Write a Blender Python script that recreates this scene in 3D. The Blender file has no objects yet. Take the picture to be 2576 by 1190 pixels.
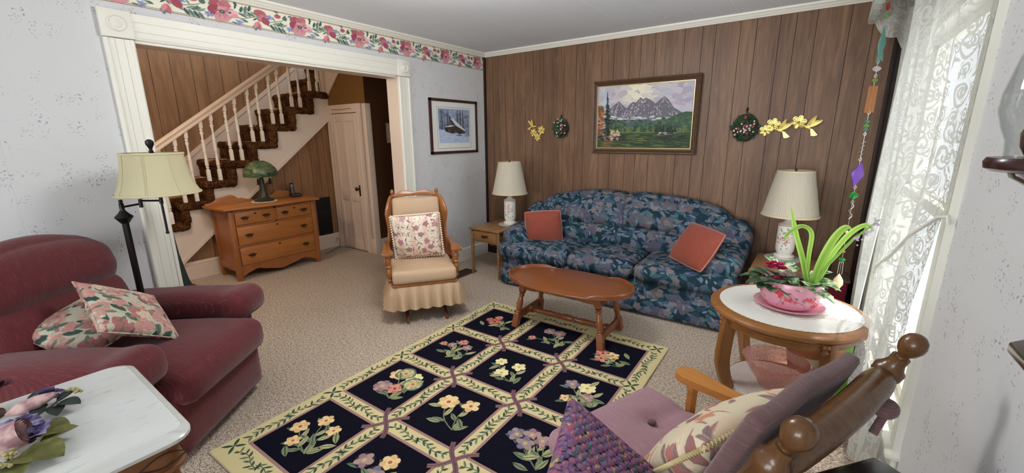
import bpy, bmesh, math, random
from mathutils import Vector, Matrix, noise
random.seed(7)
D = bpy.data
SC = bpy.context.scene
COL = SC.collection
PI = math.pi
sin, cos, rad = math.sin, math.cos, math.radians

# ------------------------------------------------------------------ colours
def L(*c):
    if len(c) == 1 and isinstance(c[0], (tuple, list)):
        c = c[0]
    o = []
    for v in c[:3]:
        v = v / 255.0
        o.append(v / 12.92 if v <= 0.04045 else ((v + 0.055) / 1.055) ** 2.4)
    return (o[0], o[1], o[2], 1.0)

# ------------------------------------------------------------------ materials
class NT:
    def __init__(s, name, col=(180, 180, 180), rough=0.6, spec=0.4, metal=0.0):
        s.m = D.materials.new(name)
        s.m.use_nodes = True
        s.t = s.m.node_tree
        s.b = s.t.nodes['Principled BSDF']
        s.out = s.t.nodes['Material Output']
        s.set('Base Color', L(col) if col else None)
        s.set('Roughness', rough)
        s.set('Specular IOR Level', spec)
        s.set('Metallic', metal)
    def set(s, k, v):
        if v is None: return s
        i = s.b.inputs[k]
        if isinstance(v, bpy.types.NodeSocket): s.t.links.new(v, i)
        else: i.default_value = v
        return s
    def put(s, inp, v):
        if v is None: return
        if isinstance(v, bpy.types.NodeSocket): s.t.links.new(v, inp)
        elif isinstance(v, (tuple, list)) and inp.type == 'VECTOR': inp.default_value = tuple(v)[:3]
        elif isinstance(v, (tuple, list)): inp.default_value = tuple(v) if len(v) == 4 else L(v)
        else: inp.default_value = v
    def node(s, ty, **kw):
        n = s.t.nodes.new(ty)
        for k, v in kw.items(): setattr(n, k, v)
        return n
    def math(s, op, a, b=None, c=None, clamp=False):
        n = s.node('ShaderNodeMath', operation=op, use_clamp=clamp)
        s.put(n.inputs[0], a)
        if b is not None: s.put(n.inputs[1], b)
        if c is not None: s.put(n.inputs[2], c)
        return n.outputs[0]
    def vec(s, op, a, b=None, c=None):
        n = s.node('ShaderNodeVectorMath', operation=op)
        s.put(n.inputs[0], a)
        if b is not None: s.put(n.inputs[1], b)
        if c is not None: s.put(n.inputs[2], c)
        return n.outputs['Value' if op in ('LENGTH', 'DOT_PRODUCT') else 'Vector']
    def mix(s, f, a, b, mode='MIX'):
        n = s.node('ShaderNodeMix', data_type='RGBA', blend_type=mode)
        s.put(n.inputs[0], f); s.put(n.inputs[6], a); s.put(n.inputs[7], b)
        return n.outputs[2]
    def ramp(s, f, stops, interp='LINEAR'):
        n = s.node('ShaderNodeValToRGB')
        n.color_ramp.interpolation = interp
        e = n.color_ramp.elements
        while len(e) < len(stops): e.new(0.5)
        for i, (p, c) in enumerate(stops):
            e[i].position = p
            e[i].color = L(c) if len(c) == 3 else c
        s.put(n.inputs[0], f)
        return n.outputs[0]
    def rng(s, f, a, b, c=0.0, d=1.0):
        n = s.node('ShaderNodeMapRange')
        for i, v in enumerate((f, a, b, c, d)): s.put(n.inputs[i], v)
        return n.outputs[0]
    def uv(s):
        return s.node('ShaderNodeTexCoord').outputs['UV']
    def obj(s):
        return s.node('ShaderNodeTexCoord').outputs['Object']
    def map(s, v, scale=(1, 1, 1), loc=(0, 0, 0), rot=(0, 0, 0)):
        n = s.node('ShaderNodeMapping')
        s.put(n.inputs[0], v); n.inputs[1].default_value = loc
        n.inputs[2].default_value = rot; n.inputs[3].default_value = scale
        return n.outputs[0]
    def noise(s, v, scale=5, detail=3, rough=0.5, dist=0.0, out=0):
        n = s.node('ShaderNodeTexNoise')
        s.put(n.inputs['Vector'], v)
        n.inputs['Scale'].default_value = scale; n.inputs['Detail'].default_value = detail
        n.inputs['Roughness'].default_value = rough; n.inputs['Distortion'].default_value = dist
        return n.outputs[out]
    def vor(s, v, scale=5, feature='F1', dim='3D', rnd=1.0):
        n = s.node('ShaderNodeTexVoronoi', feature=feature, voronoi_dimensions=dim)
        s.put(n.inputs['Vector'], v)
        n.inputs['Scale'].default_value = scale; n.inputs['Randomness'].default_value = rnd
        return n.outputs
    def wave(s, v, scale=5, dist=0, direction='X', detail=2, dscale=1):
        n = s.node('ShaderNodeTexWave', wave_type='BANDS', bands_direction=direction)
        s.put(n.inputs['Vector'], v)
        n.inputs['Scale'].default_value = scale; n.inputs['Distortion'].default_value = dist
        n.inputs['Detail'].default_value = detail; n.inputs['Detail Scale'].default_value = dscale
        return n.outputs[1]
    def sep(s, v):
        n = s.node('ShaderNodeSeparateXYZ'); s.put(n.inputs[0], v)
        return n.outputs
    def comb(s, x, y, z=0.0):
        n = s.node('ShaderNodeCombineXYZ')
        for i, v in enumerate((x, y, z)): s.put(n.inputs[i], v)
        return n.outputs[0]
    def bump(s, h, strength=0.3, dist=0.01):
        n = s.node('ShaderNodeBump')
        n.inputs['Strength'].default_value = strength; n.inputs['Distance'].default_value = dist
        s.put(n.inputs['Height'], h)
        s.t.links.new(n.outputs[0], s.b.inputs['Normal'])
        return s
    def motif(s, uv, scale, seed, kind='leaf', size=0.5, width=0.32, rnd=0.8, thr=-1, k=14.0):
        """one layer of scattered leaves, flowers or dots: (mask, random colour, inner coordinate)"""
        v = s.vec('MULTIPLY_ADD', uv, (scale, scale, scale), (seed * 3.17, seed * 5.31, 0))
        o = s.vor(v, 1.0, 'F1', '2D', rnd)
        d = s.vec('SUBTRACT', v, o['Position'])
        cs = s.sep(o['Color'])
        if kind == 'dot':
            r = s.vec('LENGTH', d)
            m = s.math('MULTIPLY', s.math('SUBTRACT', size, r), k, clamp=True)
            inner = r
        else:
            n = s.node('ShaderNodeVectorRotate', rotation_type='Z_AXIS')
            s.put(n.inputs['Vector'], d); s.put(n.inputs['Angle'], s.math('MULTIPLY', cs[0], 6.283))
            p = s.sep(n.outputs[0])
            if kind == 'leaf':
                u2 = s.math('POWER', s.math('DIVIDE', s.math('ABSOLUTE', p[0]), size), 2.0)
                w = s.math('MULTIPLY', s.math('SUBTRACT', 1.0, u2), width)
                av = s.math('ABSOLUTE', p[1])
                m = s.math('MULTIPLY', s.math('SUBTRACT', w, av), k, clamp=True)
                inner = av
            else:
                r = s.vec('LENGTH', d)
                th = s.math('ARCTAN2', p[1], p[0])
                pet = s.math('MULTIPLY_ADD', s.math('COSINE', s.math('MULTIPLY', th, 5.0)), size * 0.13, size * 0.84)
                m = s.math('MULTIPLY', s.math('SUBTRACT', pet, r), k, clamp=True)
                inner = r
        if thr > 0:
            m = s.math('MULTIPLY', m, s.math('GREATER_THAN', cs[1], thr))
        return m, o['Color'], inner

_MC = {}
def mat(name, col, rough=0.6, spec=0.4, metal=0.0, bump=None):
    if name in _MC: return _MC[name]
    n = NT(name, col, rough, spec, metal)
    if bump:
        n.bump(n.noise(n.obj(), bump[0], 3), bump[1], bump[2] if len(bump) > 2 else 0.004)
    _MC[name] = n.m
    return n.m

def wood(name, dark, light, rough=0.35, axis='X', scale=1.0, contrast=0.5, grain=60, spec=0.5):
    """grained wood; the grain runs along one object axis"""
    if name in _MC: return _MC[name]
    n = NT(name, light, rough, spec)
    sc = {'X': (1.2, 14, 14), 'Y': (14, 1.2, 14), 'Z': (14, 14, 1.2)}[axis]
    v = n.map(n.obj(), tuple(a * scale for a in sc))
    a = n.noise(v, 1.6, 5, 0.6, 0.6)
    f = n.noise(n.map(n.obj(), tuple(a_ * scale * 6 for a_ in sc)), 1.5, 3, 0.6)
    h = n.math('ADD', n.math('MULTIPLY', a, 0.7), n.math('MULTIPLY', f, 0.35))
    n.set('Base Color', n.ramp(h, [(0.5 - contrast * 0.5, dark), (0.5 + contrast * 0.5, light)]))
    n.bump(f, 0.08, 0.002)
    _MC[name] = n.m
    return n.m

def vcol(name, rough=0.8, spec=0.2, bump=None):
    """a material that takes its pattern colours from the mesh's colour attribute"""
    if name in _MC: return _MC[name]
    n = NT(name, None, rough, spec)
    a = n.node('ShaderNodeVertexColor', layer_name='Col')
    n.set('Base Color', a.outputs[0])
    if bump: n.bump(n.noise(n.obj(), bump[0], 2), bump[1], bump[2])
    _MC[name] = n.m
    return n.m

# ------------------------------------------------------------------ mesh builder
def T(x=0, y=0, z=0): return Matrix.Translation((x, y, z))
def RX(a): return Matrix.Rotation(a, 4, 'X')
def RY(a): return Matrix.Rotation(a, 4, 'Y')
def RZ(a): return Matrix.Rotation(a, 4, 'Z')
def S(x, y=None, z=None):
    y = x if y is None else y; z = x if z is None else z
    return Matrix.Diagonal((x, y, z, 1))
def frame(o, x, y, z):
    m = Matrix.Identity(4)
    for i, a in enumerate((x, y, z)):
        for r in range(3): m[r][i] = a[r]
    for r in range(3): m[r][3] = o[r]
    return m

def aim(p, q):
    """matrix whose z axis runs from p to q"""
    p, q = Vector(p), Vector(q)
    z = (q - p).normalized()
    x = Vector((1, 0, 0)) if abs(z.x) < 0.9 else Vector((0, 1, 0))
    y = z.cross(x).normalized(); x = y.cross(z)
    return frame(p, x, y, z)

class MB:
    def __init__(s):
        s.bm = bmesh.new()
        s.uvl = s.bm.loops.layers.uv.new('UVMap')
        s.cl = s.bm.loops.layers.float_color.new('Col')
        s.fl = s.bm.faces.layers.int.new('cu')
    def add(s, vs, fs, M=None, uv=None, mi=0, col=None):
        vv = [s.bm.verts.new(M @ Vector(v) if M else v) for v in vs]
        for k, f in enumerate(fs):
            try: fc = s.bm.faces.new([vv[i] for i in f])
            except ValueError: continue
            fc.material_index = mi
            if uv:
                fc[s.fl] = 1
                for l, i in zip(fc.loops, f): l[s.uvl].uv = uv[i]
            if col:
                for l in fc.loops: l[s.cl] = col
        return s
    def addbm(s, b, M=None, mi=0, col=None):
        b.verts.index_update()
        s.add([v.co.copy() for v in b.verts], [[v.index for v in f.verts] for f in b.faces], M, None, mi, col)
        b.free(); return s
    def box(s, c, size, bev=0.0, seg=2, M=None, mi=0, col=None):
        b = bmesh.new()
        bmesh.ops.create_cube(b, size=1.0, matrix=T(*c) @ S(*size))
        if bev > 0: bmesh.ops.bevel(b, geom=b.edges[:], offset=bev, segments=seg, affect='EDGES', profile=0.5)
        return s.addbm(b, M, mi, col)
    def span(s, a, b, bev=0.0, seg=2, M=None, mi=0, col=None):
        c = [(p + q) / 2 for p, q in zip(a, b)]
        return s.box(c, [abs(q - p) for p, q in zip(a, b)], bev, seg, M, mi, col)
    def lathe(s, prof, seg=24, M=None, mi=0, cap=True, sx=1.0, sy=1.0, wob=None, col=None):
        vs, fs = [], []
        for (r, z) in prof:
            for k in range(seg):
                a = 2 * PI * k / seg
                rr = r * (wob(a, z) if wob else 1)
                vs.append((rr * cos(a) * sx, rr * sin(a) * sy, z))
        for i in range(len(prof) - 1):
            for k in range(seg):
                k2 = (k + 1) % seg
                fs.append((i * seg + k, i * seg + k2, (i + 1) * seg + k2, (i + 1) * seg + k))
        if cap:
            fs.append(tuple(range(seg))[::-1])
            fs.append(tuple((len(prof) - 1) * seg + k for k in range(seg)))
        return s.add(vs, fs, M, None, mi, col)
    def turned(s, p, q, prof, seg=16, mi=0):
        """lathe along the segment p-q; prof z runs 0..1"""
        ln = (Vector(q) - Vector(p)).length
        return s.lathe([(r, z * ln) for r, z in prof], seg, aim(p, q), mi)
    def cyl(s, p, q, r0, r1=None, seg=16, mi=0, col=None):
        r1 = r0 if r1 is None else r1
        ln = (Vector(q) - Vector(p)).length
        return s.lathe([(r0, 0), (r1, ln)], seg, aim(p, q), mi, col=col)
    def ball(s, c, r, seg=16, rings=10, M=None, mi=0, col=None):
        rx, ry, rz = (r, r, r) if not isinstance(r, (tuple, list)) else r
        prof = [(max(1e-4, sin(PI * i / rings)), -cos(PI * i / rings)) for i in range(rings + 1)]
        MM = T(*c) @ S(rx, ry, rz)
        return s.lathe(prof, seg, (M @ MM) if M else MM, mi, col=col)
    def tube(s, pts, r, seg=8, closed=False, mi=0, M=None, col=None, flat=None):
        pts = [Vector(p) for p in pts]; n = len(pts)
        rr = r if isinstance(r, (list, tuple)) else [r] * n
        vs, fs = [], []
        up = Vector((0, 0, 1))
        prev = None
        for i, p in enumerate(pts):
            a = pts[(i - 1) % n] if (closed or i > 0) else p
            b = pts[(i + 1) % n] if (closed or i < n - 1) else p
            t = (b - a).normalized()
            if prev is None:
                x = t.cross(up)
                if x.length < 0.05: x = t.cross(Vector((1, 0, 0)))
            else: x = prev - t * prev.dot(t)
            if x.length < 1e-6: x = t.orthogonal()
            x.normalize(); y = t.cross(x); prev = x
            for k in range(seg):
                an = 2 * PI * k / seg
                vs.append(p + (x * cos(an) + y * sin(an) * (flat or 1.0)) * rr[i])
        m = n if closed else n - 1
        for i in range(m):
            i2 = (i + 1) % n
            for k in range(seg):
                k2 = (k + 1) % seg
                fs.append((i * seg + k, i * seg + k2, i2 * seg + k2, i2 * seg + k))
        if not closed:
            fs.append(tuple(range(seg))[::-1]); fs.append(tuple((n - 1) * seg + k for k in range(seg)))
        return s.add(vs, fs, M, None, mi, col)
    def prism(s, poly, z0, z1, M=None, mi=0, bev=0.0, col=None, seg=2):
        """2-D outline (x,y) extruded from z0 to z1"""
        b = bmesh.new()
        vb = [b.verts.new((x, y, z0)) for x, y in poly]
        f = b.faces.new(vb)
        r = bmesh.ops.extrude_face_region(b, geom=[f])
        bmesh.ops.translate(b, vec=(0, 0, z1 - z0), verts=[v for v in r['geom'] if isinstance(v, bmesh.types.BMVert)])
        if bev > 0:
            ed = [e for e in b.edges if abs(e.verts[0].co.z - e.verts[1].co.z) < 1e-6]
            bmesh.ops.bevel(b, geom=ed, offset=bev, segments=seg, affect='EDGES', profile=0.5)
        return s.addbm(b, M, mi, col)
    def sheet(s, fn, nu, nv, M=None, mi=0, uvs=(1, 1), col=None, cu=False, cv=False):
        vs, uv, fs = [], [], []
        for j in range(nv + 1):
            for i in range(nu + 1):
                u, v = i / nu, j / nv
                vs.append(fn(u, v)); uv.append((u * uvs[0], v * uvs[1]))
        w = nu + 1
        for j in range(nv):
            for i in range(nu):
                fs.append((j * w + i, j * w + i + 1, (j + 1) * w + i + 1, (j + 1) * w + i))
        return s.add(vs, fs, M, uv, mi, col)
    def soft(s, c, size, r=0.05, puff=(0, 0, 0), n=8, M=None, mi=0, fn=None, e=2.0):
        """rounded, padded box; puff = extra bulge of the x, y and z faces"""
        h = [a / 2 for a in size]
        r = min(r, min(h) * 0.98)
        vs, fs, key = [], [], {}
        nn = n if isinstance(n, (tuple, list)) else (n, n, n)
        def lin(k, m):
            return -1 + 2 * k / m
        def vid(p):
            k = tuple(round(a, 5) for a in p)
            if k not in key:
                key[k] = len(vs); vs.append(k)
            return key[k]
        for ax in range(3):
            a1, a2 = (ax + 1) % 3, (ax + 2) % 3
            for sg in (-1, 1):
                for i in range(nn[a1]):
                    for j in range(nn[a2]):
                        q = []
                        for (di, dj) in ((0, 0), (1, 0), (1, 1), (0, 1)):
                            p = [0, 0, 0]; p[ax] = sg
                            p[a1] = lin(i + di, nn[a1]); p[a2] = lin(j + dj, nn[a2]); q.append(vid(p))
                        fs.append(q if sg > 0 else q[::-1])
        out = []
        for p in vs:
            # sample more densely near the edges
            p = [math.copysign(1 - (1 - abs(a)) ** 1.35, a) for a in p]
            pos = [a * b for a, b in zip(p, h)]
            inn = [max(-(b - r), min(b - r, a)) for a, b in zip(pos, h)]
            d = Vector(pos) - Vector(inn)
            q = Vector(inn) + (d.normalized() * r if d.length > 1e-6 else d)
            for ax in range(3):
                if puff[ax]:
                    a1, a2 = (ax + 1) % 3, (ax + 2) % 3
                    w = max(0, 1 - abs(p[a1]) ** e) * max(0, 1 - abs(p[a2]) ** e)
                    q[ax] += puff[ax] * w * math.copysign(1, p[ax]) * (abs(p[ax]) ** 2)
            q = q + Vector(c)
            if fn: q = Vector(fn(q))
            out.append(q)
        return s.add(out, fs, M, None, mi)
    def pillow(s, w, h, t, n=14, M=None, mi=0, pinch=0.06, wr=0.0, seed=0):
        """stuffed cushion lying in x-y, thickness along z, UV 0..1 on each side"""
        vs, uv, fs = [], [], []
        m = n + 1
        for side in (1, -1):
            for j in range(m):
                for i in range(m):
                    u = -1 + 2 * i / n; v = -1 + 2 * j / n
                    uu = math.copysign(1 - (1 - abs(u)) ** 1.5, u); vv2 = math.copysign(1 - (1 - abs(v)) ** 1.5, v)
                    k = (max(0, 1 - uu * uu) * max(0, 1 - vv2 * vv2))
                    z = side * (t / 2) * (k ** 0.42)
                    x = uu * w / 2 * (1 - pinch * (1 - vv2 * vv2))
                    y = vv2 * h / 2 * (1 - pinch * (1 - uu * uu))
                    if wr:
                        z += side * wr * k ** 0.3 * noise.noise(Vector((x * 9 + seed, y * 9, side)))
                    vs.append((x, y, z)); uv.append(((uu + 1) / 2 * w, (vv2 + 1) / 2 * h))
        for sd in (0, 1):
            o = sd * m * m
            for j in range(n):
                for i in range(n):
                    q = (o + j * m + i, o + j * m + i + 1, o + (j + 1) * m + i + 1, o + (j + 1) * m + i)
                    fs.append(q if sd == 0 else q[::-1])
        s.add(vs, fs, M, uv, mi)
        return s
    def build(s, name, m, parent=None, ang=40, weld=0.0002, loc=None, rot=None, uvf=None):
        bm = s.bm
        if weld: bmesh.ops.remove_doubles(bm, verts=bm.verts[:], dist=weld)
        bmesh.ops.recalc_face_normals(bm, faces=bm.faces[:])
        for f in bm.faces:
            if f[s.fl]: continue
            if uvf:
                for l in f.loops: l[s.uvl].uv = uvf(l.vert.co)
                continue
            nx, ny, nz = (abs(a) for a in f.normal)
            for l in f.loops:
                c = l.vert.co
                l[s.uvl].uv = (c.y, c.z) if nx >= ny and nx >= nz else ((c.x, c.z) if ny >= nz else (c.x, c.y))
        return s.fin(name, m, parent, ang, loc, rot)
    def fin(s, name, m, parent=None, ang=40, loc=None, rot=None):
        me = D.meshes.new(name)
        s.bm.to_mesh(me); s.bm.free()
        for mm in (m if isinstance(m, (list, tuple)) else [m]): me.materials.append(mm)
        if ang:
            me.polygons.foreach_set('use_smooth', [True] * len(me.polygons))
            me.set_sharp_from_angle(angle=rad(ang))
        o = D.objects.new(name, me); COL.objects.link(o)
        if parent: o.parent = parent
        if loc: o.location = loc
        if rot: o.rotation_euler = rot
        return o

class Art(MB):
    """flat printed or woven picture: coloured shapes layered on a plane (frame M: x right, y up, z out)"""
    def __init__(s, M, step=0.00012):
        super().__init__(); s.M = M; s.z = 0.0; s.step = step
    def poly(s, pts, col, dz=True):
        if dz: s.z += s.step
        s.add([(x, y, s.z) for x, y in pts], [tuple(range(len(pts)))], s.M, [(x, y) for x, y in pts], 0, L(col) if len(col) == 3 else col)
        return s
    def rect(s, x0, y0, x1, y1, col): return s.poly([(x0, y0), (x1, y0), (x1, y1), (x0, y1)], col)
    def disc(s, x, y, r, col, n=10, ry=None, a0=0.0, wob=0.0):
        ry = ry or r; pts = []
        for k in range(n):
            a = 2 * PI * k / n
            w = 1 + (random.uniform(-wob, wob) if wob else 0)
            px, py = r * cos(a) * w, ry * sin(a) * w
            pts.append((x + px * cos(a0) - py * sin(a0), y + px * sin(a0) + py * cos(a0)))
        return s.poly(pts, col)
    def leaf(s, x, y, ln, a, w, col, vein=None):
        pts = []
        for t in (0, .18, .4, .65, .85, 1): pts.append((t * ln, w * sin(PI * min(1, t * 0.92 + .04)) * (1 - .25 * t)))
        for t in (.85, .65, .4, .18): pts.append((t * ln, -w * sin(PI * min(1, t * 0.92 + .04)) * (1 - .25 * t)))
        q = [(x + px * cos(a) - py * sin(a), y + px * sin(a) + py * cos(a)) for px, py in pts]
        s.poly(q, col)
        if vein:
            s.line([(x, y), (x + .9 * ln * cos(a), y + .9 * ln * sin(a))], w * .16, vein)
        return s
    def line(s, pts, w, col):
        for (a, b) in zip(pts[:-1], pts[1:]):
            d = Vector((b[0] - a[0], b[1] - a[1]))
            if d.length < 1e-6: continue
            n = Vector((-d.y, d.x)).normalized() * w / 2
            s.poly([(a[0] + n.x, a[1] + n.y), (a[0] - n.x, a[1] - n.y), (b[0] - n.x, b[1] - n.y), (b[0] + n.x, b[1] + n.y)], col, False)
        s.z += s.step
        return s
    def flower(s, x, y, r, col, col2, cen, n=6, a0=0.0, sq=1.0):
        for k in range(n):
            a = a0 + 2 * PI * k / n
            s.disc(x + r * .55 * cos(a), y + r * .55 * sin(a) * sq, r * .5, col if k % 2 else col2, 9, r * .4, a, .08)
        s.disc(x, y, r * .45, col2, 9, None, 0, .1)
        s.disc(x, y, r * .22, cen, 8)
        return s
    def done(s, name, m, parent=None):
        return s.fin(name, m, parent, None)

# ------------------------------------------------------------------ objects
def tag(o, label=None, cat=None, group=None, kind=None):
    if label: o['label'] = label
    if cat: o['category'] = cat
    if group: o['group'] = group
    if kind: o['kind'] = kind
    return o
def thing(name, label, cat, loc=(0, 0, 0), rz=0.0, group=None, M=None):
    o = D.objects.new(name, None); COL.objects.link(o)
    o.empty_display_size = 0.1
    if M is not None: o.matrix_world = M
    else:
        o.location = loc; o.rotation_euler = (0, 0, rz)
    return tag(o, label, cat, group)
def struct(name, mb, m, label=None, ang=30):
    o = mb.build(name, m, None, ang) if isinstance(mb, MB) else mb
    o['kind'] = 'structure'
    if label: o['label'] = label
    return o
def dup(root, loc=None, rz=None, label=None, group=None):
    def cp(o, par):
        c = o.copy(); COL.objects.link(c)
        if par: c.parent = par
        for ch in [x for x in D.objects if x.parent == o and x != c]: cp(ch, c)
        return c
    kids = [x for x in D.objects]
    r = cp(root, None)
    if loc is not None: r.location = loc
    if rz is not None: r.rotation_euler = (0, 0, rz)
    if label: r['label'] = label
    if group: r['group'] = group
    return r
# ================================================================== materials of the room
def m_carpet():
    n = NT('carpet', (190, 175, 160), 0.95, 0.1)
    v = n.obj()
    a = n.noise(v, 150, 2, 0.6); b = n.noise(v, 60, 2, 0.5); c = n.noise(v, 1.2, 2)
    h = n.math('ADD', n.math('MULTIPLY', a, 0.75), n.math('MULTIPLY', b, 0.3))
    col = n.ramp(h, [(0.38, (92, 78, 66)), (0.47, (160, 142, 124)), (0.56, (205, 190, 172)), (0.68, (226, 214, 200))])
    n.set('Base Color', n.mix(n.rng(c, 0.35, 0.7, 0, 0.18), col, (150, 128, 108)))
    n.bump(h, 0.7, 0.012)
    return n.m
def m_wallpaper():
    n = NT('wallpaper', (208, 209, 209), 0.75, 0.2)
    v = n.uv()
    base = n.mix(n.rng(n.noise(n.map(v, (40, 700, 1)), 1.0, 2), .4, .7, 0, .30), (208, 209, 209), (198, 199, 200))
    warp = n.vec('MULTIPLY_ADD', n.vec('SUBTRACT', n.noise(v, 4.5, 2, .5, 0, 1), (.5, .5, .5)), (.16, .16, 0), v)
    for cs, seed, sizes in ((6.2, 1, ((62, 2, .40, .13, (120, 116, 126)), (38, 5, .32, .17, (142, 136, 142)))), (8.5, 4, ((84, 8, .40, .13, (126, 130, 126)), (52, 11, .28, .14, (146, 138, 142))))):
        c = n.vor(n.vec('MULTIPLY_ADD', warp, (cs, cs * .8, cs), (seed * 1.7, seed * 2.3, 0)), 1.0, 'F1', '2D', .9)
        keep = n.math('GREATER_THAN', n.sep(c['Color'])[0], .25)
        fall = n.math('MULTIPLY', n.rng(c['Distance'], .13, .30, 1, 0), keep)
        for (sc, sd, sz, w, col) in sizes:
            m, rc, _ = n.motif(v, sc, sd, 'leaf', sz, w, 1.0, -1, 16)
            on = n.math('LESS_THAN', n.sep(rc)[1], n.math('MULTIPLY', fall, .46))
            base = n.mix(n.math('MULTIPLY', n.math('MULTIPLY', m, on), .72), base, col)
    for sc, sd in ((4.6, 3), (6.5, 9)):
        st = n.motif(warp, sc, sd, 'leaf', .44, .010, 1.0, .35, 90)[0]
        br = n.rng(n.noise(v, 40, 1), .4, .55, 0, 1)
        base = n.mix(n.math('MULTIPLY', n.math('MULTIPLY', st, br), .30), base, (140, 140, 138))
    sm = n.math('LESS_THAN', n.math('ABSOLUTE', n.math('SUBTRACT', n.math('FRACT', n.math('DIVIDE', n.sep(v)[0], .53)), .5)), .0022)
    n.set('Base Color', n.mix(n.math('MULTIPLY', sm, .22), base, (150, 150, 150)))
    return n.m
def m_panel(name, dark, light, groove, xs=None, scale=1.0, rough=0.45):
    n = NT(name, light, rough, 0.35)
    v = n.obj()
    a = n.noise(n.map(v, (9 * scale, 9 * scale, 0.8 * scale)), 2.2, 5, 0.62, 1.6)
    f = n.noise(n.map(v, (70, 70, 2.2)), 2.0, 3, 0.6, 0.3)
    p = n.noise(n.map(v, (6.5, 6.5, 0.02)), 1.0, 0)
    h = n.math('ADD', n.math('MULTIPLY', a, 0.65), n.math('ADD', n.math('MULTIPLY', f, 0.3), n.math('MULTIPLY', n.math('SUBTRACT', p, 0.5), 0.35)))
    n.set('Base Color', n.ramp(h, [(0.30, dark), (0.5, [(x + y) // 2 for x, y in zip(dark, light)]), (0.68, light)]))
    n.bump(f, 0.12, 0.002)
    return n.m
def m_hall_paper(name, base, dot, sc=26):
    n = NT(name, base, 0.8, 0.15)
    v = n.vec('MULTIPLY', n.uv(), (sc, sc, sc))
    v2 = n.map(v, (1, 1, 1), (0, 0, 0), (0, 0, rad(45)))
    o = n.vor(v2, 1.0, 'F1', '2D', 0.0)
    n.set('Base Color', n.mix(n.math('LESS_THAN', o['Distance'], 0.17), base, dot))
    return n.m
def m_ceiling():
    n = NT('ceiling_board', (208, 211, 214), 0.8, 0.15)
    x = n.sep(n.obj())
    fx = n.math('ABSOLUTE', n.math('SUBTRACT', n.math('FRACT', n.math('DIVIDE', n.math('ADD', x[0], CEIL_OFF), CEIL_P)), 0.5))
    ln = n.math('MULTIPLY', n.math('SUBTRACT', fx, 0.486), 90, clamp=True)
    ns = n.noise(n.map(n.obj(), (30, 3, 30)), 3, 3)
    br = n.rng(n.noise(n.obj(), 1.6, 1), .4, .6, .25, 1)
    c = n.mix(n.rng(ns, .3, .7, 0, .25), (232, 237, 243), (224, 229, 235))
    n.set('Base Color', n.mix(n.math('MULTIPLY', ln, br), c, (250, 250, 250)))
    return n.m
CEIL_P, CEIL_OFF = 0.305, 0.10
M_CARPET = m_carpet(); M_PAPER = m_wallpaper(); M_CEIL = m_ceiling()
M_PANEL = m_panel('walnut_panelling', (94, 69, 52), (140, 107, 81), None)
M_STAIRPANEL = m_panel('birch_panelling', (122, 88, 60), (160, 122, 88), None, scale=.6)
M_GROOVE = mat('panel_groove', (44, 28, 20), .7)
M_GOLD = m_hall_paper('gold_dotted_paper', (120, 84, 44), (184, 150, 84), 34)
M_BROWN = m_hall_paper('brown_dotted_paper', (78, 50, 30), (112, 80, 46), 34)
M_TRIM = mat('cream_paint', (228, 226, 214), .45, .4)
M_WHITE = mat('white_paint', (232, 232, 230), .45, .4)
M_HTRIM = mat('hall_lamplit_cream_paint', (222, 202, 184), .5, .35, bump=(90, .05, .002))  # cream paint tinted warm: the hall's lamp light is mixed into the colour
M_HWHITE = mat('hall_lamplit_white_plaster', (226, 212, 198), .8, .15, bump=(60, .12, .003))  # white plaster with the warm hall light put into its base colour
M_DKTRIM = mat('dark_trim_stain', (42, 28, 24), .5, .3)

XL, YB, XR, ZC = -3.55, 4.353, 0.42, 2.55
YN = -4.2
# ---- floor, ceilings
struct('floor', MB().span((-6.7, -4.5, -.12), (.62, 5.7, 0)), M_CARPET)
struct('ceiling', MB().span((-3.7, YN - .2, ZC), (.62, YB + .15, ZC + .1)), M_CEIL)
struct('ceiling_hall', MB().span((-5.58, -.4, ZC), (-3.7, 5.7, ZC + .1)).span((-6.7, -.4, 3.4), (-5.58, 5.7, 3.5)), M_HWHITE)
# ---- left wall with the wide cased opening
OY0, OY1, OZ = .915, 2.958, 2.146
struct('wall_left', MB().span((-3.7, YN, 0), (XL, OY0, ZC)).span((-3.7, OY1, 0), (XL, YB, ZC)).span((-3.7, OY0, OZ), (XL, OY1, ZC)), M_PAPER)
# ---- panelled back wall with its grooves cut in
GX = [-3.421, -3.33, -3.227, -3.103, -2.936, -2.823, -2.686, -2.42, -2.266, -2.161, -1.969, -1.84, -1.672, -1.56, -1.421, -1.153, -1.0, -0.89, -0.695, -0.572, -0.401, -0.291, -0.153, .06, .2]
b = MB()
b.span((-3.7, YB + .004, 0), (.57, YB + .15, ZC), mi=1)
ed = [-3.7] + GX + [.57]
for a, c in zip(ed[:-1], ed[1:]):
    b.box(((a + c) / 2, YB + .003, ZC / 2), (c - a - .004, .006, ZC), mi=0)
struct('wall_back', b, [M_PANEL, M_GROOVE])
# ---- right wall with the window hole
WY0, WY1, WZ0, WZ1 = 2.19, 3.78, .30, 2.12
struct('wall_right', MB().span((XR, YN, 0), (XR + .15, WY0, ZC)).span((XR, WY1, 0), (XR + .15, YB, ZC)).span((XR, WY0, 0), (XR + .15, WY1, WZ0)).span((XR, WY0, WZ1), (XR + .15, WY1, ZC)), M_PAPER)
# ---- wall behind the camera, two windows
struct('wall_near', MB().span((-3.7, YN - .15, 0), (.57, YN, .7)).span((-3.7, YN - .15, 2.2), (.57, YN, ZC)).span((-3.7, YN - .15, .7), (-2.5, YN, 2.2))
       .span((-1.3, YN - .15, .7), (-1.0, YN, 2.2)).span((.2, YN - .15, .7), (.57, YN, 2.2)), M_PAPER)
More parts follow.
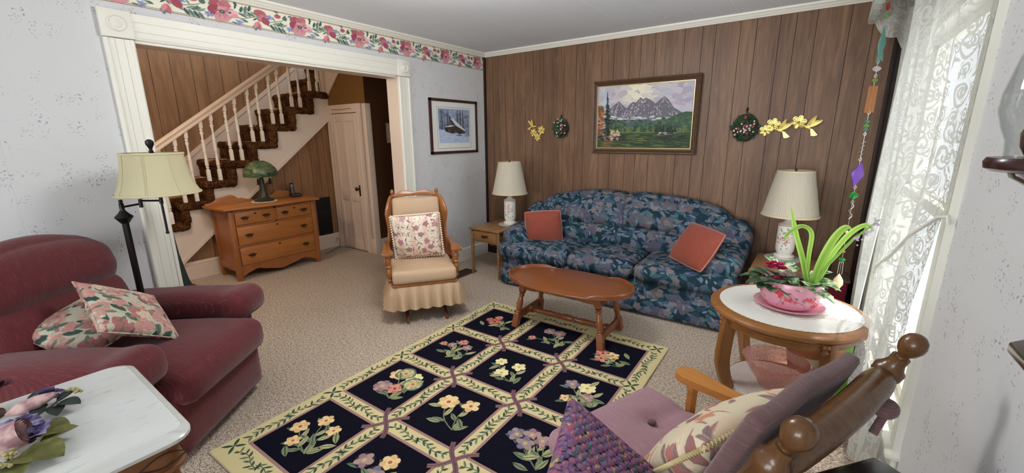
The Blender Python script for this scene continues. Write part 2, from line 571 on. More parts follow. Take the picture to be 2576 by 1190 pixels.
# ---- hall walls
GY = [-.1, .12, .3, .55, .7, .98, 1.17, 1.36, 1.62, 1.78, 1.98, 2.2, 2.34, 2.52, 2.74, 2.86, 3.06, 3.3, 3.5]
def vpanels(b, x, y0, y1, z0, z1, gs, face=1):
    ed = [y0] + [g for g in gs if y0 < g < y1] + [y1]
    for a, c in zip(ed[:-1], ed[1:]):
        b.box((x, (a + c) / 2, (z0 + z1) / 2), (.006, c - a - .005, z1 - z0), mi=0)
b = MB(); b.span((-6.65, -.35, 0), (-6.506, 3.9, 3.4), mi=1); vpanels(b, -6.503, -.35, 3.75, 0, 3.4, GY)
struct('wall_stair', b, [M_STAIRPANEL, M_GROOVE])
struct('wall_hall_near', MB().span((-6.65, -.5, 0), (-3.7, -.35, 3.4)), M_HWHITE)
struct('wall_stair_end', MB().span((-6.5, 3.75, 0), (-5.58, 3.9, 3.4)).span((-5.58, 3.44, 0), (-5.5, 3.9, 3.4)), M_HWHITE)
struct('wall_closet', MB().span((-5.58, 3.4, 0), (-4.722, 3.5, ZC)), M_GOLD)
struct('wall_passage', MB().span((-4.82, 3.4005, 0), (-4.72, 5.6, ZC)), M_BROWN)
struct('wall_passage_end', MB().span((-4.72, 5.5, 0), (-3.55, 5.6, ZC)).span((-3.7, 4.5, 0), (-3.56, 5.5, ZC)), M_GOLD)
# wall under the stairs: panelling below a sloping line
def zs(y): return .184 + .837 * (y - 1.459)
b = MB()
YS0 = 1.459 - .184 / .837 + .01
b.prism([(YS0, 0), (3.4, 0), (3.4, zs(3.4))], -5.64, -5.584, M=frame((0, 0, 0), (0, 1, 0), (0, 0, 1), (1, 0, 0)), mi=1)
GU = [1.3, 1.572, 1.8, 1.95, 2.2, 2.42, 2.55, 2.71, 2.80, 2.92, 3.09, 3.2, 3.29]
e2 = [YS0] + GU + [3.4]
for a, c in zip(e2[:-1], e2[1:]):
    a2, c2 = a + .0025, c - .0025
    if zs(c2) <= .02: continue
    b.prism([(a2, 0), (c2, 0), (c2, zs(c2)), (a2, max(.005, zs(a2)))], -5.584, -5.58, M=frame((0, 0, 0), (0, 1, 0), (0, 0, 1), (1, 0, 0)), mi=0)
struct('wall_understair', b, [M_STAIRPANEL, M_GROOVE])

# ---- trim: casing of the opening (fluted), corner blocks, head
def fluted(w, d):
    return [(0, 0), (0, d * .75), (w * .05, d), (w * .13, d), (w * .16, d * .82), (w * .34, d * .80), (w * .352, d * .70), (w * .365, d * .80),
            (w * .64, d * .78), (w * .652, d * .68), (w * .665, d * .78), (w * .83, d * .82), (w * .86, d), (w * .95, d), (w, d * .75), (w, 0)]
CW = .145
def casing(y0, z1):
    return MB().prism([(y0 + a, dd) for a, dd in fluted(CW, .03)], 0, z1, M=frame((XL, 0, 0), (0, 1, 0), (1, 0, 0), (0, 0, 1)))
struct('trim_1', casing(OY0 - CW, OZ - .005), M_TRIM, ang=25)
struct('trim_2', casing(OY1, OZ - .005), M_TRIM, ang=25)
b = MB()
for yc in (OY0 - CW / 2, OY1 + CW / 2):
    b.box((XL + .018, yc, OZ + .078), (.036, CW + .008, .158), .004)
    b.lathe([(.046, 0), (.046, .006), (.040, .010), (.036, .004), (.030, .004), (.022, .009), (.001, .012)], 28, frame((XL + .036, yc, OZ + .078), (0, 1, 0), (0, 0, 1), (1, 0, 0)))
struct('trim_3', b, M_TRIM)
hp = [(0, 0), (0, .03), (.010, .034), (.016, .028), (.022, .026), (.046, .025), (.049, .022), (.052, .025), (.10, .029), (.103, .026), (.106, .029), (.135, .033), (.15, .033), (.15, 0)]
struct('trim_4', MB().prism([(OZ - .002 + a, dd) for a, dd in hp], OY0 + .004, OY1 - .004, M=frame((XL, 0, 0), (0, 0, 1), (1, 0, 0), (0, 1, 0))), M_TRIM, ang=25)
# jamb lining
struct('trim_5', MB().span((-3.715, OY0 - .02, 0), (XL + .004, OY0 + .002, OZ)).span((-3.715, OY1 - .002, 0), (XL + .004, OY1 + .02, OZ))
       .span((-3.715, OY0 - .02, OZ - .018), (XL - .004, OY1 + .02, OZ - .001)), M_HTRIM)
struct('trim_13', MB().span((XL - .003, OY0 + .002, OZ - .02), (XL + .016, OY1 - .03, OZ - .001), .004), M_TRIM)
# crown moulding
cp = [(0, 0), (.012, 0), (.016, .008), (.022, .012), (.034, .030), (.042, .034), (.045, .05), (0, .05)]
struct('trim_6', MB().prism([(a, ZC - .05 + z) for a, z in cp], YN, YB, M=frame((XL, 0, 0), (1, 0, 0), (0, 0, 1), (0, -1, 0)) @ S(1, 1, -1))
       .prism([(a, ZC - .05 + z) for a, z in cp], XL, XR, M=frame((0, YB, 0), (0, -1, 0), (0, 0, 1), (1, 0, 0))), M_TRIM, ang=25)
# dark corner strips of the panelling
struct('trim_7', MB().span((XL, YB - .03, 0), (XL + .022, YB + .002, ZC - .05), .004).span((.335, YB - .028, 0), (.362, YB + .002, ZC - .05), .004).span((.362, YB - .012, 0), (XR, YB + .002, ZC - .05)), M_DKTRIM)
# baseboards
def base_prof(h): return [(0, 0), (.018, 0), (.018, h * .78), (.013, h * .80), (.018, h * .83), (.016, h * .96), (.006, h), (0, h)]
struct('baseboard_left', MB().prism(base_prof(.155), OY1 + CW, YB - .03, M=frame((XL, 0, 0), (1, 0, 0), (0, 0, 1), (0, -1, 0)) @ S(1, 1, -1)), M_TRIM, ang=25)
struct('baseboard_stair', MB().prism(base_prof(.2), 1.24, 3.38, M=frame((-5.58, 0, 0), (1, 0, 0), (0, 0, 1), (0, -1, 0)) @ S(1, 1, -1)), M_HTRIM, ang=25)
struct('baseboard_passage', MB().prism(base_prof(.2), 3.42, 5.5, M=frame((-4.72, 0, 0), (1, 0, 0), (0, 0, 1), (0, -1, 0)) @ S(1, 1, -1)), M_HTRIM, ang=25)
struct('baseboard_back', MB().prism(base_prof(.09), XL + .03, .33, M=frame((0, YB, 0), (0, -1, 0), (0, 0, 1), (1, 0, 0))), M_DKTRIM, ang=25)

# ---- floral wallpaper border under the crown
M_ART = vcol('printed_pattern', .7, .2)
def border():
    a = Art(frame((XL + .0015, 0, 0), (0, 1, 0), (0, 0, 1), (1, 0, 0)), .00008)
    z0, z1 = 2.345, 2.502
    a.rect(YN, z0, YB - .03, z1, (232, 228, 212))
    for z, w, c in ((z0 + .004, .006, (150, 142, 120)), (z0 + .012, .003, (120, 96, 70)), (z1 - .008, .003, (150, 120, 90)), (z1 - .003, .004, (176, 150, 110))):
        a.rect(YN, z - w / 2, YB - .03, z + w / 2, c)
    P = .555
    yy = YB - .03 - .11
    y = 0.0; zc = 0.0; F0 = a.M
    rs = random.Random(3)
    while yy > -.8:
        a.z = 8 * a.step; a.M = F0 @ T(yy, (z0 + z1) / 2 + .002, 0) @ S(2.0, 1.36, 1)
        # stem
        a.line([(y + .02, zc - .02), (y + .07, zc - .02), (y + .12, zc + .005), (y + .17, zc - .01), (y + .215, zc + .01)], .003, (96, 116, 96))
        G = [(92, 116, 102), (72, 98, 88), (136, 152, 134), (104, 124, 122)]
        for k in range(16):
            a.leaf(y + .03 + .0145 * k, zc + .022 * sin(k * 2.1), .026, (1.1 if k % 2 else -1.0) + .3 * sin(k), .004, G[k % 4])
        for k in range(7):
            a.leaf(y + .055 + k * .007, zc + .005 + k * .003, .034, (1 if k % 2 else -1) * .9 + .4, .0065, G[k % 4])
        for k in range(7):
            a.leaf(y + .165 + k * .007, zc - .022 - k * .001, .036, (1 if k % 2 else -1) * .85 - .3, .0065, G[(k + 1) % 4])
        for (dx, dz, an) in ((.045, .04, 1.3), (.052, .035, 1.9), (.10, -.045, -1.2), (.112, -.05, -1.8), (.085, -.035, 2.5), (.235, .035, .6), (.20, .045, 2.7), (.03, -.045, -.4)):
            a.leaf(y + dx, zc + dz, .02, an, .005, G[int(dx * 100) % 4])
        # big poppy
        for k, (dx, dz, r) in enumerate(((-.012, .03, .024), (.012, .034, .022), (-.015, -.002, .028), (.014, .0, .03), (0, -.026, .028))):
            a.disc(y + dx, zc + dz - .004, r, ((168, 92, 104), (184, 116, 124), (154, 76, 92), (196, 132, 138), (206, 146, 152))[k], 11, r * .9, k, .12)
        for k in range(14):
            an = k * .45 + .2; r0 = .012; r1 = .038
            a.line([(y + r0 * cos(an) * .6, zc - .006 + r0 * sin(an)), (y + r1 * cos(an) * .62, zc - .002 + r1 * sin(an))], .0016, ((140, 70, 86), (216, 164, 166), (150, 84, 96))[k % 3])
        a.disc(y, zc + .01, .012, (212, 150, 154), 10, .009); a.disc(y + .002, zc - .006, .0095, (70, 92, 84), 8); a.disc(y + .002, zc - .006, .004, (140, 160, 130), 6)
        # pale side flower
        a.disc(y + .034, zc - .006, .019, (226, 176, 180), 9, .016, .6, .15); a.disc(y + .042, zc - .016, .012, (214, 150, 158), 8, .01); a.disc(y + .026, zc - .004, .006, (80, 100, 84), 6)
        # second red flower
        for k, (dx, dz, r) in enumerate(((.13, .024, .02), (.138, .002, .022), (.148, -.012, .019))):
            a.disc(y + dx, zc + dz, r, ((176, 96, 106), (190, 122, 128), (160, 80, 94))[k], 10, r * .8, k, .14)
        a.leaf(y + .118, zc - .02, .045, -1.4, .009, (186, 110, 118)); a.leaf(y + .118, zc - .02, .042, -1.9, .008, (214, 136, 142))
        a.disc(y + .196, zc + .026, .013, (182, 102, 110), 8, .011, .5, .15); a.leaf(y + .19, zc + .04, .022, -1.0, .006, (176, 76, 92))
        # blue flowers, seed head
        for (cx, cz) in ((y + .055, zc - .042), (y + .162, zc + .012), (y + .236, zc - .03)):
            for k in range(6): a.leaf(cx, cz, .016, k * 1.05 + .3, .0032, ((120, 140, 190), (150, 166, 208))[k % 2])
            a.disc(cx, cz, .003, (190, 120, 140), 6)
        a.disc(y + .222, zc + .022, .009, (86, 110, 92), 8, .011)
        yy -= P
    a.M = F0
    o = a.done('trim_8', M_ART)
    o['kind'] = 'structure'; o['label'] = 'floral wallpaper border under the crown moulding'
border()

# ---- window in the right wall
def m_glass(name, tint=(255, 255, 255), tr=.9, rough=.02):
    n = NT(name, tint, rough)
    g = n.node('ShaderNodeBsdfGlossy'); g.inputs['Roughness'].default_value = rough
    t = n.node('ShaderNodeBsdfTransparent'); t.inputs['Color'].default_value = L(tint)
    lw = n.node('ShaderNodeLayerWeight'); lw.inputs['Blend'].default_value = .25
    mx = n.node('ShaderNodeMixShader')
    n.t.links.new(n.rng(lw.outputs['Facing'], 0, 1, (1 - tr) * .4, min(1, (1 - tr) * 3 + .1)), mx.inputs[0])
    n.t.links.new(t.outputs[0], mx.inputs[1]); n.t.links.new(g.outputs[0], mx.inputs[2])
    n.t.links.new(mx.outputs[0], n.out.inputs[0])
    return n.m
M_PANE = m_glass('window_glass', (255, 255, 255), .95)
def window(name, M, w, h, x):
    """double-hung sash: M maps (along, up, out)"""
    b = MB(); fw = .05
    for (u0, u1, v0, v1, d0, d1) in ((-w / 2, -w / 2 + .03, 0, h, -.15, 0), (w / 2 - .03, w / 2, 0, h, -.15, 0), (-w / 2, w / 2, h - .03, h, -.15, 0), (-w / 2, w / 2, 0, .03, -.15, .0)):
        b.span((u0, v0, d0), (u1, v1, d1), M=M)
    for (v0, v1, d) in ((.03, h / 2 + .02, -.07), (h / 2 - .02, h - .03, -.11)):
        b.span((-w / 2 + .03, v0, d), (-w / 2 + .03 + fw, v1, d + .035), M=M).span((w / 2 - .03 - fw, v0, d), (w / 2 - .03, v1, d + .035), M=M)
        b.span((-w / 2 + .03, v0, d), (w / 2 - .03, v0 + fw, d + .035), M=M).span((-w / 2 + .03, v1 - fw, d), (w / 2 - .03, v1, d + .035), M=M)
    o = struct(name, b, M_TRIM)
    p = MB()
    for (v0, v1, d) in ((.07, h / 2 - .03, -.055), (h / 2 + .03, h - .08, -.095)):
        p.span((-w / 2 + .08, v0, d), (w / 2 - .08, v1, d + .004), M=M)
    p.build('pane', M_PANE, o)
    return o
window('window_1', frame((XR, (WY0 + WY1) / 2, WZ0), (0, -1, 0), (0, 0, 1), (-1, 0, 0)), WY1 - WY0, WZ1 - WZ0, 0)
window('window_2', frame((-1.9, YN, .7), (1, 0, 0), (0, 0, 1), (0, 1, 0)), 1.2, 1.5, 0)
window('window_3', frame((-.4, YN, .7), (1, 0, 0), (0, 0, 1), (0, 1, 0)), 1.2, 1.5, 0)
# window casing and stool
wc = [(0, 0), (0, .012), (.01, .02), (.03, .016), (.07, .016), (.09, .02), (.105, .024), (.105, 0)]
b = MB()
b.prism([(WY0 - a + .002, -d) for a, d in wc], WZ0 - .02, WZ1 + .0, M=frame((XR, 0, 0), (0, 1, 0), (1, 0, 0), (0, 0, 1)))
b.prism([(WY1 + a - .002, -d) for a, d in wc], WZ0 - .02, WZ1 + .0, M=frame((XR, 0, 0), (0, 1, 0), (1, 0, 0), (0, 0, 1)))
b.span((XR - .022, WY0 - .105, WZ1), (XR, WY1 + .105, WZ1 + .11), .004)
b.span((XR - .045, WY0 - .12, WZ0 - .045), (XR + .005, WY1 + .12, WZ0 - .02), .006).span((XR - .018, WY0 - .1, WZ0 - .13), (XR, WY1 + .1, WZ0 - .045), .004)
struct('trim_9', b, M_TRIM)

# ---- closet door in the hall
def closet_door():
    F = frame((0, 3.4, 0), (1, 0, 0), (0, 0, 1), (0, -1, 0))
    x0, x1, zt = -5.455, -4.905, 1.855
    b = MB()
    b.span((x0, 0.012, -.004), (x1, zt, .012), M=F)
    cols = ((x0 + .09, (x0 + x1) / 2 - .035), ((x0 + x1) / 2 + .035, x1 - .09))
    d = struct('door_1', b, M_HTRIM)
    tag(d, 'cream painted four-panel closet door under the stairs', None)
    st = MB()
    rails = [(0, .15), (.70, .86), (zt - .1, zt)]
    for z0, z1 in rails: st.span((x0, max(.012, z0), .012), (x1, z1, .024), .003, M=F)
    for a, c in ((x0, x0 + .085), ((x0 + x1) / 2 - .035, (x0 + x1) / 2 + .035), (x1 - .085, x1)):
        st.span((a, .012, .012), (c, zt, .0245), .003, M=F)
    st.build('panel_frame', M_HTRIM, d)
    kb = MB()
    kb.span((x1 - .065, .775, .024), (x1 - .035, .925, .029), .003, M=F)
    kb.cyl(F @ Vector((x1 - .05, .875, .028)), F @ Vector((x1 - .05, .875, .06)), .009)
    kb.ball(F @ Vector((x1 - .05, .875, .072)), (.027, .021, .027))
    kb.build('door_knob', mat('black_iron', (26, 22, 20), .35, .5), d)
    hg = MB()
    for z in (.35, 1.5): hg.cyl(F @ Vector((x0 - .004, z, .028)), F @ Vector((x0 - .004, z + .07, .028)), .006)
    hg.build('hinge', M_HTRIM, d)
    c = MB()
    prof = [(0, 0), (0, .02), (.012, .026), (.03, .02), (.07, .02), (.09, .026), (.1, .026), (.1, 0)]
    c.prism([(x0 - .005 - a, dd) for a, dd in prof], 0, zt + .01, M=frame((0, 3.4, 0), (1, 0, 0), (0, -1, 0), (0, 0, 1)))
    c.prism([(x1 + .005 + a, dd) for a, dd in prof], 0, zt + .01, M=frame((0, 3.4, 0), (1, 0, 0), (0, -1, 0), (0, 0, 1)))
    c.span((x0 - .11, zt + .008, 0), (x1 + .11, zt + .115, .028), .004, M=F)
    c.span((x1 + .1, 0, 0), (-4.70, .2, .03), .004, M=F)
    c.span((-4.775, .2, 0), (-4.70, zt + .11, .022), .004, M=F)
    c.span((-4.722, 0, -.06), (-4.70, zt + .11, .02), .003, M=F)
    struct('trim_10', c, M_HTRIM)
    r = MB(); r.sheet(lambda u, v: F @ Vector((x0 + .02 + u * (x1 - x0 - .1), zt + .05 + v * .007 + .003 * sin(u * 9), .0285)), 20, 1)
    struct('trim_11', r, mat('dark_red_strip', (120, 36, 24), .7), 'dark red strip along the closet door head')
closet_door()
# sloping trim where the upper stair meets the closet wall, with the white wall above it
b = MB()
F = frame((0, 3.4, 0), (1, 0, 0), (0, 0, 1), (0, -1, 0))
b.prism([(-5.56, 2.05), (-5.56, 2.13), (-5.09, 2.55), (-5.01, 2.55)], 0, .018, M=F, bev=.003)
b.prism([(-5.58, 1.96), (-5.535, 1.96), (-5.535, 2.10), (-5.58, 2.10)], 0, .018, M=F)
b.prism([(-5.58, 2.13), (-5.56, 2.13), (-5.09, 2.55), (-5.58, 2.55)], 0, .006, M=F)
struct('trim_12', b, M_HTRIM)
# ================================================================== staircase
def m_shag():
    n = NT('brown_shag', (84, 52, 28), .95, .08)
    v = n.obj()
    a = n.noise(v, 55, 3, .6); c = n.noise(v, 9, 2)
    h = n.math('ADD', n.math('MULTIPLY', a, .6), n.math('MULTIPLY', c, .4))
    n.set('Base Color', n.ramp(h, [(.36, (44, 26, 16)), (.5, (88, 56, 32)), (.62, (132, 92, 54))]))
    n.bump(n.noise(v, 140, 3, .65), .9, .02)
    return n.m
M_SHAG = m_shag()
RUN, RISE = .262, .213
def yr(i): return 1.300 + RUN * i
def zt(i): return RISE * (i + 3)
M_BAL = mat('baluster_white', (236, 228, 216), .45, .4)
def staircase():
    t = thing('staircase', 'white balustered staircase carpeted in brown shag rising across the hall', 'staircase', (-6.02, 2.0, 0))
    O = T(6.02, -2.0, 0)
    # stringer
    b = MB()
    pts = [(yr(-2) - .02, 0), (YS0 + .0, 0), (3.43, zs(3.43))]
    top = []
    for i in range(-2, 9):
        top += [(yr(i), zt(i) - RISE - .03), (yr(i), zt(i) - .03)]
    top = [(min(y, 3.43), z) for y, z in top if y < 3.5]
    top = [(yr(-2) - .02, RISE * .5)] + top
    pts += [(3.43, top[-1][1])] + top[::-1]
    b.prism(pts, -5.579, -5.545, M=O @ frame((0, 0, 0), (0, 1, 0), (0, 0, 1), (1, 0, 0)))
    d = Vector((0, 1, .837)).normalized()
    b.prism([(YS0 - .02, 0.0), (3.43, zs(3.43) - .02), (3.43, zs(3.43) + .02), (YS0 - .02, .04)], -5.58, -5.53, M=O @ frame((0, 0, 0), (0, 1, 0), (0, 0, 1), (1, 0, 0)))
    b.build('stringer', M_HWHITE, t)
    # wall skirt
    b = MB()
    def sk(y): return 1.277 + .82 * (y - 1.9)
    b.prism([(.6, 0), (3.75, sk(3.75) - .55), (3.75, sk(3.75)), (.6, sk(.6))], -6.5, -6.478, M=O @ frame((0, 0, 0), (0, 1, 0), (0, 0, 1), (1, 0, 0)))
    b.prism([(.6, sk(.6) - .055), (3.75, sk(3.75) - .055), (3.75, sk(3.75)), (.6, sk(.6))], -6.478, -6.468, M=O @ frame((0, 0, 0), (0, 1, 0), (0, 0, 1), (1, 0, 0)))
    b.build('wall_skirt', M_HTRIM, t)
    # carpeted steps
    rs = random.Random(5)
    for i in range(-2, 10):
        b = MB()
        y0, z1 = yr(i), zt(i)
        y1 = yr(i + 1) + .045
        xo = -5.497
        if y1 > 3.41: y1 = 3.41
        if y0 > 3.36:
            # the last flight turns in behind the closet wall
            xo = -5.6; y1 = y0 + RUN
            if y1 > 3.74: y1 = 3.74
        def fuzz(p):
            q = p * 28
            return p + Vector((noise.noise(q), noise.noise(q + Vector((9, 1, 3))), noise.noise(q + Vector((2, 7, 5))))) * .010
        b.soft(((-6.47 + xo) / 2, (y0 - .035 + y1) / 2, z1 - .028), (xo + 6.47, y1 - y0 + .035, .085), .035, (0, 0, 0), (34, 16, 4), M=O, fn=fuzz)
        b.soft(((-6.47 + xo - .018) / 2, y0 + .022, z1 - RISE / 2), (xo - .018 + 6.47, .075, RISE + .02), .03, (0, 0, 0), (34, 4, 12), M=O, fn=fuzz)
        b.build('carpeted_step', M_SHAG, t, 80)
    # balusters
    def rail_b(y): return 1.425 + .722 * (y - 1.45)
    def baluster(y, i):
        z0, z1 = zt(i) + .005, rail_b(y) + .02
        h = z1 - z0; x = -5.575; s = .018
        b = MB()
        hb = .13
        b.lathe([(s * 1.3, z0), (s * 1.3, z0 + hb), (.009, z0 + hb + .022)], 4, O @ T(x, y, 0) @ RZ(PI / 4))
        p = [(.010, hb + .018), (.019, hb + .03), (.010, hb + .042), (.0185, hb + .05), (.0195, hb + .06), (.011, hb + .20), (.016, hb + .205), (.018, hb + .225),
             (.0175, hb + .32), (.019, hb + .325), (.016, hb + .335), (.009, h - .22), (.012, h - .165), (.019, h - .145), (.019, h - .135), (.01, h - .125), (.017, h - .112), (.017, h - .104), (.010, h - .095)]
        b.lathe([(r, z0 + z) for r, z in p], 12, O @ T(x, y, 0))
        b.lathe([(.009, z1 - .1), (s * 1.3, z1 - .08), (s * 1.3, z1)], 4, O @ T(x, y, 0) @ RZ(PI / 4))
        b.build('baluster', M_BAL, t, 35)
    for i in range(-2, 8):
        for dy in (.048, .158):
            if yr(i) + dy > 3.3: continue
            baluster(yr(i) + dy, i)
    baluster(3.31, 7)
    # handrail
    b = MB()
    prof = [(-.028, 0), (.028, 0), (.03, .018), (.022, .028), (.026, .045), (.034, .06), (.03, .078), (.012, .09), (-.012, .09), (-.03, .078), (-.034, .06), (-.026, .045), (-.022, .028), (-.03, .018)]
    vs = []
    for y in (1.40, 3.36): vs += [(-5.575 + px, y, rail_b(y) + pz) for px, pz in prof]
    n = len(prof)
    b.add(vs, [(k, (k + 1) % n, n + (k + 1) % n, n + k) for k in range(n)] + [tuple(range(n)), tuple(range(n, 2 * n))], O)
    b.build('handrail', M_HTRIM, t, 30)
    b = MB(); b.box((-5.575, 3.37, 2.4), (.07, .06, .9), .004, M=O); b.build('upper_post', M_HTRIM, t)
    b = MB(); b.box((-5.575, .94, .75), (.09, .09, 1.5), .005, M=O); b.ball((-5.575, .94, 1.54), .05, M=O)
    b.build('newel_post', M_HTRIM, t)
staircase()

# framed greenish panel with curtain folds on the landing wall, and a brass wall hook
t = thing('landing_picture', 'grey-green curtained picture on the landing wall above the stairs', 'picture', (-6.0, 3.735, 2.62))
b = MB(); b.span((-.44, -.012, -.31), (.30, .012, .3), .004); b.build('picture_frame', mat('slate_frame', (96, 104, 112), .5), t)
b = MB(); b.sheet(lambda u, v: (-.42 + u * .70, -.016 - .008 * sin(u * 40), -.29 + .56 * v), 60, 1); b.build('curtain_panel', mat('sage_cloth', (140, 138, 110), .8), t)
b = MB(); b.span((.02, -.03, -.2), (.16, -.024, .05)); b.build('dark_panel', mat('dark_brown_panel', (84, 56, 38), .7), t)

# ================================================================== dresser
M_OAK = wood('golden_oak', (142, 82, 36), (196, 128, 66), .38, 'Y', 1.0, .6)
M_OAKD = wood('golden_oak_end', (136, 80, 40), (178, 112, 62), .4, 'Z', 1.0, .6)
M_BRASS_OLD = mat('aged_brass', (84, 66, 42), .42, .5, .7)
def dresser():
    t = thing('dresser', 'golden oak four-drawer dresser with scalloped apron beside the stairs', 'dresser', (-5.25, 2.285, 0))
    X0, X1 = -.24, .22      # back, front (local x)
    Y0, Y1 = -.485, .485
    H = .80
    b = MB()
    for y in (Y0, Y1 - .055):
        b.span((X1 - .055, y, 0), (X1, y + .055, H - .02), .004)
        b.span((X0, y, 0), (X0 + .05, y + .055, H - .02), .004)
    for y in (Y0 + .012, Y1 - .03): b.span((X0 + .03, y, .12), (X1 - .03, y + .018, H - .02))
    for y in (Y0 + .004, Y1 - .026): 
        b.span((X0 + .03, y, .11), (X1 - .03, y + .022, .19), .003).span((X0 + .03, y, .70), (X1 - .03, y + .022, .79), .003)
    b.span((X0, Y0 + .05, .1), (X0 + .015, Y1 - .05, H - .02))
    b.span((X0 + .02, Y0 + .05, .12), (X1 - .02, Y1 - .05, .15))
    b.span((X0 + .02, Y0 + .05, .74), (X1 - .015, Y1 - .05, .79))
    for z in (.16, .385, .615, .775): b.span((X1 - .03, Y0 + .05, z - .012), (X1 - .003, Y1 - .05, z + .008))
    b.span((X1 - .03, -.012, .61), (X1 - .003, .012, .78))
    # scalloped apron
    n = 40; up, lo = [], []
    for k in range(n + 1):
        u = -1 + 2 * k / n; y = u * (Y1 - .05)
        a = abs(u)
        z = .075 - .035 * math.exp(-((u) / .22) ** 2) + .03 * math.exp(-((a - .62) / .16) ** 2) - .035 * max(0, (a - .86) / .14)
        lo.append((y, z))
    b.prism(lo + [(Y1 - .05, .165), (Y0 + .05, .165)], X1 - .028, X1 - .006, M=frame((0, 0, 0), (0, 1, 0), (0, 0, 1), (1, 0, 0)))
    b.build('carcass', M_OAKD, t, 30)
    # top with serpentine front corners
    b = MB()
    pts = []
    for k in range(25):
        u = -1 + 2 * k / 24
        pts.append((X1 + .045 + .012 * cos(u * PI), u * (Y1 + .045)))
    pts = [(X0 - .005, -(Y1 + .075)), (X0 + .14, -(Y1 + .08)), (X1 - .05, -(Y1 + .055))] + pts + [(X1 - .05, Y1 + .055), (X0 + .14, Y1 + .08), (X0 - .005, Y1 + .075)]
    b.prism(pts, H - .006, H + .022, bev=.007)
    b.build('top', M_OAK, t, 30)
    # scrolled backboard
    b = MB(); pts = []
    for k in range(61):
        u = -1 + 2 * k / 60
        a = abs(u)
        z = .015 + .075 * math.exp(-((a - .52) / .25) ** 2) + .02 * math.exp(-((a - .75) / .08) ** 2) - .02 * math.exp(-((a - .36) / .05) ** 2) - .012 * math.exp(-(u / .1) ** 2)
        pts.append((u * (Y1 + .05), H + .02 + max(.004, z)))
    b.prism([(-(Y1 + .05), H + .01)] + pts + [(Y1 + .05, H + .01)], X0, X0 + .022, M=frame((0, 0, 0), (0, 1, 0), (0, 0, 1), (1, 0, 0)), bev=.003)
    b.build('backboard', M_OAK, t, 30)
    def pull(d, y, z):
        b = MB(); F = T(X1 + .002, y, z)
        # batwing back plate
        pts = []
        for k in range(32):
            a = 2 * PI * k / 32
            r = 1 + .16 * cos(6 * a) + .12 * cos(2 * a)
            pts.append((.034 * cos(a) * r, .019 * sin(a) * r + .004))
        b.prism(pts, 0, .0025, M=F @ frame((0, 0, 0), (0, 1, 0), (0, 0, 1), (1, 0, 0)))
        for s in (-1, 1): b.ball((.006, s * .024, .006), .005, 8, 6, M=F); b.ball((.004, s * .040, .010), .006, 8, 6, M=F)
        b.tube([(.006, -.025, .006), (.016, -.026, -.006), (.02, -.014, -.017), (.02, 0, -.019), (.02, .014, -.017), (.016, .026, -.006), (.006, .025, .006)], .0032, 6, M=F)
        b.build('handle', M_BRASS_OLD, d)
    def drawer(y0, y1, z0, z1, pulls, key=True):
        b = MB(); b.span((X1 - .03, y0, z0), (X1 + .003, y1, z1), .004)
        d = b.build('drawer', M_OAK, t, 30)
        for p in pulls: pull(d, p, (z0 + z1) / 2)
        if key:
            k = MB(); yc = (y0 + y1) / 2
            k.prism([(yc - .016, z1 - .03), (yc, z1 - .036), (yc + .016, z1 - .03), (yc + .01, z1 - .02), (yc, z1 - .015), (yc - .01, z1 - .02)], X1 + .003, X1 + .005, M=frame((0, 0, 0), (0, 1, 0), (0, 0, 1), (1, 0, 0)))
            k.build('keyhole_plate', M_BRASS_OLD, d)
    a, c = Y0 + .06, Y1 - .06
    drawer(a, -.014, .627, .762, (-.33, -.105)); drawer(.014, c, .627, .762, (.105, .33))
    drawer(a, c, .397, .600, (-.31, .31)); drawer(a, c, .172, .370, (-.31, .31))
dresser()

# green glass table lamp on the dresser
def m_greenglass():
    n = NT('painted_green_glass', (92, 118, 84), .35, .5)
    v = n.map(n.obj(), (1, 1, 3.2))
    a = n.noise(v, 9, 4, .6, .8)
    n.set('Base Color', n.ramp(a, [(.3, (28, 40, 32)), (.42, (60, 82, 56)), (.52, (92, 112, 76)), (.62, (118, 120, 84)), (.75, (48, 68, 48))]))
    n.set('Transmission Weight', .0)
    return n.m
t = thing('doily', 'small white doily under the green glass lamp on the dresser', 'doily', (-5.26, 2.285, .8225))
MD = mat('white_crochet', (236, 228, 214), .9, .1, bump=(160, .4, .004))
def doily(t, r, n=14, am=.06, h=.004, m=None):
    b = MB(); b.lathe([(r * .3, 0), (r, 0), (r, h), (r * .3, h)], n * 6, wob=lambda a, z: 1 + am * abs(sin(a * n / 2)) - am / 2)
    b.lathe([(.001, 0), (r * .3, 0), (r * .3, h), (.001, h)], 24)
    return b.build('crochet', m or MD, t, 40)
doily(t, .135, 16)
t = thing('table_lamp', 'bronze table lamp with mottled green glass dome shade on the dresser', 'lamp', (-5.26, 2.285, .8275))
M_BRZ = mat('dark_bronze', (72, 70, 54), .45, .5, .5, bump=(40, .15, .004))
b = MB(); b.lathe([(.001, 0), (.105, 0), (.108, .008), (.1, .016), (.075, .028), (.055, .05), (.043, .08), (.036, .13), (.030, .19), (.024, .25), (.018, .3), (.001, .3)], 24, wob=lambda a, z: 1 + .05 * cos(8 * a)); b.build('base', M_BRZ, t)
b = MB(); b.lathe([(.172, .285), (.177, .292), (.178, .32), (.174, .345), (.158, .385), (.125, .425), (.085, .450), (.062, .458), (.058, .464), (.001, .466)], 40, cap=False)
b.lathe([(.170, .287), (.172, .33), (.152, .38), (.12, .418), (.001, .455)], 40, cap=False); b.build('glass_shade', m_greenglass(), t, 60)
b = MB(); b.ball((0, 0, .476), (.009, .009, .014)); b.build('finial', mat('black_iron', (26, 22, 20)), t)
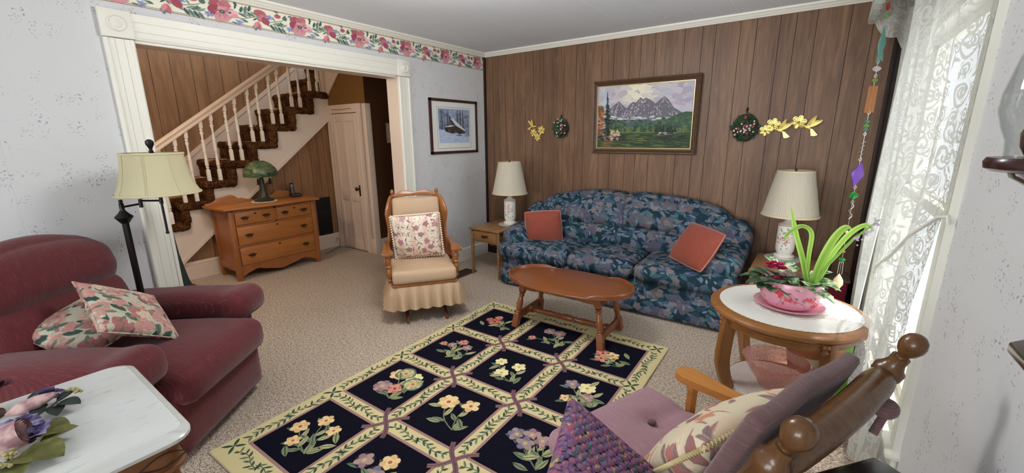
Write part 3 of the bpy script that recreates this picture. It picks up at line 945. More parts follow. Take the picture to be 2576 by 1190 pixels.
for s in (-1, 1):
    b = MB(); b.cyl((.06, s * .065, .3), (.06, s * .065, .262), .0015, seg=6)
    b.lathe([(.005, .27), (.009, .26), (.013, .235), (.015, .195), (.001, .195)], 10, T(.06, s * .065, 0)); b.build('tassel', mat('plum_tassel', (52, 32, 44), .9), t)

# cordless telephone on the dresser
t = thing('telephone', 'black cordless telephone standing in its cradle on the dresser', 'telephone', (-5.36, 2.715, .8226), rad(-18))
MBK = mat('black_plastic', (30, 30, 32), .4, .5)
b = MB(); b.soft((0, 0, .018), (.13, .12, .036), .014, (0, 0, .006), 6); b.build('cradle', MBK, t)
b = MB(); b.soft((0, 0, 0), (.03, .048, .16), .012, (0, 0, 0), 6, M=T(-.005, -.035, .095) @ RY(-.25))
h = b.build('handset', MBK, t)
b = MB(); b.soft((0, 0, 0), (.004, .03, .03), .002, n=3, M=T(-.005, -.035, .095) @ RY(-.25) @ T(.016, 0, .04)); b.build('screen', mat('lcd_grey', (86, 92, 96), .3), h)

# black wall register behind the dresser's right end
t = thing('wall_register', 'tall black louvred register on the panelling right of the dresser', 'register', (-5.578, 3.19, .47))
b = MB(); b.span((0, -.1, -.265), (.018, .1, .265), .004); b.build('register_frame', mat('black_metal', (22, 21, 22), .55), t)
b = MB()
for k in range(22): b.box((.02, 0, -.24 + k * .0228), (.012, .18, .005), M=None)
b.build('louvres', mat('black_metal', (22, 21, 22)), t)
# loose phone cord
t = MB(); t.tube([(-5.545, 3.30, .06), (-5.53, 3.32, .14), (-5.52, 3.34, .13), (-5.52, 3.35, .05), (-5.5, 3.33, .008), (-5.42, 3.2, .006), (-5.35, 3.1, .006), (-5.3, 2.98, .006)], .004, 6)
tag(t.build('telephone_wire', mat('grey_cord', (110, 92, 76), .6)), 'thin brown telephone wire looping off the baseboard by the closet door', 'wire')

# small picture in the passage, seen edge on
t = thing('passage_picture', 'small pale framed picture on the brown dotted passage wall', 'picture', (-4.718, 3.80, 1.6))
b = MB(); b.span((0, -.11, -.13), (.012, .11, .13), .003); b.build('picture_frame', mat('grey_frame', (150, 140, 132), .5), t)
b = MB(); b.span((.012, -.095, -.115), (.0135, .095, .115)); b.build('print', mat('pale_print', (206, 198, 190), .6), t)

# dark umbrella and bag hanging just inside the opening
t = thing('hanging_coat', 'dark grey-green coat hanging behind the left door casing', 'coat', (-3.86, .915, 0))
MCT = mat('dark_green_cloth', (50, 58, 56), .85, .15, bump=(14, .3, .02))
b = MB()
b.lathe([(.02, 1.62), (.05, 1.58), (.075, 1.45), (.082, 1.2), (.08, .95), (.09, .7), (.115, .5), (.135, .42), (.125, .40), (.02, .41)], 20, sx=.55, sy=1.0, wob=lambda a, z: 1 + .12 * sin(5 * a + z * 3))
b.build('coat_body', MCT, t, 60)
b = MB(); b.lathe([(.02, .40), (.11, .39), (.115, .3), (.07, .25), (.02, .25)], 16, sx=.5, sy=1.0, wob=lambda a, z: 1 + .1 * sin(4 * a)); b.build('coat_lining', mat('brown_lining', (74, 64, 54), .85), t, 60)
b = MB(); b.lathe([(.02, .25), (.09, .22), (.125, .15), (.02, .14)], 16, sx=.5, sy=1.0, wob=lambda a, z: 1 + .14 * sin(3 * a + 1)); b.build('coat_hem', MCT, t, 60)
b = MB(); b.tube([(0, .0, 1.6), (0, 0, 1.66), (.02, 0, 1.69), (.045, 0, 1.69)], .006, 6); b.build('hook', mat('black_iron', (26, 22, 20)), t)

# floor registers
def floor_reg(loc, rz, label):
    t = thing('floor_register', label, 'register', loc, rz, None)
    MR = mat('bronze_register', (70, 56, 44), .5, .4, .3)
    b = MB(); b.span((-.17, -.085, 0), (.17, -.065, .008), .002).span((-.17, .065, 0), (.17, .085, .008), .002).span((-.17, -.07, 0), (-.15, .07, .008), .002).span((.15, -.07, 0), (.17, .07, .008), .002)
    b.span((-.16, -.075, 0), (.16, .075, .002)); b.build('register_frame', MR, t)
    b = MB()
    for k in range(13): b.box((-.135 + k * .0225, 0, .004), (.006, .135, .004))
    for k in range(3): b.box((0, -.045 + k * .045, .005), (.3, .004, .004))
    b.build('grille', MR, t)
floor_reg((-5.2, 1.40, .001), 0, 'bronze floor register in the hall carpet beside the left casing')
floor_reg((-3.19, 3.42, .001), rad(90), 'bronze floor register in the carpet behind the glider chair')
# ================================================================== fabrics
def floral(name, base, layers, sc=1.0, rough=.9, weave=900, bstr=.25, tone=None, stripe=None):
    """layers: (kind, scale, seed, size, width, [colours], keep-threshold, centre-vein colour)"""
    n = NT(name, base, rough, .12)
    v = n.uv()
    wv = n.vec('MULTIPLY_ADD', n.vec('SUBTRACT', n.noise(v, 9 * sc, 2, .5, 0, 1), (.5, .5, .5)), (.035 / sc, .035 / sc, 0), v)
    c = L(base) if len(base) == 3 else base
    if tone:
        c = n.mix(n.rng(n.noise(v, 14 * sc, 3), .4, .65, 0, 1), base, tone)
    if stripe:
        w = n.rng(n.wave(v, stripe[0], .6, 'X', 1), .55, .8, 0, .8); c = n.mix(w, c, stripe[1])
    for (kind, scale, seed, size, width, cols, thr, vein) in layers:
        m, rc, inner = n.motif(wv, scale * sc, seed, kind, size, width, .85, thr, 16)
        cc = n.ramp(n.sep(rc)[2], [(i / max(1, len(cols)), x) for i, x in enumerate(cols)], 'CONSTANT')
        # painted strokes inside each motif
        st = n.rng(n.noise(n.map(wv, (60 * sc, 60 * sc, 1)), 1.0, 2, .6), .35, .65, .0, .55)
        if vein:
            cc = n.mix(st, cc, vein)
            cc = n.mix(n.math('MULTIPLY', n.math('SUBTRACT', .035, inner), 30, clamp=True), cc, vein)
        c = n.mix(m, c, cc)
    n.set('Base Color', c)
    n.bump(n.noise(v, weave, 1), bstr, .002)
    return n.m
M_SOFA = floral('blue_floral_upholstery', (30, 48, 60), [
    ('leaf', 6.5, 1, .64, .27, [(58, 80, 98), (74, 90, 112), (48, 78, 88)], -1, (34, 50, 64)),
    ('leaf', 8.5, 5, .60, .23, [(80, 98, 116), (92, 100, 118), (66, 100, 108)], .2, (50, 68, 84)),
    ('flower', 4.6, 9, .52, .3, [(98, 94, 104), (90, 90, 106), (106, 98, 102)], .40, (62, 66, 82)),
    ('leaf', 10, 13, .58, .21, [(118, 128, 142), (116, 112, 118), (80, 118, 118)], .45, (74, 88, 102)),
    ('flower', 9, 21, .44, .3, [(128, 118, 120), (108, 112, 128), (118, 110, 108)], .6, (86, 80, 88)),
    ('leaf', 14, 17, .54, .16, [(138, 146, 158), (108, 126, 138)], .55, (88, 100, 114))], 1.2, tone=(34, 58, 68))
M_PILFLOR = floral('rose_tapestry_pillow', (190, 184, 164), [
    ('leaf', 9, 2, .60, .26, [(76, 98, 86), (110, 124, 108), (58, 82, 76)], -1, (44, 64, 58)),
    ('flower', 6, 4, .58, .3, [(178, 128, 122), (198, 158, 146), (166, 116, 112)], .12, (146, 88, 90)),
    ('flower', 9, 7, .50, .3, [(210, 182, 164), (216, 198, 172), (192, 146, 136)], .35, (176, 120, 112)),
    ('leaf', 14, 8, .55, .2, [(206, 200, 178), (94, 112, 98), (180, 172, 150)], .5, (120, 128, 108)),
    ('flower', 18, 11, .36, .3, [(180, 116, 112), (222, 196, 170)], .68, (146, 96, 92))], 1.45)
M_PILROSE = floral('striped_rose_pillow', (228, 216, 196), [
    ('leaf', 16, 2, .60, .09, [(176, 168, 140), (190, 150, 140)], .3, (150, 140, 120)),
    ('flower', 10, 5, .44, .3, [(190, 138, 140), (206, 160, 158), (176, 124, 134)], .5, (150, 96, 104)),
    ('leaf', 15, 9, .50, .14, [(140, 122, 132), (150, 146, 128)], .55, (110, 96, 104)),
    ('dot', 26, 3, .2, .3, [(196, 130, 132), (150, 120, 130)], .6, None)], 1.25, stripe=(2.6, (222, 190, 172)))
M_PILBROC = floral('brocade_pillow', (208, 196, 168), [
    ('leaf', 5, 2, .66, .20, [(216, 190, 164), (226, 206, 180)], .3, (206, 184, 160)),
    ('leaf', 8, 5, .60, .10, [(172, 126, 120), (184, 142, 130)], .35, (156, 108, 106)),
    ('flower', 6.5, 8, .46, .3, [(206, 150, 116), (180, 120, 116), (142, 112, 110)], .5, (166, 104, 88)),
    ('leaf', 9, 13, .5, .22, [(146, 122, 118), (162, 134, 124)], .6, (118, 94, 98))], 1.8)
def m_velvet(name, col, rib=None, rdir='X', hi=None, weave=420):
    n = NT(name, col, .9, .12)
    n.set('Sheen Weight', .25); n.set('Sheen Roughness', .45)
    v = n.uv()
    b = n.noise(v, weave, 2)
    c = L(col)
    if hi:
        s = n.noise(n.map(v, (220, 14, 1) if rdir == 'X' else (14, 220, 1)), 1.0, 3, .6)
        c = n.mix(n.rng(s, .54, .74, 0, .8), col, hi)
        if rib: 
            w = n.wave(v, rib, 1.2, rdir, 2, 3)
            c = n.mix(n.rng(w, .5, 1, 0, .16), c, hi)
            b = n.math('ADD', n.math('MULTIPLY', b, .4), w)
    n.set('Base Color', c)
    n.bump(b, .3, .004)
    return n.m
M_RUST = m_velvet('rust_velvet', (138, 70, 56), None, 'X', (156, 88, 74))
M_BURG = m_velvet('burgundy_chenille', (96, 43, 47), 62, 'X', (134, 74, 76))
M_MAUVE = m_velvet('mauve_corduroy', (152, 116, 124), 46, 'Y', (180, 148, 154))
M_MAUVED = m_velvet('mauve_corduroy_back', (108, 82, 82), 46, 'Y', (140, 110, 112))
def m_check(name, a, b2):
    n = NT(name, a, .9, .12)
    v = n.uv()
    w = n.math('MULTIPLY', n.wave(v, 62, 0, 'X', 0), n.wave(v, 62, 0, 'Y', 0))
    n.set('Base Color', n.mix(n.rng(w, 0, 1, 0, .45), a, b2))
    n.bump(n.noise(v, 500, 2), .3, .003)
    return n.m
M_BEIGE = m_check('beige_check_weave', (196, 168, 138), (160, 130, 102))

# ================================================================== sofa
def sofa():
    t = thing('sofa', 'dark blue floral three-seat sofa under the landscape painting', 'sofa', (-1.535, 3.865, 0), rad(1.6))
    W = 1.14
    DR = lambda c: (c.x + .3 * c.y, c.z + c.y)
    wr = lambda q: q + Vector((0, 0, .006 * noise.noise(q * 5)))
    b = MB()
    b.soft((0, .04, .15), (2 * W - .10, .88, .21), .035, (.0, .012, 0), (24, 10, 6)); b.soft((0, .02, .27), (2 * W - .1, .84, .1), .03, n=(20, 8, 4))
    b.build('base', M_SOFA, t, 60, uvf=DR)
    b = MB(); b.soft((0, -.415, .105), (2 * W - .08, .045, .165), .02, (0, .012, 0), (24, 3, 6)); b.build('front_panel', M_SOFA, t, 60, uvf=DR)
    for s in (-1, 1):
        b = MB(); b.soft((s * (W - .14), .06, .32), (.25, .80, .30), .08, (.01, .01, 0), (8, 14, 8))
        b.soft((s * (W - .145), .03, .505), (.30, .80, .21), .10, (0, .02, .02), (8, 14, 8), fn=wr)
        b.build('arm', M_SOFA, t, 60, uvf=DR)
        b = MB(); b.soft((s * (W - .14), .28, .64), (.30, .28, .28), .10, (.01, .01, .03), (8, 8, 8), fn=wr); b.build('arm_wing', M_SOFA, t, 60, uvf=DR)
    # back shell
    def crown(q):
        x = q.x / 1.0
        dz = .055 - .105 * x * x - .10 * max(0, abs(x) - .86) * 4
        k = max(0, (q.z - .5) / .4)
        return q + Vector((0, .10 * k, dz * k))
    b = MB(); b.soft((0, .33, .55), (1.98, .16, .68), .07, (0, 0, 0), (30, 4, 14), fn=crown); b.build('back_frame', M_SOFA, t, 60, uvf=DR)
    for x0, x1 in ((-1.0, .02), (-.02, 1.0)):
        b = MB(); b.soft(((x0 + x1) / 2, .225, .765), (x1 - x0, .24, .30), .075, (0, .035, .025), (18, 6, 10), fn=lambda q: crown(wr(q))); b.build('back_cushion', M_SOFA, t, 60, uvf=DR)
    for x0, x1 in ((-.88, -.29), (-.29, .29), (.29, .88)):
        b = MB(); b.soft(((x0 + x1) / 2, .17, .54), (x1 - x0 + .05, .24, .22), .06, (0, .022, .008), (14, 6, 8), fn=wr); b.build('lumbar_cushion', M_SOFA, t, 60, uvf=DR)
    for i, (x0, x1) in enumerate(((-W + .0, -.325), (-.32, .32), (.325, W))):
        b = MB()
        def tf(q, i=i):
            q = wr(q)
            k = max(0, min(1, (q.y + .30) / .1))     # behind the front edge the end cushions narrow to fit the arm
            if i == 0 and q.x < -.87: q.x = q.x + (-.87 - q.x) * k
            if i == 2 and q.x > .87: q.x = q.x + (.87 - q.x) * k
            return q
        b.soft(((x0 + x1) / 2, -.12, .385), (x1 - x0, .68, .165), .07, (0, .02, .03), (16, 16, 8), fn=tf)
        c = b.build('seat_cushion', M_SOFA, t, 60, uvf=DR)
    b = MB()
    for x in (-W + .1, W - .1):
        for y in (-.36, .4): b.cyl((x, y, 0), (x, y, .05), .025, seg=10)
    b.build('foot', M_DKTRIM, t)
sofa()
def cushion(name, label, m, w, h, th, M, group=None, pipe=None, wr=.01, cat='cushion', pm=None, seed=0, pinch=.05, n=16):
    t = thing(name, label, cat, M=M, group=group)
    b = MB(); b.pillow(w, h, th, n, pinch=pinch, wr=wr, seed=seed); b.build('cover', m, t, 70)
    if pipe:
        pts = []
        for k in range(64):
            s_, f = divmod(k, 16); f /= 16
            u, v = ((-1 + 2 * f, -1), (1, -1 + 2 * f), (1 - 2 * f, 1), (-1, 1 - 2 * f))[s_]
            pts.append((u * w / 2 * (1 - pinch * (1 - v * v)), v * h / 2 * (1 - pinch * (1 - u * u)), 0))
        b = MB(); b.tube(pts, pipe, 6, True); b.build('piping', pm or m, t, 70)
    return t
def lean(c, face, tilt, roll):
    """cushion frame: face = compass angle the front looks to, tilt = lean back, roll = turn in its plane"""
    return T(*c) @ RZ(face - PI / 2) @ RX(PI / 2 - tilt) @ RZ(roll)
M_RUSTP = mat('rust_piping', (190, 120, 106), .8)
cushion('throw_cushion', 'square rust velvet cushion sitting upright at the sofa end beside the left lamp', M_RUST, .365, .365, .19, frame((-2.25, 3.68, .606), (.892, .446, .076), (-.017, -.135, .991), (.452, -.885, -.113)), 'rust cushions on the sofa', .005, pinch=-.035, pm=M_RUSTP)
cushion('throw_cushion', 'rust velvet cushion tipped on its corner against the sofa arm nearest the round table', M_RUST, .345, .345, .18, frame((-.73, 3.60, .655), (.853, -.51, -.115), (.365, .424, .829), (-.374, -.749, .547)), 'rust cushions on the sofa', .005, pinch=-.035, pm=M_RUSTP, seed=4)

# ================================================================== end tables and table lamps
M_ETW = wood('honey_maple', (116, 82, 48), (158, 118, 76), .3, 'Y', 1, .6)
def end_table(loc, label):
    t = thing('end_table', label, 'table', loc, 0, 'maple end tables beside the sofa')
    w, d, H = .215, .31, .55
    b = MB(); b.box((0, 0, H - .011), (2 * w, 2 * d, .022), .006); b.build('top', M_ETW, t)
    b = MB()
    b.span((-w + .03, -d + .03, H - .16), (w - .03, d - .03, H - .022))
    b.build('apron', M_ETW, t)
    b = MB(); b.span((-w + .055, -d + .02, H - .145), (w - .055, -d + .045, H - .035), .004); dr = b.build('drawer', M_ETW, t)
    b = MB(); b.tube([(-.035, -d + .02, H - .085), (-.035, -d + .005, H - .09), (-.02, -d, H - .097), (.02, -d, H - .097), (.035, -d + .005, H - .09), (.035, -d + .02, H - .085)], .004, 6)
    b.soft((0, -d + .018, H - .085), (.09, .005, .022), .002, n=4); b.build('handle', M_BRASS_OLD, dr)
    for sx in (-1, 1):
        for sy in (-1, 1):
            x, y = sx * (w - .028), sy * (d - .028)
            b = MB()
            prof = [(.012, 0), (.017, .02), (.018, .05), (.012, .07), (.019, .085), (.015, .1), (.018, .22), (.021, .34), (.014, .36), (.022, .368), (.014, .378)]
            for k in range(9): prof += [(.021, .388 + k * .0155), (.015, .3955 + k * .0155)]
            prof += [(.02, H - .022)]
            b.lathe(prof, 14, T(x, y, 0)); b.build('leg', M_ETW, t, 35)
end_table((-2.905, 3.79, 0), 'maple end table with drawer in the corner beside the sofa, by the wallpaper')
end_table((-.11, 3.79, 0), 'maple end table half hidden behind the round table by the window')
def m_shade(name, col, pleat=None):
    n = NT(name, col, .85, .15)
    if pleat:
        x = n.sep(n.obj())
        w = n.math('SINE', n.math('MULTIPLY', n.math('ARCTAN2', x[1], x[0]), pleat))
        n.set('Base Color', n.mix(n.rng(w, -1, 1, 0, .5), col, [int(c * .88) for c in col]))
        n.bump(w, .35, .004)
    tr = n.node('ShaderNodeBsdfTranslucent'); tr.inputs[0].default_value = L(col)
    mx = n.node('ShaderNodeMixShader'); mx.inputs[0].default_value = .3
    n.t.links.new(n.b.outputs[0], mx.inputs[1]); n.t.links.new(tr.outputs[0], mx.inputs[2]); n.t.links.new(mx.outputs[0], n.out.inputs[0])
    return n.m
M_PLEAT = m_shade('pleated_shade', (224, 216, 196), 90)
M_CER = mat('white_ceramic', (228, 224, 214), .25, .5)
M_DECAL = vcol('painted_flowers', .3, .4)
def flower_decal(t, fx, z0, h, wid, r, seed):
    """bouquet painted on a cylinder of radius r, facing angle fx"""
    rs = random.Random(seed); st = random.getstate(); random.seed(seed)
    a = Art(Matrix.Identity(4), .00001)
    for k in range(34):
        an = rs.uniform(0, 6.28); rr = rs.random() ** .7
        a.leaf(rr * wid * cos(an), z0 + h / 2 + rr * h * .5 * sin(an), .018, an + rs.uniform(-.5, .5), .004, rs.choice([(96, 110, 80), (120, 128, 96), (150, 140, 110), (110, 90, 80)]))
    for k in range(9):
        an = rs.uniform(0, 6.28); rr = rs.random() ** .8 * .75
        a.flower(rr * wid * cos(an), z0 + h / 2 + rr * h * .45 * sin(an), rs.uniform(.008, .016), rs.choice([(206, 130, 146), (176, 90, 110), (214, 176, 170), (198, 160, 150)]), (222, 180, 186), (190, 150, 110), 5)
    random.setstate(st)
    for v in a.bm.verts:
        x, z, d = v.co
        an = fx + x / r
        v.co = ((r + .0006 + d) * cos(an), (r + .0006 + d) * sin(an), z)
    a.done('painted_bouquet', M_DECAL, t)
def ceramic_lamp(loc, label, fx, seed):
    t = thing('table_lamp', label, 'lamp', loc, 0, 'white ceramic lamps with pleated shades')
    b = MB(); b.lathe([(.001, 0), (.074, 0), (.078, .012), (.074, .026), (.06, .034), (.001, .034)], 28); b.build('foot', M_CER, t)
    b = MB(); b.lathe([(.05, .034), (.058, .05), (.066, .07), (.068, .1), (.068, .27), (.07, .277), (.068, .284), (.058, .290), (.038, .302), (.026, .318), (.022, .335), (.02, .365), (.001, .365)], 32); b.build('body', M_CER, t)
    flower_decal(t, fx, .085, .165, .056, .068, seed)
    b = MB(); b.lathe([(.0685, .274), (.0712, .277), (.0685, .281)], 32, cap=False); b.lathe([(.076, .012), (.0786, .014), (.076, .018)], 28, cap=False); b.build('gilt_band', mat('gilt', (196, 168, 104), .3, .5, .8), t)
    b = MB(); b.lathe([(.2, .355), (.128, .712)], 72, cap=False, wob=lambda a, z: 1 + .004 * cos(a * 36)); b.lathe([(.197, .357), (.126, .71)], 48, cap=False); b.build('lamp_shade', M_PLEAT, t, 60)
    b = MB(); b.lathe([(.2005, .352), (.2045, .356), (.2045, .366), (.2, .37)], 48, cap=False); b.build('lower_shade_trim', mat('shade_trim', (206, 190, 156), .7), t)
    b = MB(); b.lathe([(.128, .703), (.132, .706), (.1315, .714), (.127, .716)], 48, cap=False); b.build('upper_shade_trim', mat('shade_trim', (206, 190, 156), .7), t)
    b = MB(); b.cyl((0, 0, .36), (0, 0, .715), .004, seg=8); b.ball((0, 0, .722), .01, 10, 8)
    for k in range(3): b.cyl((0, 0, .70), (.126 * cos(k * 2.1), .126 * sin(k * 2.1), .70), .0018, seg=6)
    b.build('harp', M_BRASS_OLD, t)
MD2 = mat('grey_lace_doily', (176, 176, 172), .9, .1, bump=(160, .4, .004))
for (x, y, s, lb1, lb2) in ((-2.83, 3.88, 3, 'scalloped lace doily under the lamp on the corner end table', 'white ceramic lamp with painted roses on the corner end table, left of the sofa'),
                            (-.135, 4.02, 8, 'lace doily under the lamp behind the planter', 'white ceramic lamp with pleated shade behind the pink planter')):
    t = thing('doily', lb1, 'doily', (x, y, .5502), 0, 'lace doilies under the ceramic lamps'); doily(t, .135, 13, .08, .003, MD2)
    ceramic_lamp((x, y, .5535), lb2, rad(-64) if x < -1 else rad(-96), s)

# ================================================================== coffee table
M_CHERRY = wood('cherry_maple', (104, 56, 30), (142, 84, 48), .28, 'X', 1, .7, spec=.5)
def coffee_table():
    t = thing('coffee_table', 'oval cherry coffee table with raised rim and turned legs on the rug edge', 'table', (-1.505, 2.845, .0125), rad(2.5))
    A, B, H = .525, .29, .405
    n = 64
    def oval(a, b, e=2.25): return [(a * math.copysign(abs(cos(2 * PI * k / n)) ** (2 / e), cos(2 * PI * k / n)), b * math.copysign(abs(sin(2 * PI * k / n)) ** (2 / e), sin(2 * PI * k / n))) for k in range(n)]
    b = MB(); b.prism(oval(A, B), H - .018, H, bev=.006); b.build('top', M_CHERRY, t)
    for s in (-1, 1):
        b = MB()
        vs, fs = [], []
        ks = [k for k in range(-20, 21)]
        for k in ks:
            a = k / 20 * rad(63)
            e = 2.25
            cx = math.copysign(abs(cos(a)) ** (2 / e), cos(a)); cy = math.copysign(abs(sin(a)) ** (2 / e), sin(a))
            hh = .026 * min(1, (20 - abs(k)) / 4 + .12)
            for (ra, rz) in ((1.0, 0), (1.005, hh * .6), (.985, hh), (.965, hh * .9), (.95, 0)):
                vs.append((s * (A * cx - (1 - ra) * .5), B * cy * (1 - (1 - ra) * .6), H - .001 + rz))
        for i in range(len(ks) - 1):
            for j in range(4): fs.append((i * 5 + j, i * 5 + j + 1, (i + 1) * 5 + j + 1, (i + 1) * 5 + j))
        fs += [tuple(range(5)), tuple(range((len(ks) - 1) * 5, len(ks) * 5))]
        b.add(vs, fs); b.build('rim', M_CHERRY, t, 50)
    b = MB(); 
    for s in (-1, 1):
        pts = [(-.37, .33)]
        for k in range(31):
            u = -1 + 2 * k / 30; pts.append((u * .33, H - .018 - .062 - .006 * cos(u * 9) + .012 * (1 - u * u) - (.02 if abs(u) > .93 else 0)))
        b.prism([(-.34, H - .018)] + [(u, z) for u, z in pts[1:]] + [(.34, H - .018)], s * .165 - .009, s * .165 + .009, M=frame((0, 0, 0), (1, 0, 0), (0, 0, 1), (0, 1, 0)))
        b.span((s * .335 - .009, -.16, H - .085), (s * .335 + .009, .16, H - .018))
    b.build('apron', M_CHERRY, t, 30)
    for sx in (-1, 1):
        for sy in (-1, 1):
            p = (sx * .375, sy * .205, 0); q = (sx * .315, sy * .155, H - .018)
            b = MB()
            def at(f): return Vector(p).lerp(Vector(q), f)
            b.lathe([(.034, 0), (.034, .105), (.026, .118)], 4, aim(at(0), at(1)) @ RZ(PI / 4))
            b.turned(at(0), at(1), [(.018, .28), (.024, .30), (.015, .325), (.024, .345), (.018, .36), (.021, .40), (.026, .50), (.021, .60), (.016, .68), (.024, .70), (.024, .715), (.015, .735), (.022, .75), (.026, .77)], 14)
            b.lathe([(.026, .77 * .4), (.034, .325), (.036, .405)], 4, aim(at(0), at(1)) @ RZ(PI / 4))
            b.build('leg', M_CHERRY, t, 35)
    b = MB()
    for sx in (-1, 1): b.span((sx * .365 - .012, -.19, .055), (sx * .365 + .012, .19, .115), .004)
    b.turned((-.365, 0, .088), (.365, 0, .088), [(.03, 0), (.03, .06), (.012, .065), (.022, .08), (.013, .10), (.022, .12), (.016, .15), (.025, .28), (.018, .38), (.026, .40), (.014, .42), (.024, .45), (.028, .5), (.024, .55), (.014, .58), (.026, .60), (.018, .62), (.025, .72), (.016, .85), (.022, .88), (.013, .90), (.022, .92), (.012, .935), (.03, .94), (.03, 1)], 14)
    b.build('stretcher', M_CHERRY, t, 35)
coffee_table()

# ================================================================== rug
def rug():
    t = thing('rug', 'navy and cream floral tile-patterned area rug in front of the sofa', 'rug', (-1.515, 1.772, 0), rad(1.2))
    b = MB(); b.box((0, 0, .006), (1.64, 2.38, .012), .005)
    b.build('rug_edge', mat('rug_binding', (196, 180, 140), .95, .1), t)
    a = Art(T(0, 0, .0121), .00002)
    CR = (214, 200, 150); NV = (16, 16, 30); MV = (138, 104, 104); G = [(78, 96, 78), (112, 124, 94), (62, 80, 66)]
    LG = [(150, 156, 116), (120, 134, 104), (178, 176, 130), (104, 124, 100)]
    a.rect(-.815, -1.185, .815, 1.185, CR)
    rs = random.Random(11)
    def vine(x0, y0, x1, y1, m=7, ln=.042):
        a.z = 30 * a.step
        d = Vector((x1 - x0, y1 - y0)); an = math.atan2(d.y, d.x); nrm = Vector((-d.y, d.x)).normalized()
        pts = [(x0 + d.x * k / 8 + nrm.x * .012 * sin(k * .9), y0 + d.y * k / 8 + nrm.y * .012 * sin(k * .9)) for k in range(9)]
        a.line(pts, .004, G[0])
        for k in range(m):
            f = (k + .3) / m; px = x0 + d.x * f + nrm.x * .012 * sin(f * 7.2); py = y0 + d.y * f + nrm.y * .012 * sin(f * 7.2)
            for s in (1, -1): a.leaf(px, py, ln * rs.uniform(.75, 1.15), an + s * rs.uniform(.5, .95), .0072, G[(k + s) % 3])
    xs = (-.505, -.005, .5); ys = (-.815, -.265, .285, .83); hx, hy = .19, .212
    # dark tiles with a mauve outline
    for x in xs:
        for y in ys:
            a.rect(x - hx - .022, y - hy - .022, x + hx + .022, y + hy + .022, (164, 128, 120))
    for x in xs:
        for y in ys: a.rect(x - hx - .006, y - hy - .006, x + hx + .006, y + hy + .006, NV)
    # vines on the bands and the border
    for y in ys:
        for x in (-.755, -.255, .247, .75):
            vine(x, y - .02, x, y + .22); vine(x, y + .02, x, y - .22)
    for x in xs:
        for y in (-1.10, -.54, .01, .557, 1.115):
            vine(x + .02, y, x - .20, y, 6); vine(x - .02, y, x + .20, y, 6)
    for x in (-.755, .75):
        for y in (-1.1, 1.115, -.54, .01, .557):
            a.z = 34 * a.step
            for an in (.8, 2.3, 3.9, 5.5): a.leaf(x, y, .06, an, .01, G[2])
    # crossing ribbons where the bands meet
    for x in (-.255, .247):
        for y in (-.54, .01, .557):
            a.z = 60 * a.step
            for an, c in ((.84, MV), (2.30, (122, 90, 96))):
                pts = []
                for k in range(9):
                    f = -1 + k / 4
                    pts.append((x + .125 * f * cos(an) + .012 * sin(f * 3) * -sin(an), y + .13 * f * sin(an) + .012 * sin(f * 3) * cos(an)))
                a.line(pts, .026, c); a.line(pts, .005, (96, 70, 80))
    # a different bouquet in every tile
    P = {'peach': ((226, 184, 128), (236, 206, 150), (170, 110, 80)), 'rose': ((196, 120, 108), (214, 150, 128), (130, 56, 56)), 'red': ((176, 88, 82), (204, 128, 108), (108, 40, 44)),
         'mauve': ((150, 118, 128), (176, 146, 140), (210, 180, 120)), 'yellow': ((232, 216, 150), (240, 228, 176), (196, 160, 96)), 'blue': ((122, 116, 140), (160, 140, 136), (206, 176, 120))}
    def stem(x0, y0, x1, y1, bend=.03, leaves=4, ll=.07):
        d = Vector((x1 - x0, y1 - y0)); nrm = Vector((-d.y, d.x)).normalized()
        pts = [(x0 + d.x * f / 6 + nrm.x * bend * sin(PI * f / 6), y0 + d.y * f / 6 + nrm.y * bend * sin(PI * f / 6)) for f in range(7)]
        a.line(pts, .007, (112, 122, 96)); an = math.atan2(d.y, d.x)
        for k in range(leaves):
            f = (k + .5) / leaves; p = pts[min(6, int(f * 6))]; s = 1 if k % 2 else -1
            a.leaf(p[0], p[1], ll * rs.uniform(.8, 1.15), an + s * rs.uniform(.55, 1.0), .017, LG[k % 4], (72, 92, 74))
    def bouquet(cx, cy, fl, rot=0):
        a.z = 32 * a.step
        q = lambda u, v: (cx + u * cos(rot) - v * sin(rot), cy + u * sin(rot) + v * cos(rot))
        base = q(.03, -.15)
        for (u, v, r, c) in fl:
            x, y = q(u, v); stem(base[0], base[1], x, y, rs.uniform(-.04, .04), 4, .085)
        for (u, v, r, c) in fl:
            x, y = q(u, v); p = P[c]
            a.disc(x, y, r * 1.02, (58, 48, 56), 12)
            a.flower(x, y, r, p[0], p[1], p[2], rs.choice((5, 6, 7)), rs.random() * 3)
        for k in range(3):
            x, y = q(rs.uniform(-.13, .13), rs.uniform(-.13, .05)); a.leaf(x, y, .09, rs.uniform(0, 6.28), .02, LG[k], (72, 92, 74))
    R0 = .7
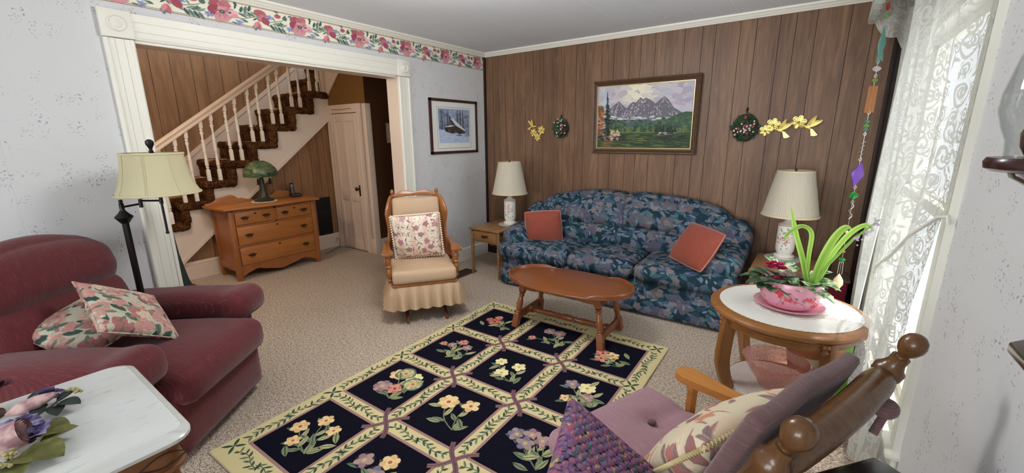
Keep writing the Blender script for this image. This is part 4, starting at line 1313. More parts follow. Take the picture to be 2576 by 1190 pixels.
    B = {(0, 0): [(-.10, .05, .05, 'peach'), (.02, .10, .045, 'peach'), (.10, .02, .04, 'peach'), (-.08, -.06, .04, 'peach')],
         (0, 1): [(-.02, .11, .06, 'peach'), (.10, .08, .055, 'yellow'), (-.07, -.03, .06, 'mauve'), (.02, -.05, .05, 'rose')],
         (0, 2): [(.06, .10, .04, 'rose'), (.10, .02, .04, 'mauve'), (-.02, .06, .035, 'mauve'), (-.09, .08, .03, 'rose')],
         (0, 3): [(-.02, .02, .06, 'red'), (.02, .09, .035, 'rose'), (-.06, .06, .035, 'red')],
         (1, 0): [(-.07, .09, .05, 'mauve'), (.06, .07, .05, 'peach'), (0, .0, .05, 'blue')],
         (1, 1): [(-.05, .09, .065, 'peach'), (.09, .06, .055, 'peach')],
         (1, 2): [(-.06, .09, .045, 'yellow'), (.07, .03, .05, 'yellow'), (-.04, -.05, .05, 'yellow')],
         (1, 3): [(.05, .10, .05, 'mauve'), (.11, .04, .05, 'mauve'), (-.12, .04, .03, 'rose')],
         (2, 0): [(0, .08, .06, 'rose'), (-.08, .02, .05, 'mauve'), (.08, .0, .05, 'peach')],
         (2, 1): [(-.05, .10, .05, 'blue'), (.03, .09, .05, 'mauve'), (-.01, .03, .05, 'blue'), (.08, .04, .045, 'mauve')],
         (2, 2): [(.02, .10, .05, 'blue'), (.09, .03, .055, 'yellow'), (.04, -.06, .05, 'mauve'), (-.08, -.02, .035, 'peach')],
         (2, 3): [(-.04, .04, .055, 'rose'), (.02, .0, .05, 'peach'), (-.07, -.03, .05, 'rose')]}
    for (i, j), fl in B.items(): bouquet(xs[i], ys[j], fl, R0 + rs.uniform(-.3, .3))
    # two big rosettes in one tile
    for (dx, dy) in ((-.03, .12), (.1, .06)):
        a.disc(xs[0] + dx, ys[1] + dy, .068, (96, 116, 100), 18, wob=.08); a.flower(xs[0] + dx, ys[1] + dy, .055, (176, 170, 128), (214, 190, 140), (170, 110, 90), 10)
    a.done('rug_pile', vcol('rug_pile', .95, .08, (380, .5, .004)), t)
rug()
# ================================================================== glider rocker
M_MAPLE = wood('rocker_maple', (116, 66, 32), (168, 106, 56), .28, 'Z', 1, .6)
def glider():
    t = thing('glider_chair', 'wooden glider rocker with beige check cushions and pleated skirt', 'chair', (-2.80, 2.475, 0), math.atan2(-.6, .8))
    # local +x = front, +y = the sitter's left
    HW = .235
    # back posts (scrolled wings) leaning back
    def back(f): return Vector((-.215 - .17 * f, 0, .40 + .61 * f))
    for s in (-1, 1):
        b = MB()
        pts = []
        for k in range(13):
            f = k / 12
            w = .030 + .068 * math.exp(-((f - .80) / .22) ** 2) + .040 * math.exp(-((f - .08) / .16) ** 2)
            pts.append((f, w))
        out = [(back(f).x + w * 1.3, back(f).z) for f, w in pts] + [(back(f).x - .02, back(f).z) for f, w in reversed(pts)]
        b.prism(out, s * HW - .013, s * HW + .013, M=frame((0, s * .5 * .30, 0), (1, s * .5, 0), (0, 0, 1), (0, 1, 0)), bev=.005)
        tp = back(1.0)
        b.lathe([(.012, -.01), (.016, .0), (.009, .008), (.017, .022), (.019, .034), (.012, .052), (.004, .06), (.001, .062)], 14, T(tp.x + .012, s * (HW - .03), tp.z))
        b.build('wing_post', M_MAPLE, t, 40)
    # shaped crest rail
    b = MB(); up, lo = [], []
    for k in range(25):
        u = -1 + 2 * k / 24
        up.append((u * HW, .985 + .028 * cos(u * 1.7) - .012 * cos(u * 7)))
        lo.append((u * HW, .945 + .020 * cos(u * 1.6)))
    b.prism(up + lo[::-1], -.012, .012, M=T(-.365, 0, 0) @ RY(-.27) @ T(.262, 0, .005) @ frame((0, 0, 0), (0, 1, 0), (0, 0, 1), (1, 0, 0)), bev=.004)
    b.build('crest_rail', M_MAPLE, t, 40)
    # upholstered back in two tufted pieces
    Mb = frame(back(.5) + Vector((.045, 0, 0)), (0, 1, 0), (back(1) - back(0)).normalized(), (1, 0, .28))
    b = MB(); b.soft((0, .20, 0), (2 * HW - .03, .20, .075), .035, (0, 0, .018), (12, 10, 4), M=Mb); b.build('headrest', M_BEIGE, t, 60)
    b = MB(); b.soft((0, -.06, -.004), (2 * HW - .03, .36, .07), .03, (0, 0, .02), (12, 14, 4), M=Mb); b.build('back_cushion', M_BEIGE, t, 60)
    # seat
    b = MB(); b.soft((.03, 0, .40), (.52, .54, .11), .030, (.006, .0, .010), (14, 14, 6)); b.build('seat_cushion', M_BEIGE, t, 60)
    b = MB(); b.span((.235, -.275, .315), (.275, .275, .345), .01); b.span((-.2, -.275, .315), (.25, -.245, .345), .008); b.span((-.2, .245, .315), (.25, .275, .345), .008); b.build('seat_rail', M_MAPLE, t)
    # arms with turned spindles
    for s in (-1, 1):
        b = MB()
        pts = [(-.26, -.022), (-.1, -.028), (.06, -.034), (.15, -.05), (.19, -.045), (.205, 0), (.19, .045), (.15, .05), (.06, .034), (-.1, .028), (-.26, .022)]
        b.prism(pts, .575, .605, M=T(0, s * .295, 0), bev=.008); b.build('arm', M_MAPLE, t, 40)
        for x in (.06, .145):
            b = MB(); b.turned((x, s * .285, .33), (x, s * .292, .578), [(.018, 0), (.024, .08), (.015, .14), (.022, .19), (.026, .3), (.024, .42), (.015, .5), (.024, .56), (.015, .62), (.025, .74), (.022, .86), (.013, .92), (.02, 1)], 14); b.build('spindle', M_MAPLE, t, 40)
        b = MB(); b.cyl((-.2, s * .275, .33), (-.235, s * .285, .578), .014, seg=10); b.build('rear_spindle', M_MAPLE, t)
    # pleated skirt
    def skirt(u, v):
        # runs round front and both sides
        per = [(-.2, -.278), (.262, -.278), (.262, .278), (-.2, .278)]
        seg = [.462, .556, .462]; L_ = sum(seg); d = u * L_
        if d < seg[0]: p = Vector((-.2 + d, -.278)); nrm = Vector((0, -1))
        elif d < seg[0] + seg[1]: p = Vector((.262, -.278 + d - seg[0])); nrm = Vector((1, 0))
        else: p = Vector((.262 - (d - seg[0] - seg[1]), .278)); nrm = Vector((0, 1))
        w = (.5 - .5 * cos(u * 2 * PI * 15)) ** .6
        fl = (1 - v) ** 1.1
        q = p + nrm * (.004 + .012 * w * min(1, (1 - v) * 3) + fl * (.022 + .050 * w))
        return (q.x, q.y, .125 + .205 * v + .010 * (1 - v) * w)
    b = MB(); b.sheet(skirt, 320, 8, uvs=(1.48, .2)); o = b.build('pleated_skirt', M_BEIGE, t, 70)
    # glider base
    b = MB()
    for s in (-1, 1):
        b.prism([(-.30, .0), (-.27, 0), (-.2, .05), (.14, .05), (.27, 0), (.31, 0), (.305, .02), (.16, .095), (-.2, .095), (-.30, .03)], s * .165 - .014, s * .165 + .014, M=frame((0, 0, 0), (1, 0, 0), (0, 0, 1), (0, 1, 0)), bev=.004)
        b.span((.10, s * .165 - .016, .08), (.15, s * .165 + .016, .30), .004).span((-.2, s * .165 - .016, .08), (-.15, s * .165 + .016, .30), .004)
        b.span((.06, s * .22 - .014, .06), (.1, s * .22 + .014, .32), .004)
    b.span((.11, -.165, .06), (.14, .165, .09)).span((-.19, -.165, .06), (-.16, .165, .09))
    b.build('glider_base', M_DKWOOD, t)
M_DKWOOD = wood('dark_maple', (70, 38, 24), (110, 66, 40), .35, 'X', 1, .6)
glider()
def cush_ruffle(w, h, M_, t, m, th=.018, amp=.012, n=36):
    pts = []
    for k in range(n * 4):
        s_, f = divmod(k, n); f /= n
        u, v = ((-1 + 2 * f, -1), (1, -1 + 2 * f), (1 - 2 * f, 1), (-1, 1 - 2 * f))[s_]
        j = 1 + (amp / (w / 2)) * (k % 2)
        pts.append((u * w / 2 * j, v * h / 2 * j, amp * .4 * (1 if k % 2 else -1)))
    b = MB(); b.tube(pts, th / 2, 6, True); b.build('ruffle', m, t, 70)
gf = math.atan2(-.6, .8)
gl = Vector((-2.80, 2.475, 0)); gfx = Vector((.8, -.6, 0)); gw = Vector((.6, .8, 0))
def mat_from2(c, x, y):
    x = Vector(x).normalized(); y = Vector(y); y = (y - x * y.dot(x)).normalized()
    return frame(c, x, y, x.cross(y))
c = gl + gfx * (-.085) + gw * .005 + Vector((0, 0, .635))
p = cushion('throw_pillow', 'cream ruffled pillow with pink striped roses on the glider', M_PILROSE, .43, .41, .14, mat_from2((-2.86, 2.495, .678), (.72, .692, .057), (.10, -.12, .98)), None, None, .012, 'pillow')
cush_ruffle(.42, .40, None, p, mat('cream_ruffle', (226, 210, 188), .9), .016, .010)

# ================================================================== floor lamp
def floor_lamp():
    t = thing('floor_lamp', 'black swing-arm floor lamp with cream bell shade behind the recliner', 'lamp', (-3.25, .63, 0))
    MK = mat('oil_rubbed_bronze', (34, 28, 28), .35, .5, .5)
    b = MB(); b.lathe([(.001, 0), (.13, 0), (.132, .012), (.11, .024), (.05, .035), (.022, .06), (.001, .06)], 28); b.build('base', MK, t)
    b = MB(); b.lathe([(.017, .04), (.017, 1.06), (.018, 1.075), (.001, 1.075)], 14, wob=lambda a, z: 1 + .06 * cos(8 * a))
    b.lathe([(.018, 1.07), (.022, 1.075), (.038, 1.098), (.044, 1.106), (.042, 1.112), (.024, 1.13), (.014, 1.145), (.001, 1.145)], 20); b.lathe([(.012, 1.14), (.012, 1.185), (.008, 1.19), (.011, 1.2), (.008, 1.208), (.001, 1.21)], 12); b.build('pole', MK, t)
    # jointed arm, then the shade post
    a0 = Vector((0, 0, 1.165)); a1 = Vector((.01, .085, 1.175)); a2 = Vector((.085, .165, 1.19))
    b = MB(); b.tube([a0, a1], .006, 8); b.cyl(a1 + Vector((0, 0, -.022)), a1 + Vector((0, 0, .028)), .010, seg=10)
    b.tube([a1 + Vector((0, 0, .018)), a2], .006, 8); b.cyl(a2 + Vector((0, 0, -.018)), a2 + Vector((0, 0, .018)), .010, seg=10); b.build('swing_arm', MK, t)
    b = MB(); b.cyl(a2 + Vector((0, 0, -.19)), a2 + Vector((0, 0, .33)), .0065, seg=10); b.ball(a2 + Vector((0, 0, -.195)), .010, 10, 8); b.build('shade_post', MK, t)
    O = T(a2.x, a2.y, a2.z)
    ms = m_shade('cream_bell_shade', (216, 208, 172))
    b = MB(); b.lathe([(.205, .042), (.196, .06), (.178, .10), (.165, .15), (.156, .20), (.150, .25), (.148, .275)], 48, O, cap=False)
    b.lathe([(.202, .043), (.175, .10), (.153, .20), (.146, .274)], 48, O, cap=False); b.build('lamp_shade', ms, t, 60)
    b = MB(); b.lathe([(.2055, .040), (.2085, .043), (.2065, .052), (.204, .052)], 48, O, cap=False); b.lathe([(.148, .268), (.1515, .272), (.1515, .279), (.148, .282)], 48, O, cap=False)
    for k in range(8):
        a = k * PI / 4 + .25
        b.tube([((r + .0015) * cos(a), (r + .0015) * sin(a), z) for r, z in ((.205, .045), (.196, .06), (.178, .10), (.165, .15), (.156, .20), (.150, .25), (.148, .275))], .0022, 6, M=O)
    b.build('shade_trim', mat('cream_tape', (196, 187, 148), .8), t)
    b = MB(); b.lathe([(.007, .27), (.013, .285), (.008, .30), (.012, .312), (.021, .330), (.020, .346), (.010, .356), (.001, .358)], 16, O)
    for k in range(3): b.cyl(O @ Vector((0, 0, .272)), O @ Vector((.147 * cos(k * 2.1), .147 * sin(k * 2.1), .272)), .0022, seg=6)
    b.build('finial', MK, t)
floor_lamp()

# ================================================================== recliner
RF = Vector((.789, .614, 0)).normalized(); RW = Vector((-.614, .789, 0)).normalized()
def recliner():
    t = thing('recliner', 'wide burgundy corduroy recliner in front of the floor lamp', 'recliner', (-2.52, .72, 0), math.atan2(RF.y, RF.x))
    # local +x = front, +y = far arm
    DR = lambda c: (c.y + .15 * c.x, c.x - c.z)
    wr = lambda q: q + Vector((0, 0, .008 * noise.noise(q * 4)))
    b = MB(); b.soft((-.42, 0, .17), (.80, .86, .24), .05, n=(12, 12, 6)); b.build('base', M_BURG, t, 60, uvf=DR)
    b = MB(); b.soft((-.005, 0, .205), (.10, .68, .30), .03, (.015, 0, 0), (4, 14, 8)); b.build('footrest', M_BURG, t, 60, uvf=DR)
    b = MB(); b.soft((-.22, 0, .40), (.66, .67, .19), .066, (.02, 0, .03), (14, 14, 8), fn=wr); b.build('seat_cushion', M_BURG, t, 60, uvf=DR)
    for s in (-1, 1):
        b = MB(); b.soft((-.44, s * .40, .29), (.80, .17, .44), .05, n=(12, 5, 8))
        def arm(q, s=s):
            q = wr(q); k = max(0, min(1, (q.x + .14) / .08)); k = k * k * (3 - 2 * k); c = Vector((q.x, s * .395, .555)); q = c + (q - c) * (1 + .14 * k)
            return q + Vector((0, s * .02, -.05 * max(0, -(q.x + .4)) * 1.0))
        b.soft((-.42, s * .395, .555), (.88, .25, .165), .066, (.015, .0, .008), (30, 8, 8), fn=arm); b.build('arm', M_BURG, t, 60, uvf=DR)
    # reclined back: lower cushion and the big head roll
    def tilt(q):
        return q
    Mb = T(-.70, 0, .42) @ RY(-.30)
    b = MB(); b.soft((0, 0, .17), (.24, .76, .42), .09, (.045, 0, 0), (8, 16, 10), M=Mb, fn=wr); b.build('back_cushion', M_BURG, t, 60, uvf=DR)
    b = MB(); b.soft((-.005, 0, .475), (.31, .80, .36), .14, (.04, 0, .02), (10, 18, 12), M=Mb, fn=lambda q: wr(q) + Vector((0, 0, -.10 * (q.y / .4) ** 2 * max(0, (q.z - .4) / .3)))); b.build('head_roll', M_BURG, t, 60, uvf=DR)
    b = MB(); b.soft((-.09, 0, .28), (.16, .78, .62), .07, n=(6, 12, 10), M=Mb); b.build('back_shell', M_BURG, t, 60, uvf=DR)
recliner()
def rec(x, y, z): return Vector((-2.52, .72, 0)) + RF * x + RW * y + Vector((0, 0, z))
rf = math.atan2(RF.y, RF.x)
def camfix(c, x, y):
    x = Vector(x).normalized(); y = Vector(y); y = (y - x * y.dot(x)).normalized()
    return frame(c, x, y, x.cross(y))
cushion('throw_pillow', 'rose tapestry pillow lying lower on the recliner, partly under the other', M_PILFLOR, .335, .335, .11, camfix((-2.844, .323, .645), (-.34, .896, .286), (-.80, -.436, .41)), 'rose tapestry pillows on the recliner', .005, .008, 'pillow', seed=1)
cushion('throw_pillow', 'rose tapestry pillow propped diagonally on top, nearest the far recliner arm', M_PILFLOR, .375, .375, .11, camfix((-2.752, .471, .693), (-.269, .814, -.515), (-.889, -.005, .458)), 'rose tapestry pillows on the recliner', .005, .008, 'pillow', seed=6)

# ================================================================== marble topped table
def m_marble():
    n = NT('veined_marble', (206, 208, 204), .12, .5)
    v = n.obj()
    a = n.noise(n.map(v, (30, 9, 9), rot=(0, 0, .35)), 1.2, 5, .7, .6)
    b = n.noise(v, 3, 2)
    n.set('Base Color', n.mix(n.rng(a, .56, .72, 0, .55), n.mix(n.rng(b, .35, .7, 0, 1), (208, 211, 208), (196, 196, 190)), (140, 146, 144)))
    return n.m
M_WALN = wood('carved_walnut', (92, 56, 32), (142, 92, 54), .4, 'Y', 1, .6)
def marble_table():
    t = thing('marble_table', 'white marble-topped carved walnut table beside the recliner', 'table', (-1.811, .018, 0))
    x0, x1, y0, y1 = -.357, .357, -.321, .321
    H = .68
    def rr(a, r, n=8):
        p = []
        for cx, cy, s in ((x1 - a - r, y1 - a - r, 0), (x0 + a + r, y1 - a - r, PI / 2), (x0 + a + r, y0 + a + r, PI), (x1 - a - r, y0 + a + r, 1.5 * PI)):
            for k in range(n + 1): p.append((cx + r * cos(s + PI / 2 * k / n), cy + r * sin(s + PI / 2 * k / n)))
        return p
    b = MB(); n = len(rr(0, .07))
    vs, fs = [], []
    prof = [(.0, .07, H - .022), (.0, .07, H - .012), (.006, .07, H - .006), (.016, .066, H - .004), (.02, .064, H)]
    for a, r, z in prof: vs += [(x, y, z) for x, y in rr(a, r)]
    for i in range(len(prof) - 1):
        for k in range(n): fs.append((i * n + k, i * n + (k + 1) % n, (i + 1) * n + (k + 1) % n, (i + 1) * n + k))
    fs += [tuple(range(n))[::-1], tuple((len(prof) - 1) * n + k for k in range(n))]
    b.add(vs, fs); b.build('marble_top', m_marble(), t, 40)
    b = MB(); b.prism(rr(.015, .06), H - .036, H - .022); b.prism(rr(.03, .055), H - .11, H - .036, bev=.002); b.prism(rr(.022, .058), H - .122, H - .108, bev=.004); b.build('apron', M_WALN, t, 40)
    # incised scroll lines on the apron
    b = MB()
    for s in (0, 1):
        pts = []
        for k in range(41):
            u = k / 40
            y = -.295 + .59 * u; z = H - .075 + .022 * sin(u * PI * 5) * (1 if s else -1)
            pts.append((x1 - .0295, y, z))
        b.tube(pts, .0022, 5)
    pts2 = [(x0 + .06 + .59 * k / 40, y1 - .0295, H - .075 + .022 * sin(k / 40 * PI * 5)) for k in range(41)]
    b.tube(pts2, .0022, 5); b.build('carved_scroll', mat('carving_dark', (52, 30, 20), .6), t)
    for sx in (-1, 1):
        for sy in (-1, 1):
            b = MB()
            pts = [(sx * .27, sy * .23, H - .11), (sx * .29, sy * .25, .42), (sx * .26, sy * .22, .22), (sx * .27, sy * .23, .08), (sx * .31, sy * .27, .02)]
            b.tube(pts, [.042, .04, .026, .022, .03], 10); b.build('leg', M_WALN, t, 50)
    b = MB(); b.span((-.26, -.02, .19), (.26, .02, .22), .006).span((-.02, -.22, .192), (.02, .22, .218), .006); b.build('stretcher', M_WALN, t)
marble_table()

# silk flower arrangement on the marble
def leafmesh(b, c, ln, w, az, el, curl=.3, n=6, mi=0, tooth=0):
    d = Vector((cos(az) * cos(el), sin(az) * cos(el), sin(el))); s = Vector((-sin(az), cos(az), 0)); nrm = d.cross(s)
    c = Vector(c)
    def f(u, v):
        x = u * ln; ww = w * sin(PI * min(1, .06 + u * .94)) ** .8 * (1 + (tooth * (.12 if int(u * n) % 2 else -.05)))
        return c + d * x + s * (v - .5) * 2 * ww + nrm * (-(curl * ln) * (u * u) + .25 * ww * abs(v - .5) * 2)
    b.sheet(f, n, 4, mi=mi)
def bloom(b, c, r, petals, az0=0, cup=.5, rings=2, mi=0):
    for k in range(rings):
        for j in range(petals):
            az = az0 + 2 * PI * j / petals + k * .5
            leafmesh(b, c, r * (1 - .28 * k), r * .42, az, cup + k * .45, -.12 + .25 * (1 - k), 4, mi)
def arrangement():
    o = Vector((-1.86, .04, .6805))
    t = thing('flower_arrangement', 'silk flower spray of mauve roses, violets and olive leaves on the marble table', 'flowers', o)
    def P(x, y, h): return Vector((x * .895, y * .895, .682 + h)) - o
    ml = NT('olive_leaf', (92, 96, 42), .6); ml.set('Base Color', ml.ramp(ml.noise(ml.obj(), 30, 3), [(.35, (78, 82, 38)), (.65, (112, 110, 56))]))
    md = mat('dark_leaf', (34, 46, 40), .5); mp = NT('violet_petal', (98, 84, 130), .7); mp.set('Base Color', mp.ramp(mp.noise(mp.obj(), 26, 2), [(.4, (84, 70, 112)), (.6, (160, 148, 196))]))
    mdp = mat('deep_violet_petal', (74, 60, 96), .7)
    mr = NT('dusty_pink_silk', (196, 160, 158), .7); mr.set('Base Color', mr.ramp(mr.noise(mr.obj(), 22, 2), [(.4, (150, 112, 116)), (.6, (206, 172, 168))]))
    mb = mat('cream_berry', (170, 160, 112), .5); mdr = mat('dark_red_petal', (84, 40, 48), .7)
    def lf(c, ln, w, az, el, m, curl=.25):
        b = MB(); leafmesh(b, c, ln, w, az, el, curl, 8); b.build('leaf', m, t, 60)
    for (x, y, ln, w, az, el) in ((-2.02, .03, .115, .050, .75, .30), (-1.90, .0, .125, .052, .62, .25), (-1.93, .05, .08, .034, 1.4, .4), (-1.86, -.02, .09, .036, .1, .3), (-1.90, -.03, .07, .03, -.6, .3)):
        lf(P(x, y, .012), ln, w, az, el, ml.m)
    for (x, y, ln, w, az, el) in ((-2.165, .125, .078, .024, .55, .25), (-2.15, .115, .06, .022, -.1, .1), (-2.18, .125, .055, .022, 1.9, .5), (-2.12, .06, .07, .020, 2.7, .3), (-2.09, .03, .07, .02, 2.2, .3), (-2.28, .06, .06, .016, 2.0, .4), (-2.26, .07, .05, .014, 1.2, .4)):
        lf(P(x, y, .02), ln, w, az, el, md)
    b = MB(); b.tube([P(-2.2, -.05, .008), P(-2.14, .03, .014), P(-2.16, .10, .018), P(-2.19, .15, .03), P(-2.2, .168, .035)], .003, 5); b.tube([P(-2.1, -.05, .008), P(-2.0, .0, .012), P(-1.9, -.02, .012)], .003, 5); b.build('stem', md, t, 60)
    b = MB(); bloom(b, P(-2.235, .105, .03), .048, 6, .4, .15, 3); b.build('violet_flower', mdp, t, 60)
    for (x, y, r) in ((-2.06, .035, .040), (-2.06, .0, .040), (-1.95, .045, .036), (-1.99, .06, .030)):
        b = MB(); bloom(b, P(x, y, .035), r, 5, x * 30, .3, 2); b.build('violet_flower', mp.m, t, 60)
    # a flattened silk bud and a half-open rose
    b = MB(); p, q = P(-2.19, .0, .03), P(-2.18, .128, .05)
    for k in range(3):
        r = .022 * (1 - .22 * k); ln = (q - p).length
        b.lathe([(r * .15, 0), (r * .8, .25 * ln), (r, .6 * ln), (r * .55, .95 * ln), (r * .1, ln * (1 + .03 * k))], 16, aim(p, q) @ RZ(k), cap=False, wob=lambda a, z, k=k: 1 + .25 * sin(2 * a + k * 2 + z * 20))
    b.build('silk_bud', mr.m, t, 60)
    b = MB(); p, q = P(-1.98, -.06, .035), P(-1.955, .03, .055)
    for k in range(5):
        r = .045 * (1 - .17 * k); ln = (q - p).length
        b.lathe([(r * .3, 0), (r * .85, .3 * ln), (r, .7 * ln), (r * 1.05, ln * (1 + .02 * k))], 18, aim(p, q) @ RZ(k * 1.3), cap=False, wob=lambda a, z, k=k: 1 + .16 * sin(2 * a + k * 2 + z * 30))
    b.build('silk_rose', mr.m, t, 60)
    rs = random.Random(8)
    for (x, y, n) in ((-2.213, .168, 6), (-2.164, .177, 5), (-1.885, -.013, 10), (-1.83, -.03, 9)):
        b = MB()
        for k in range(n): b.ball(P(x, y, .035) + Vector((rs.uniform(-.012, .012), rs.uniform(-.012, .012), rs.uniform(-.008, .010))), .0055, 8, 6)
        b.build('berry_cluster', mb, t)
    b = MB(); bloom(b, P(-2.47, .0, .03), .05, 6, 0, .3, 2); b.build('dark_red_flower', mdr, t, 60)
arrangement()
t = thing('candle_holder', 'dark red-brown wooden post at the edge of the marble table', 'candle holder', (-2.06, -.045, .6805))
b = MB(); b.lathe([(.001, 0), (.05, 0), (.05, .01), (.018, .025), (.013, .06), (.012, .14), (.02, .15), (.022, .165), (.001, .165)], 16); b.build('stick', mat('dark_mahogany', (58, 28, 24), .35), t)
# ================================================================== landscape painting over the sofa
M_PAINT = vcol('oil_paint', .55, .3, (300, .25, .002))
def picture_frame(t, F, w, h, fw, fd, m, m2=None):
    """mitred frame: outer size w x h"""
    prof = [(0, 0), (0, fd * .7), (fw * .12, fd), (fw * .3, fd * .9), (fw * .45, fd * .65), (fw * .6, fd * .8), (fw * .8, fd * .55), (fw, fd * .45), (fw, 0)]
    b = MB(); n = len(prof); vs = []
    for (sx, sy) in ((-1, -1), (1, -1), (1, 1), (-1, 1)):
        for a, d in prof: vs.append((sx * (w / 2 - a), sy * (h / 2 - a), d))
    fs = []
    for k in range(4):
        k2 = (k + 1) % 4
        for i in range(n - 1): fs.append((k * n + i, k * n + i + 1, k2 * n + i + 1, k2 * n + i))
    b.add(vs, fs, F)
    b.build('frame', m, t, 20)
    if m2:
        b = MB(); e = fw + .0
        for (x0, x1, y0, y1) in ((-w / 2 + e, w / 2 - e, h / 2 - e - .006, h / 2 - e), (-w / 2 + e, w / 2 - e, -h / 2 + e, -h / 2 + e + .006), (-w / 2 + e, -w / 2 + e + .006, -h / 2 + e, h / 2 - e), (w / 2 - e - .006, w / 2 - e, -h / 2 + e, h / 2 - e)):
            b.span((x0, y0, .004), (x1, y1, fd * .45 + .002), M=F)
        b.build('liner', m2, t)
def painting():
    cx, cz = -1.5, 1.7305
    t = thing('painting', 'framed landscape painting of mountains over a lake above the sofa', 'painting', (cx, YB - .014, cz))
    F = frame((0, 0, 0), (1, 0, 0), (0, 0, 1), (0, -1, 0)) @ RX(.028)
    W, H = 1.075, .735
    picture_frame(t, F, W, H, .052, .034, wood('walnut_frame', (58, 40, 28), (98, 70, 48), .45, 'X', 1, .6), mat('gilt_liner', (206, 190, 130), .35, .5, .3))
    cw, ch = W - .104, H - .104
    st = random.getstate(); random.seed(12)
    a = Art(F @ T(0, 0, .006), .000004)
    def q(x, y):
        t_ = (y - 225) / 497; xl = 668 - 13 * t_; u = max(0, min(1, (x - xl) / (779 - 37 * t_))); yt = 225 - 68 * u; yb = 722 + 3 * u
        return ((u - .5) * cw, (max(0, min(1, (yb - y) / (yb - yt))) - .5) * ch)
    def Pp(pts, c): a.poly([q(*p) for p in pts], c)
    def D_(x, y, rx, ry, c, wob=.15, ang=0.0):
        px, py = q(x, y)
        x0, x1, y0, y1 = -cw / 2, cw / 2, -ch / 2, ch / 2
        r1, r2 = rx / 779 * cw, ry / 500 * ch
        px = max(x0 + r1 * 1.2, min(x1 - r1 * 1.2, px)); py = max(y0 + r2 * 1.2, min(y1 - r2 * 1.2, py))
        a.disc(px, py, r1, c, 9, r2, ang, wob)
    lerp = lambda c, d, f: tuple(int(p + (r - p) * f) for p, r in zip(c, d))
    a.rect(-cw / 2, -ch / 2, cw / 2, ch / 2, (178, 172, 182))
    for k in range(240):
        x = random.uniform(690, 1430); y = random.uniform(190, 450)
        gx = math.exp(-((x - 1010) / 110) ** 2 - ((y - 250) / 130) ** 2)
        c = lerp(random.choice([(168, 160, 176), (184, 176, 188), (176, 180, 192), (192, 184, 190)]), (226, 220, 196), min(1, gx * 1.3 + random.uniform(-.1, .1)))
        if x < 760: c = lerp(c, (186, 202, 212), .6)
        D_(x, y, random.uniform(22, 60), random.uniform(10, 24), c, .25, random.uniform(-.4, .4))
    # mountain range: dark mass, then lit and shaded facets
    Pp([(735, 470), (760, 410), (800, 375), (850, 335), (885, 370), (915, 392), (945, 355), (970, 338), (990, 345), (1030, 302), (1052, 318), (1072, 303), (1110, 320), (1148, 350), (1180, 320), (1218, 290), (1250, 318), (1285, 380), (1335, 412), (1400, 470), (1400, 500), (735, 500)], (104, 102, 114))
    peaks = [(850, 335), (970, 338), (1030, 302), (1072, 303), (1218, 290), (800, 375), (915, 392), (1148, 352), (1285, 382)]
    for k in range(620):
        px, py = random.choice(peaks); dy = random.uniform(0, 1) ** 1.2 * (478 - py); dx = random.uniform(-1, 1) * dy * .8
        x, y = px + dx, py + dy + 6
        if x < 760 or x > 1380 or y > 480: continue
        c = random.choice([(84, 84, 98), (96, 96, 110), (120, 112, 118), (206, 200, 200), (216, 212, 212), (176, 160, 156)]) if dx > -dy * .2 else random.choice([(210, 200, 196), (222, 216, 214), (132, 126, 136), (190, 176, 170)])
        l = random.uniform(7, 20); s = 1 if dx > 0 else -1
        Pp([(x, y), (x + s * l * .5, y + l), (x + s * l * .15, y + l * .9)], c)
    for k in range(40):
        x = random.uniform(780, 1380); y = random.uniform(455, 488); D_(x, y, random.uniform(14, 34), random.uniform(4, 9), random.choice([(206, 206, 210), (190, 194, 200), (170, 176, 184)]), .3)
    # wooded hills
    Pp([(735, 500), (790, 486), (850, 484), (905, 508), (950, 535), (735, 560)], (64, 84, 74))
    Pp([(900, 520), (960, 486), (1060, 478), (1150, 490), (1200, 480), (1200, 560), (900, 560)], (74, 96, 92))
    Pp([(1130, 520), (1200, 488), (1260, 460), (1330, 425), (1380, 412), (1440, 416), (1440, 580), (1130, 580)], (58, 84, 62))
    Pp([(735, 560), (800, 545), (1000, 548), (1160, 545), (1440, 552), (1440, 600), (640, 600), (640, 560)], (98, 112, 66))
    for k in range(160):
        x = random.uniform(750, 1425); y = random.uniform(490, 580) if x < 1180 else random.uniform(450, 575)
        D_(x, y, random.uniform(8, 20), random.uniform(5, 12), random.choice([(52, 76, 60), (72, 98, 72), (90, 112, 70), (60, 88, 78), (44, 66, 54)]), .3)
    for k in range(46):
        x = random.uniform(800, 1410); y0 = random.uniform(568, 586); h = random.uniform(22, 60)
        Pp([(x, y0 - h), (x + h * .13, y0), (x - h * .13, y0)], random.choice([(40, 62, 46), (60, 84, 52), (84, 104, 58), (34, 52, 42)]))
    # lake
    Pp([(640, 600), (900, 594), (1160, 592), (1450, 582), (1450, 740), (640, 740)], (52, 72, 46))
    for k in range(200):
        x = random.uniform(690, 1380); y = random.uniform(606, 712)
        c = random.choice([(36, 48, 34), (58, 74, 40), (84, 94, 50), (44, 60, 50), (104, 110, 68), (34, 44, 34)])
        if x < 860 and y > 650: c = random.choice([(150, 100, 40), (120, 84, 40), (96, 84, 44)])
        if x > 1180 and y < 660: c = random.choice([(30, 40, 32), (40, 52, 40)])
        D_(x, y, random.uniform(14, 44), random.uniform(1.5, 4.5), c, .2)
    # island with pines
    for k in range(34):
        x = random.uniform(1145, 1300); y0 = random.uniform(578, 596); h = random.uniform(40, 100) * (1 - abs(x - 1210) / 190)
        Pp([(x, y0 - h), (x + h * .13, y0), (x - h * .13, y0)], random.choice([(26, 40, 32), (36, 54, 40), (48, 66, 44)]))
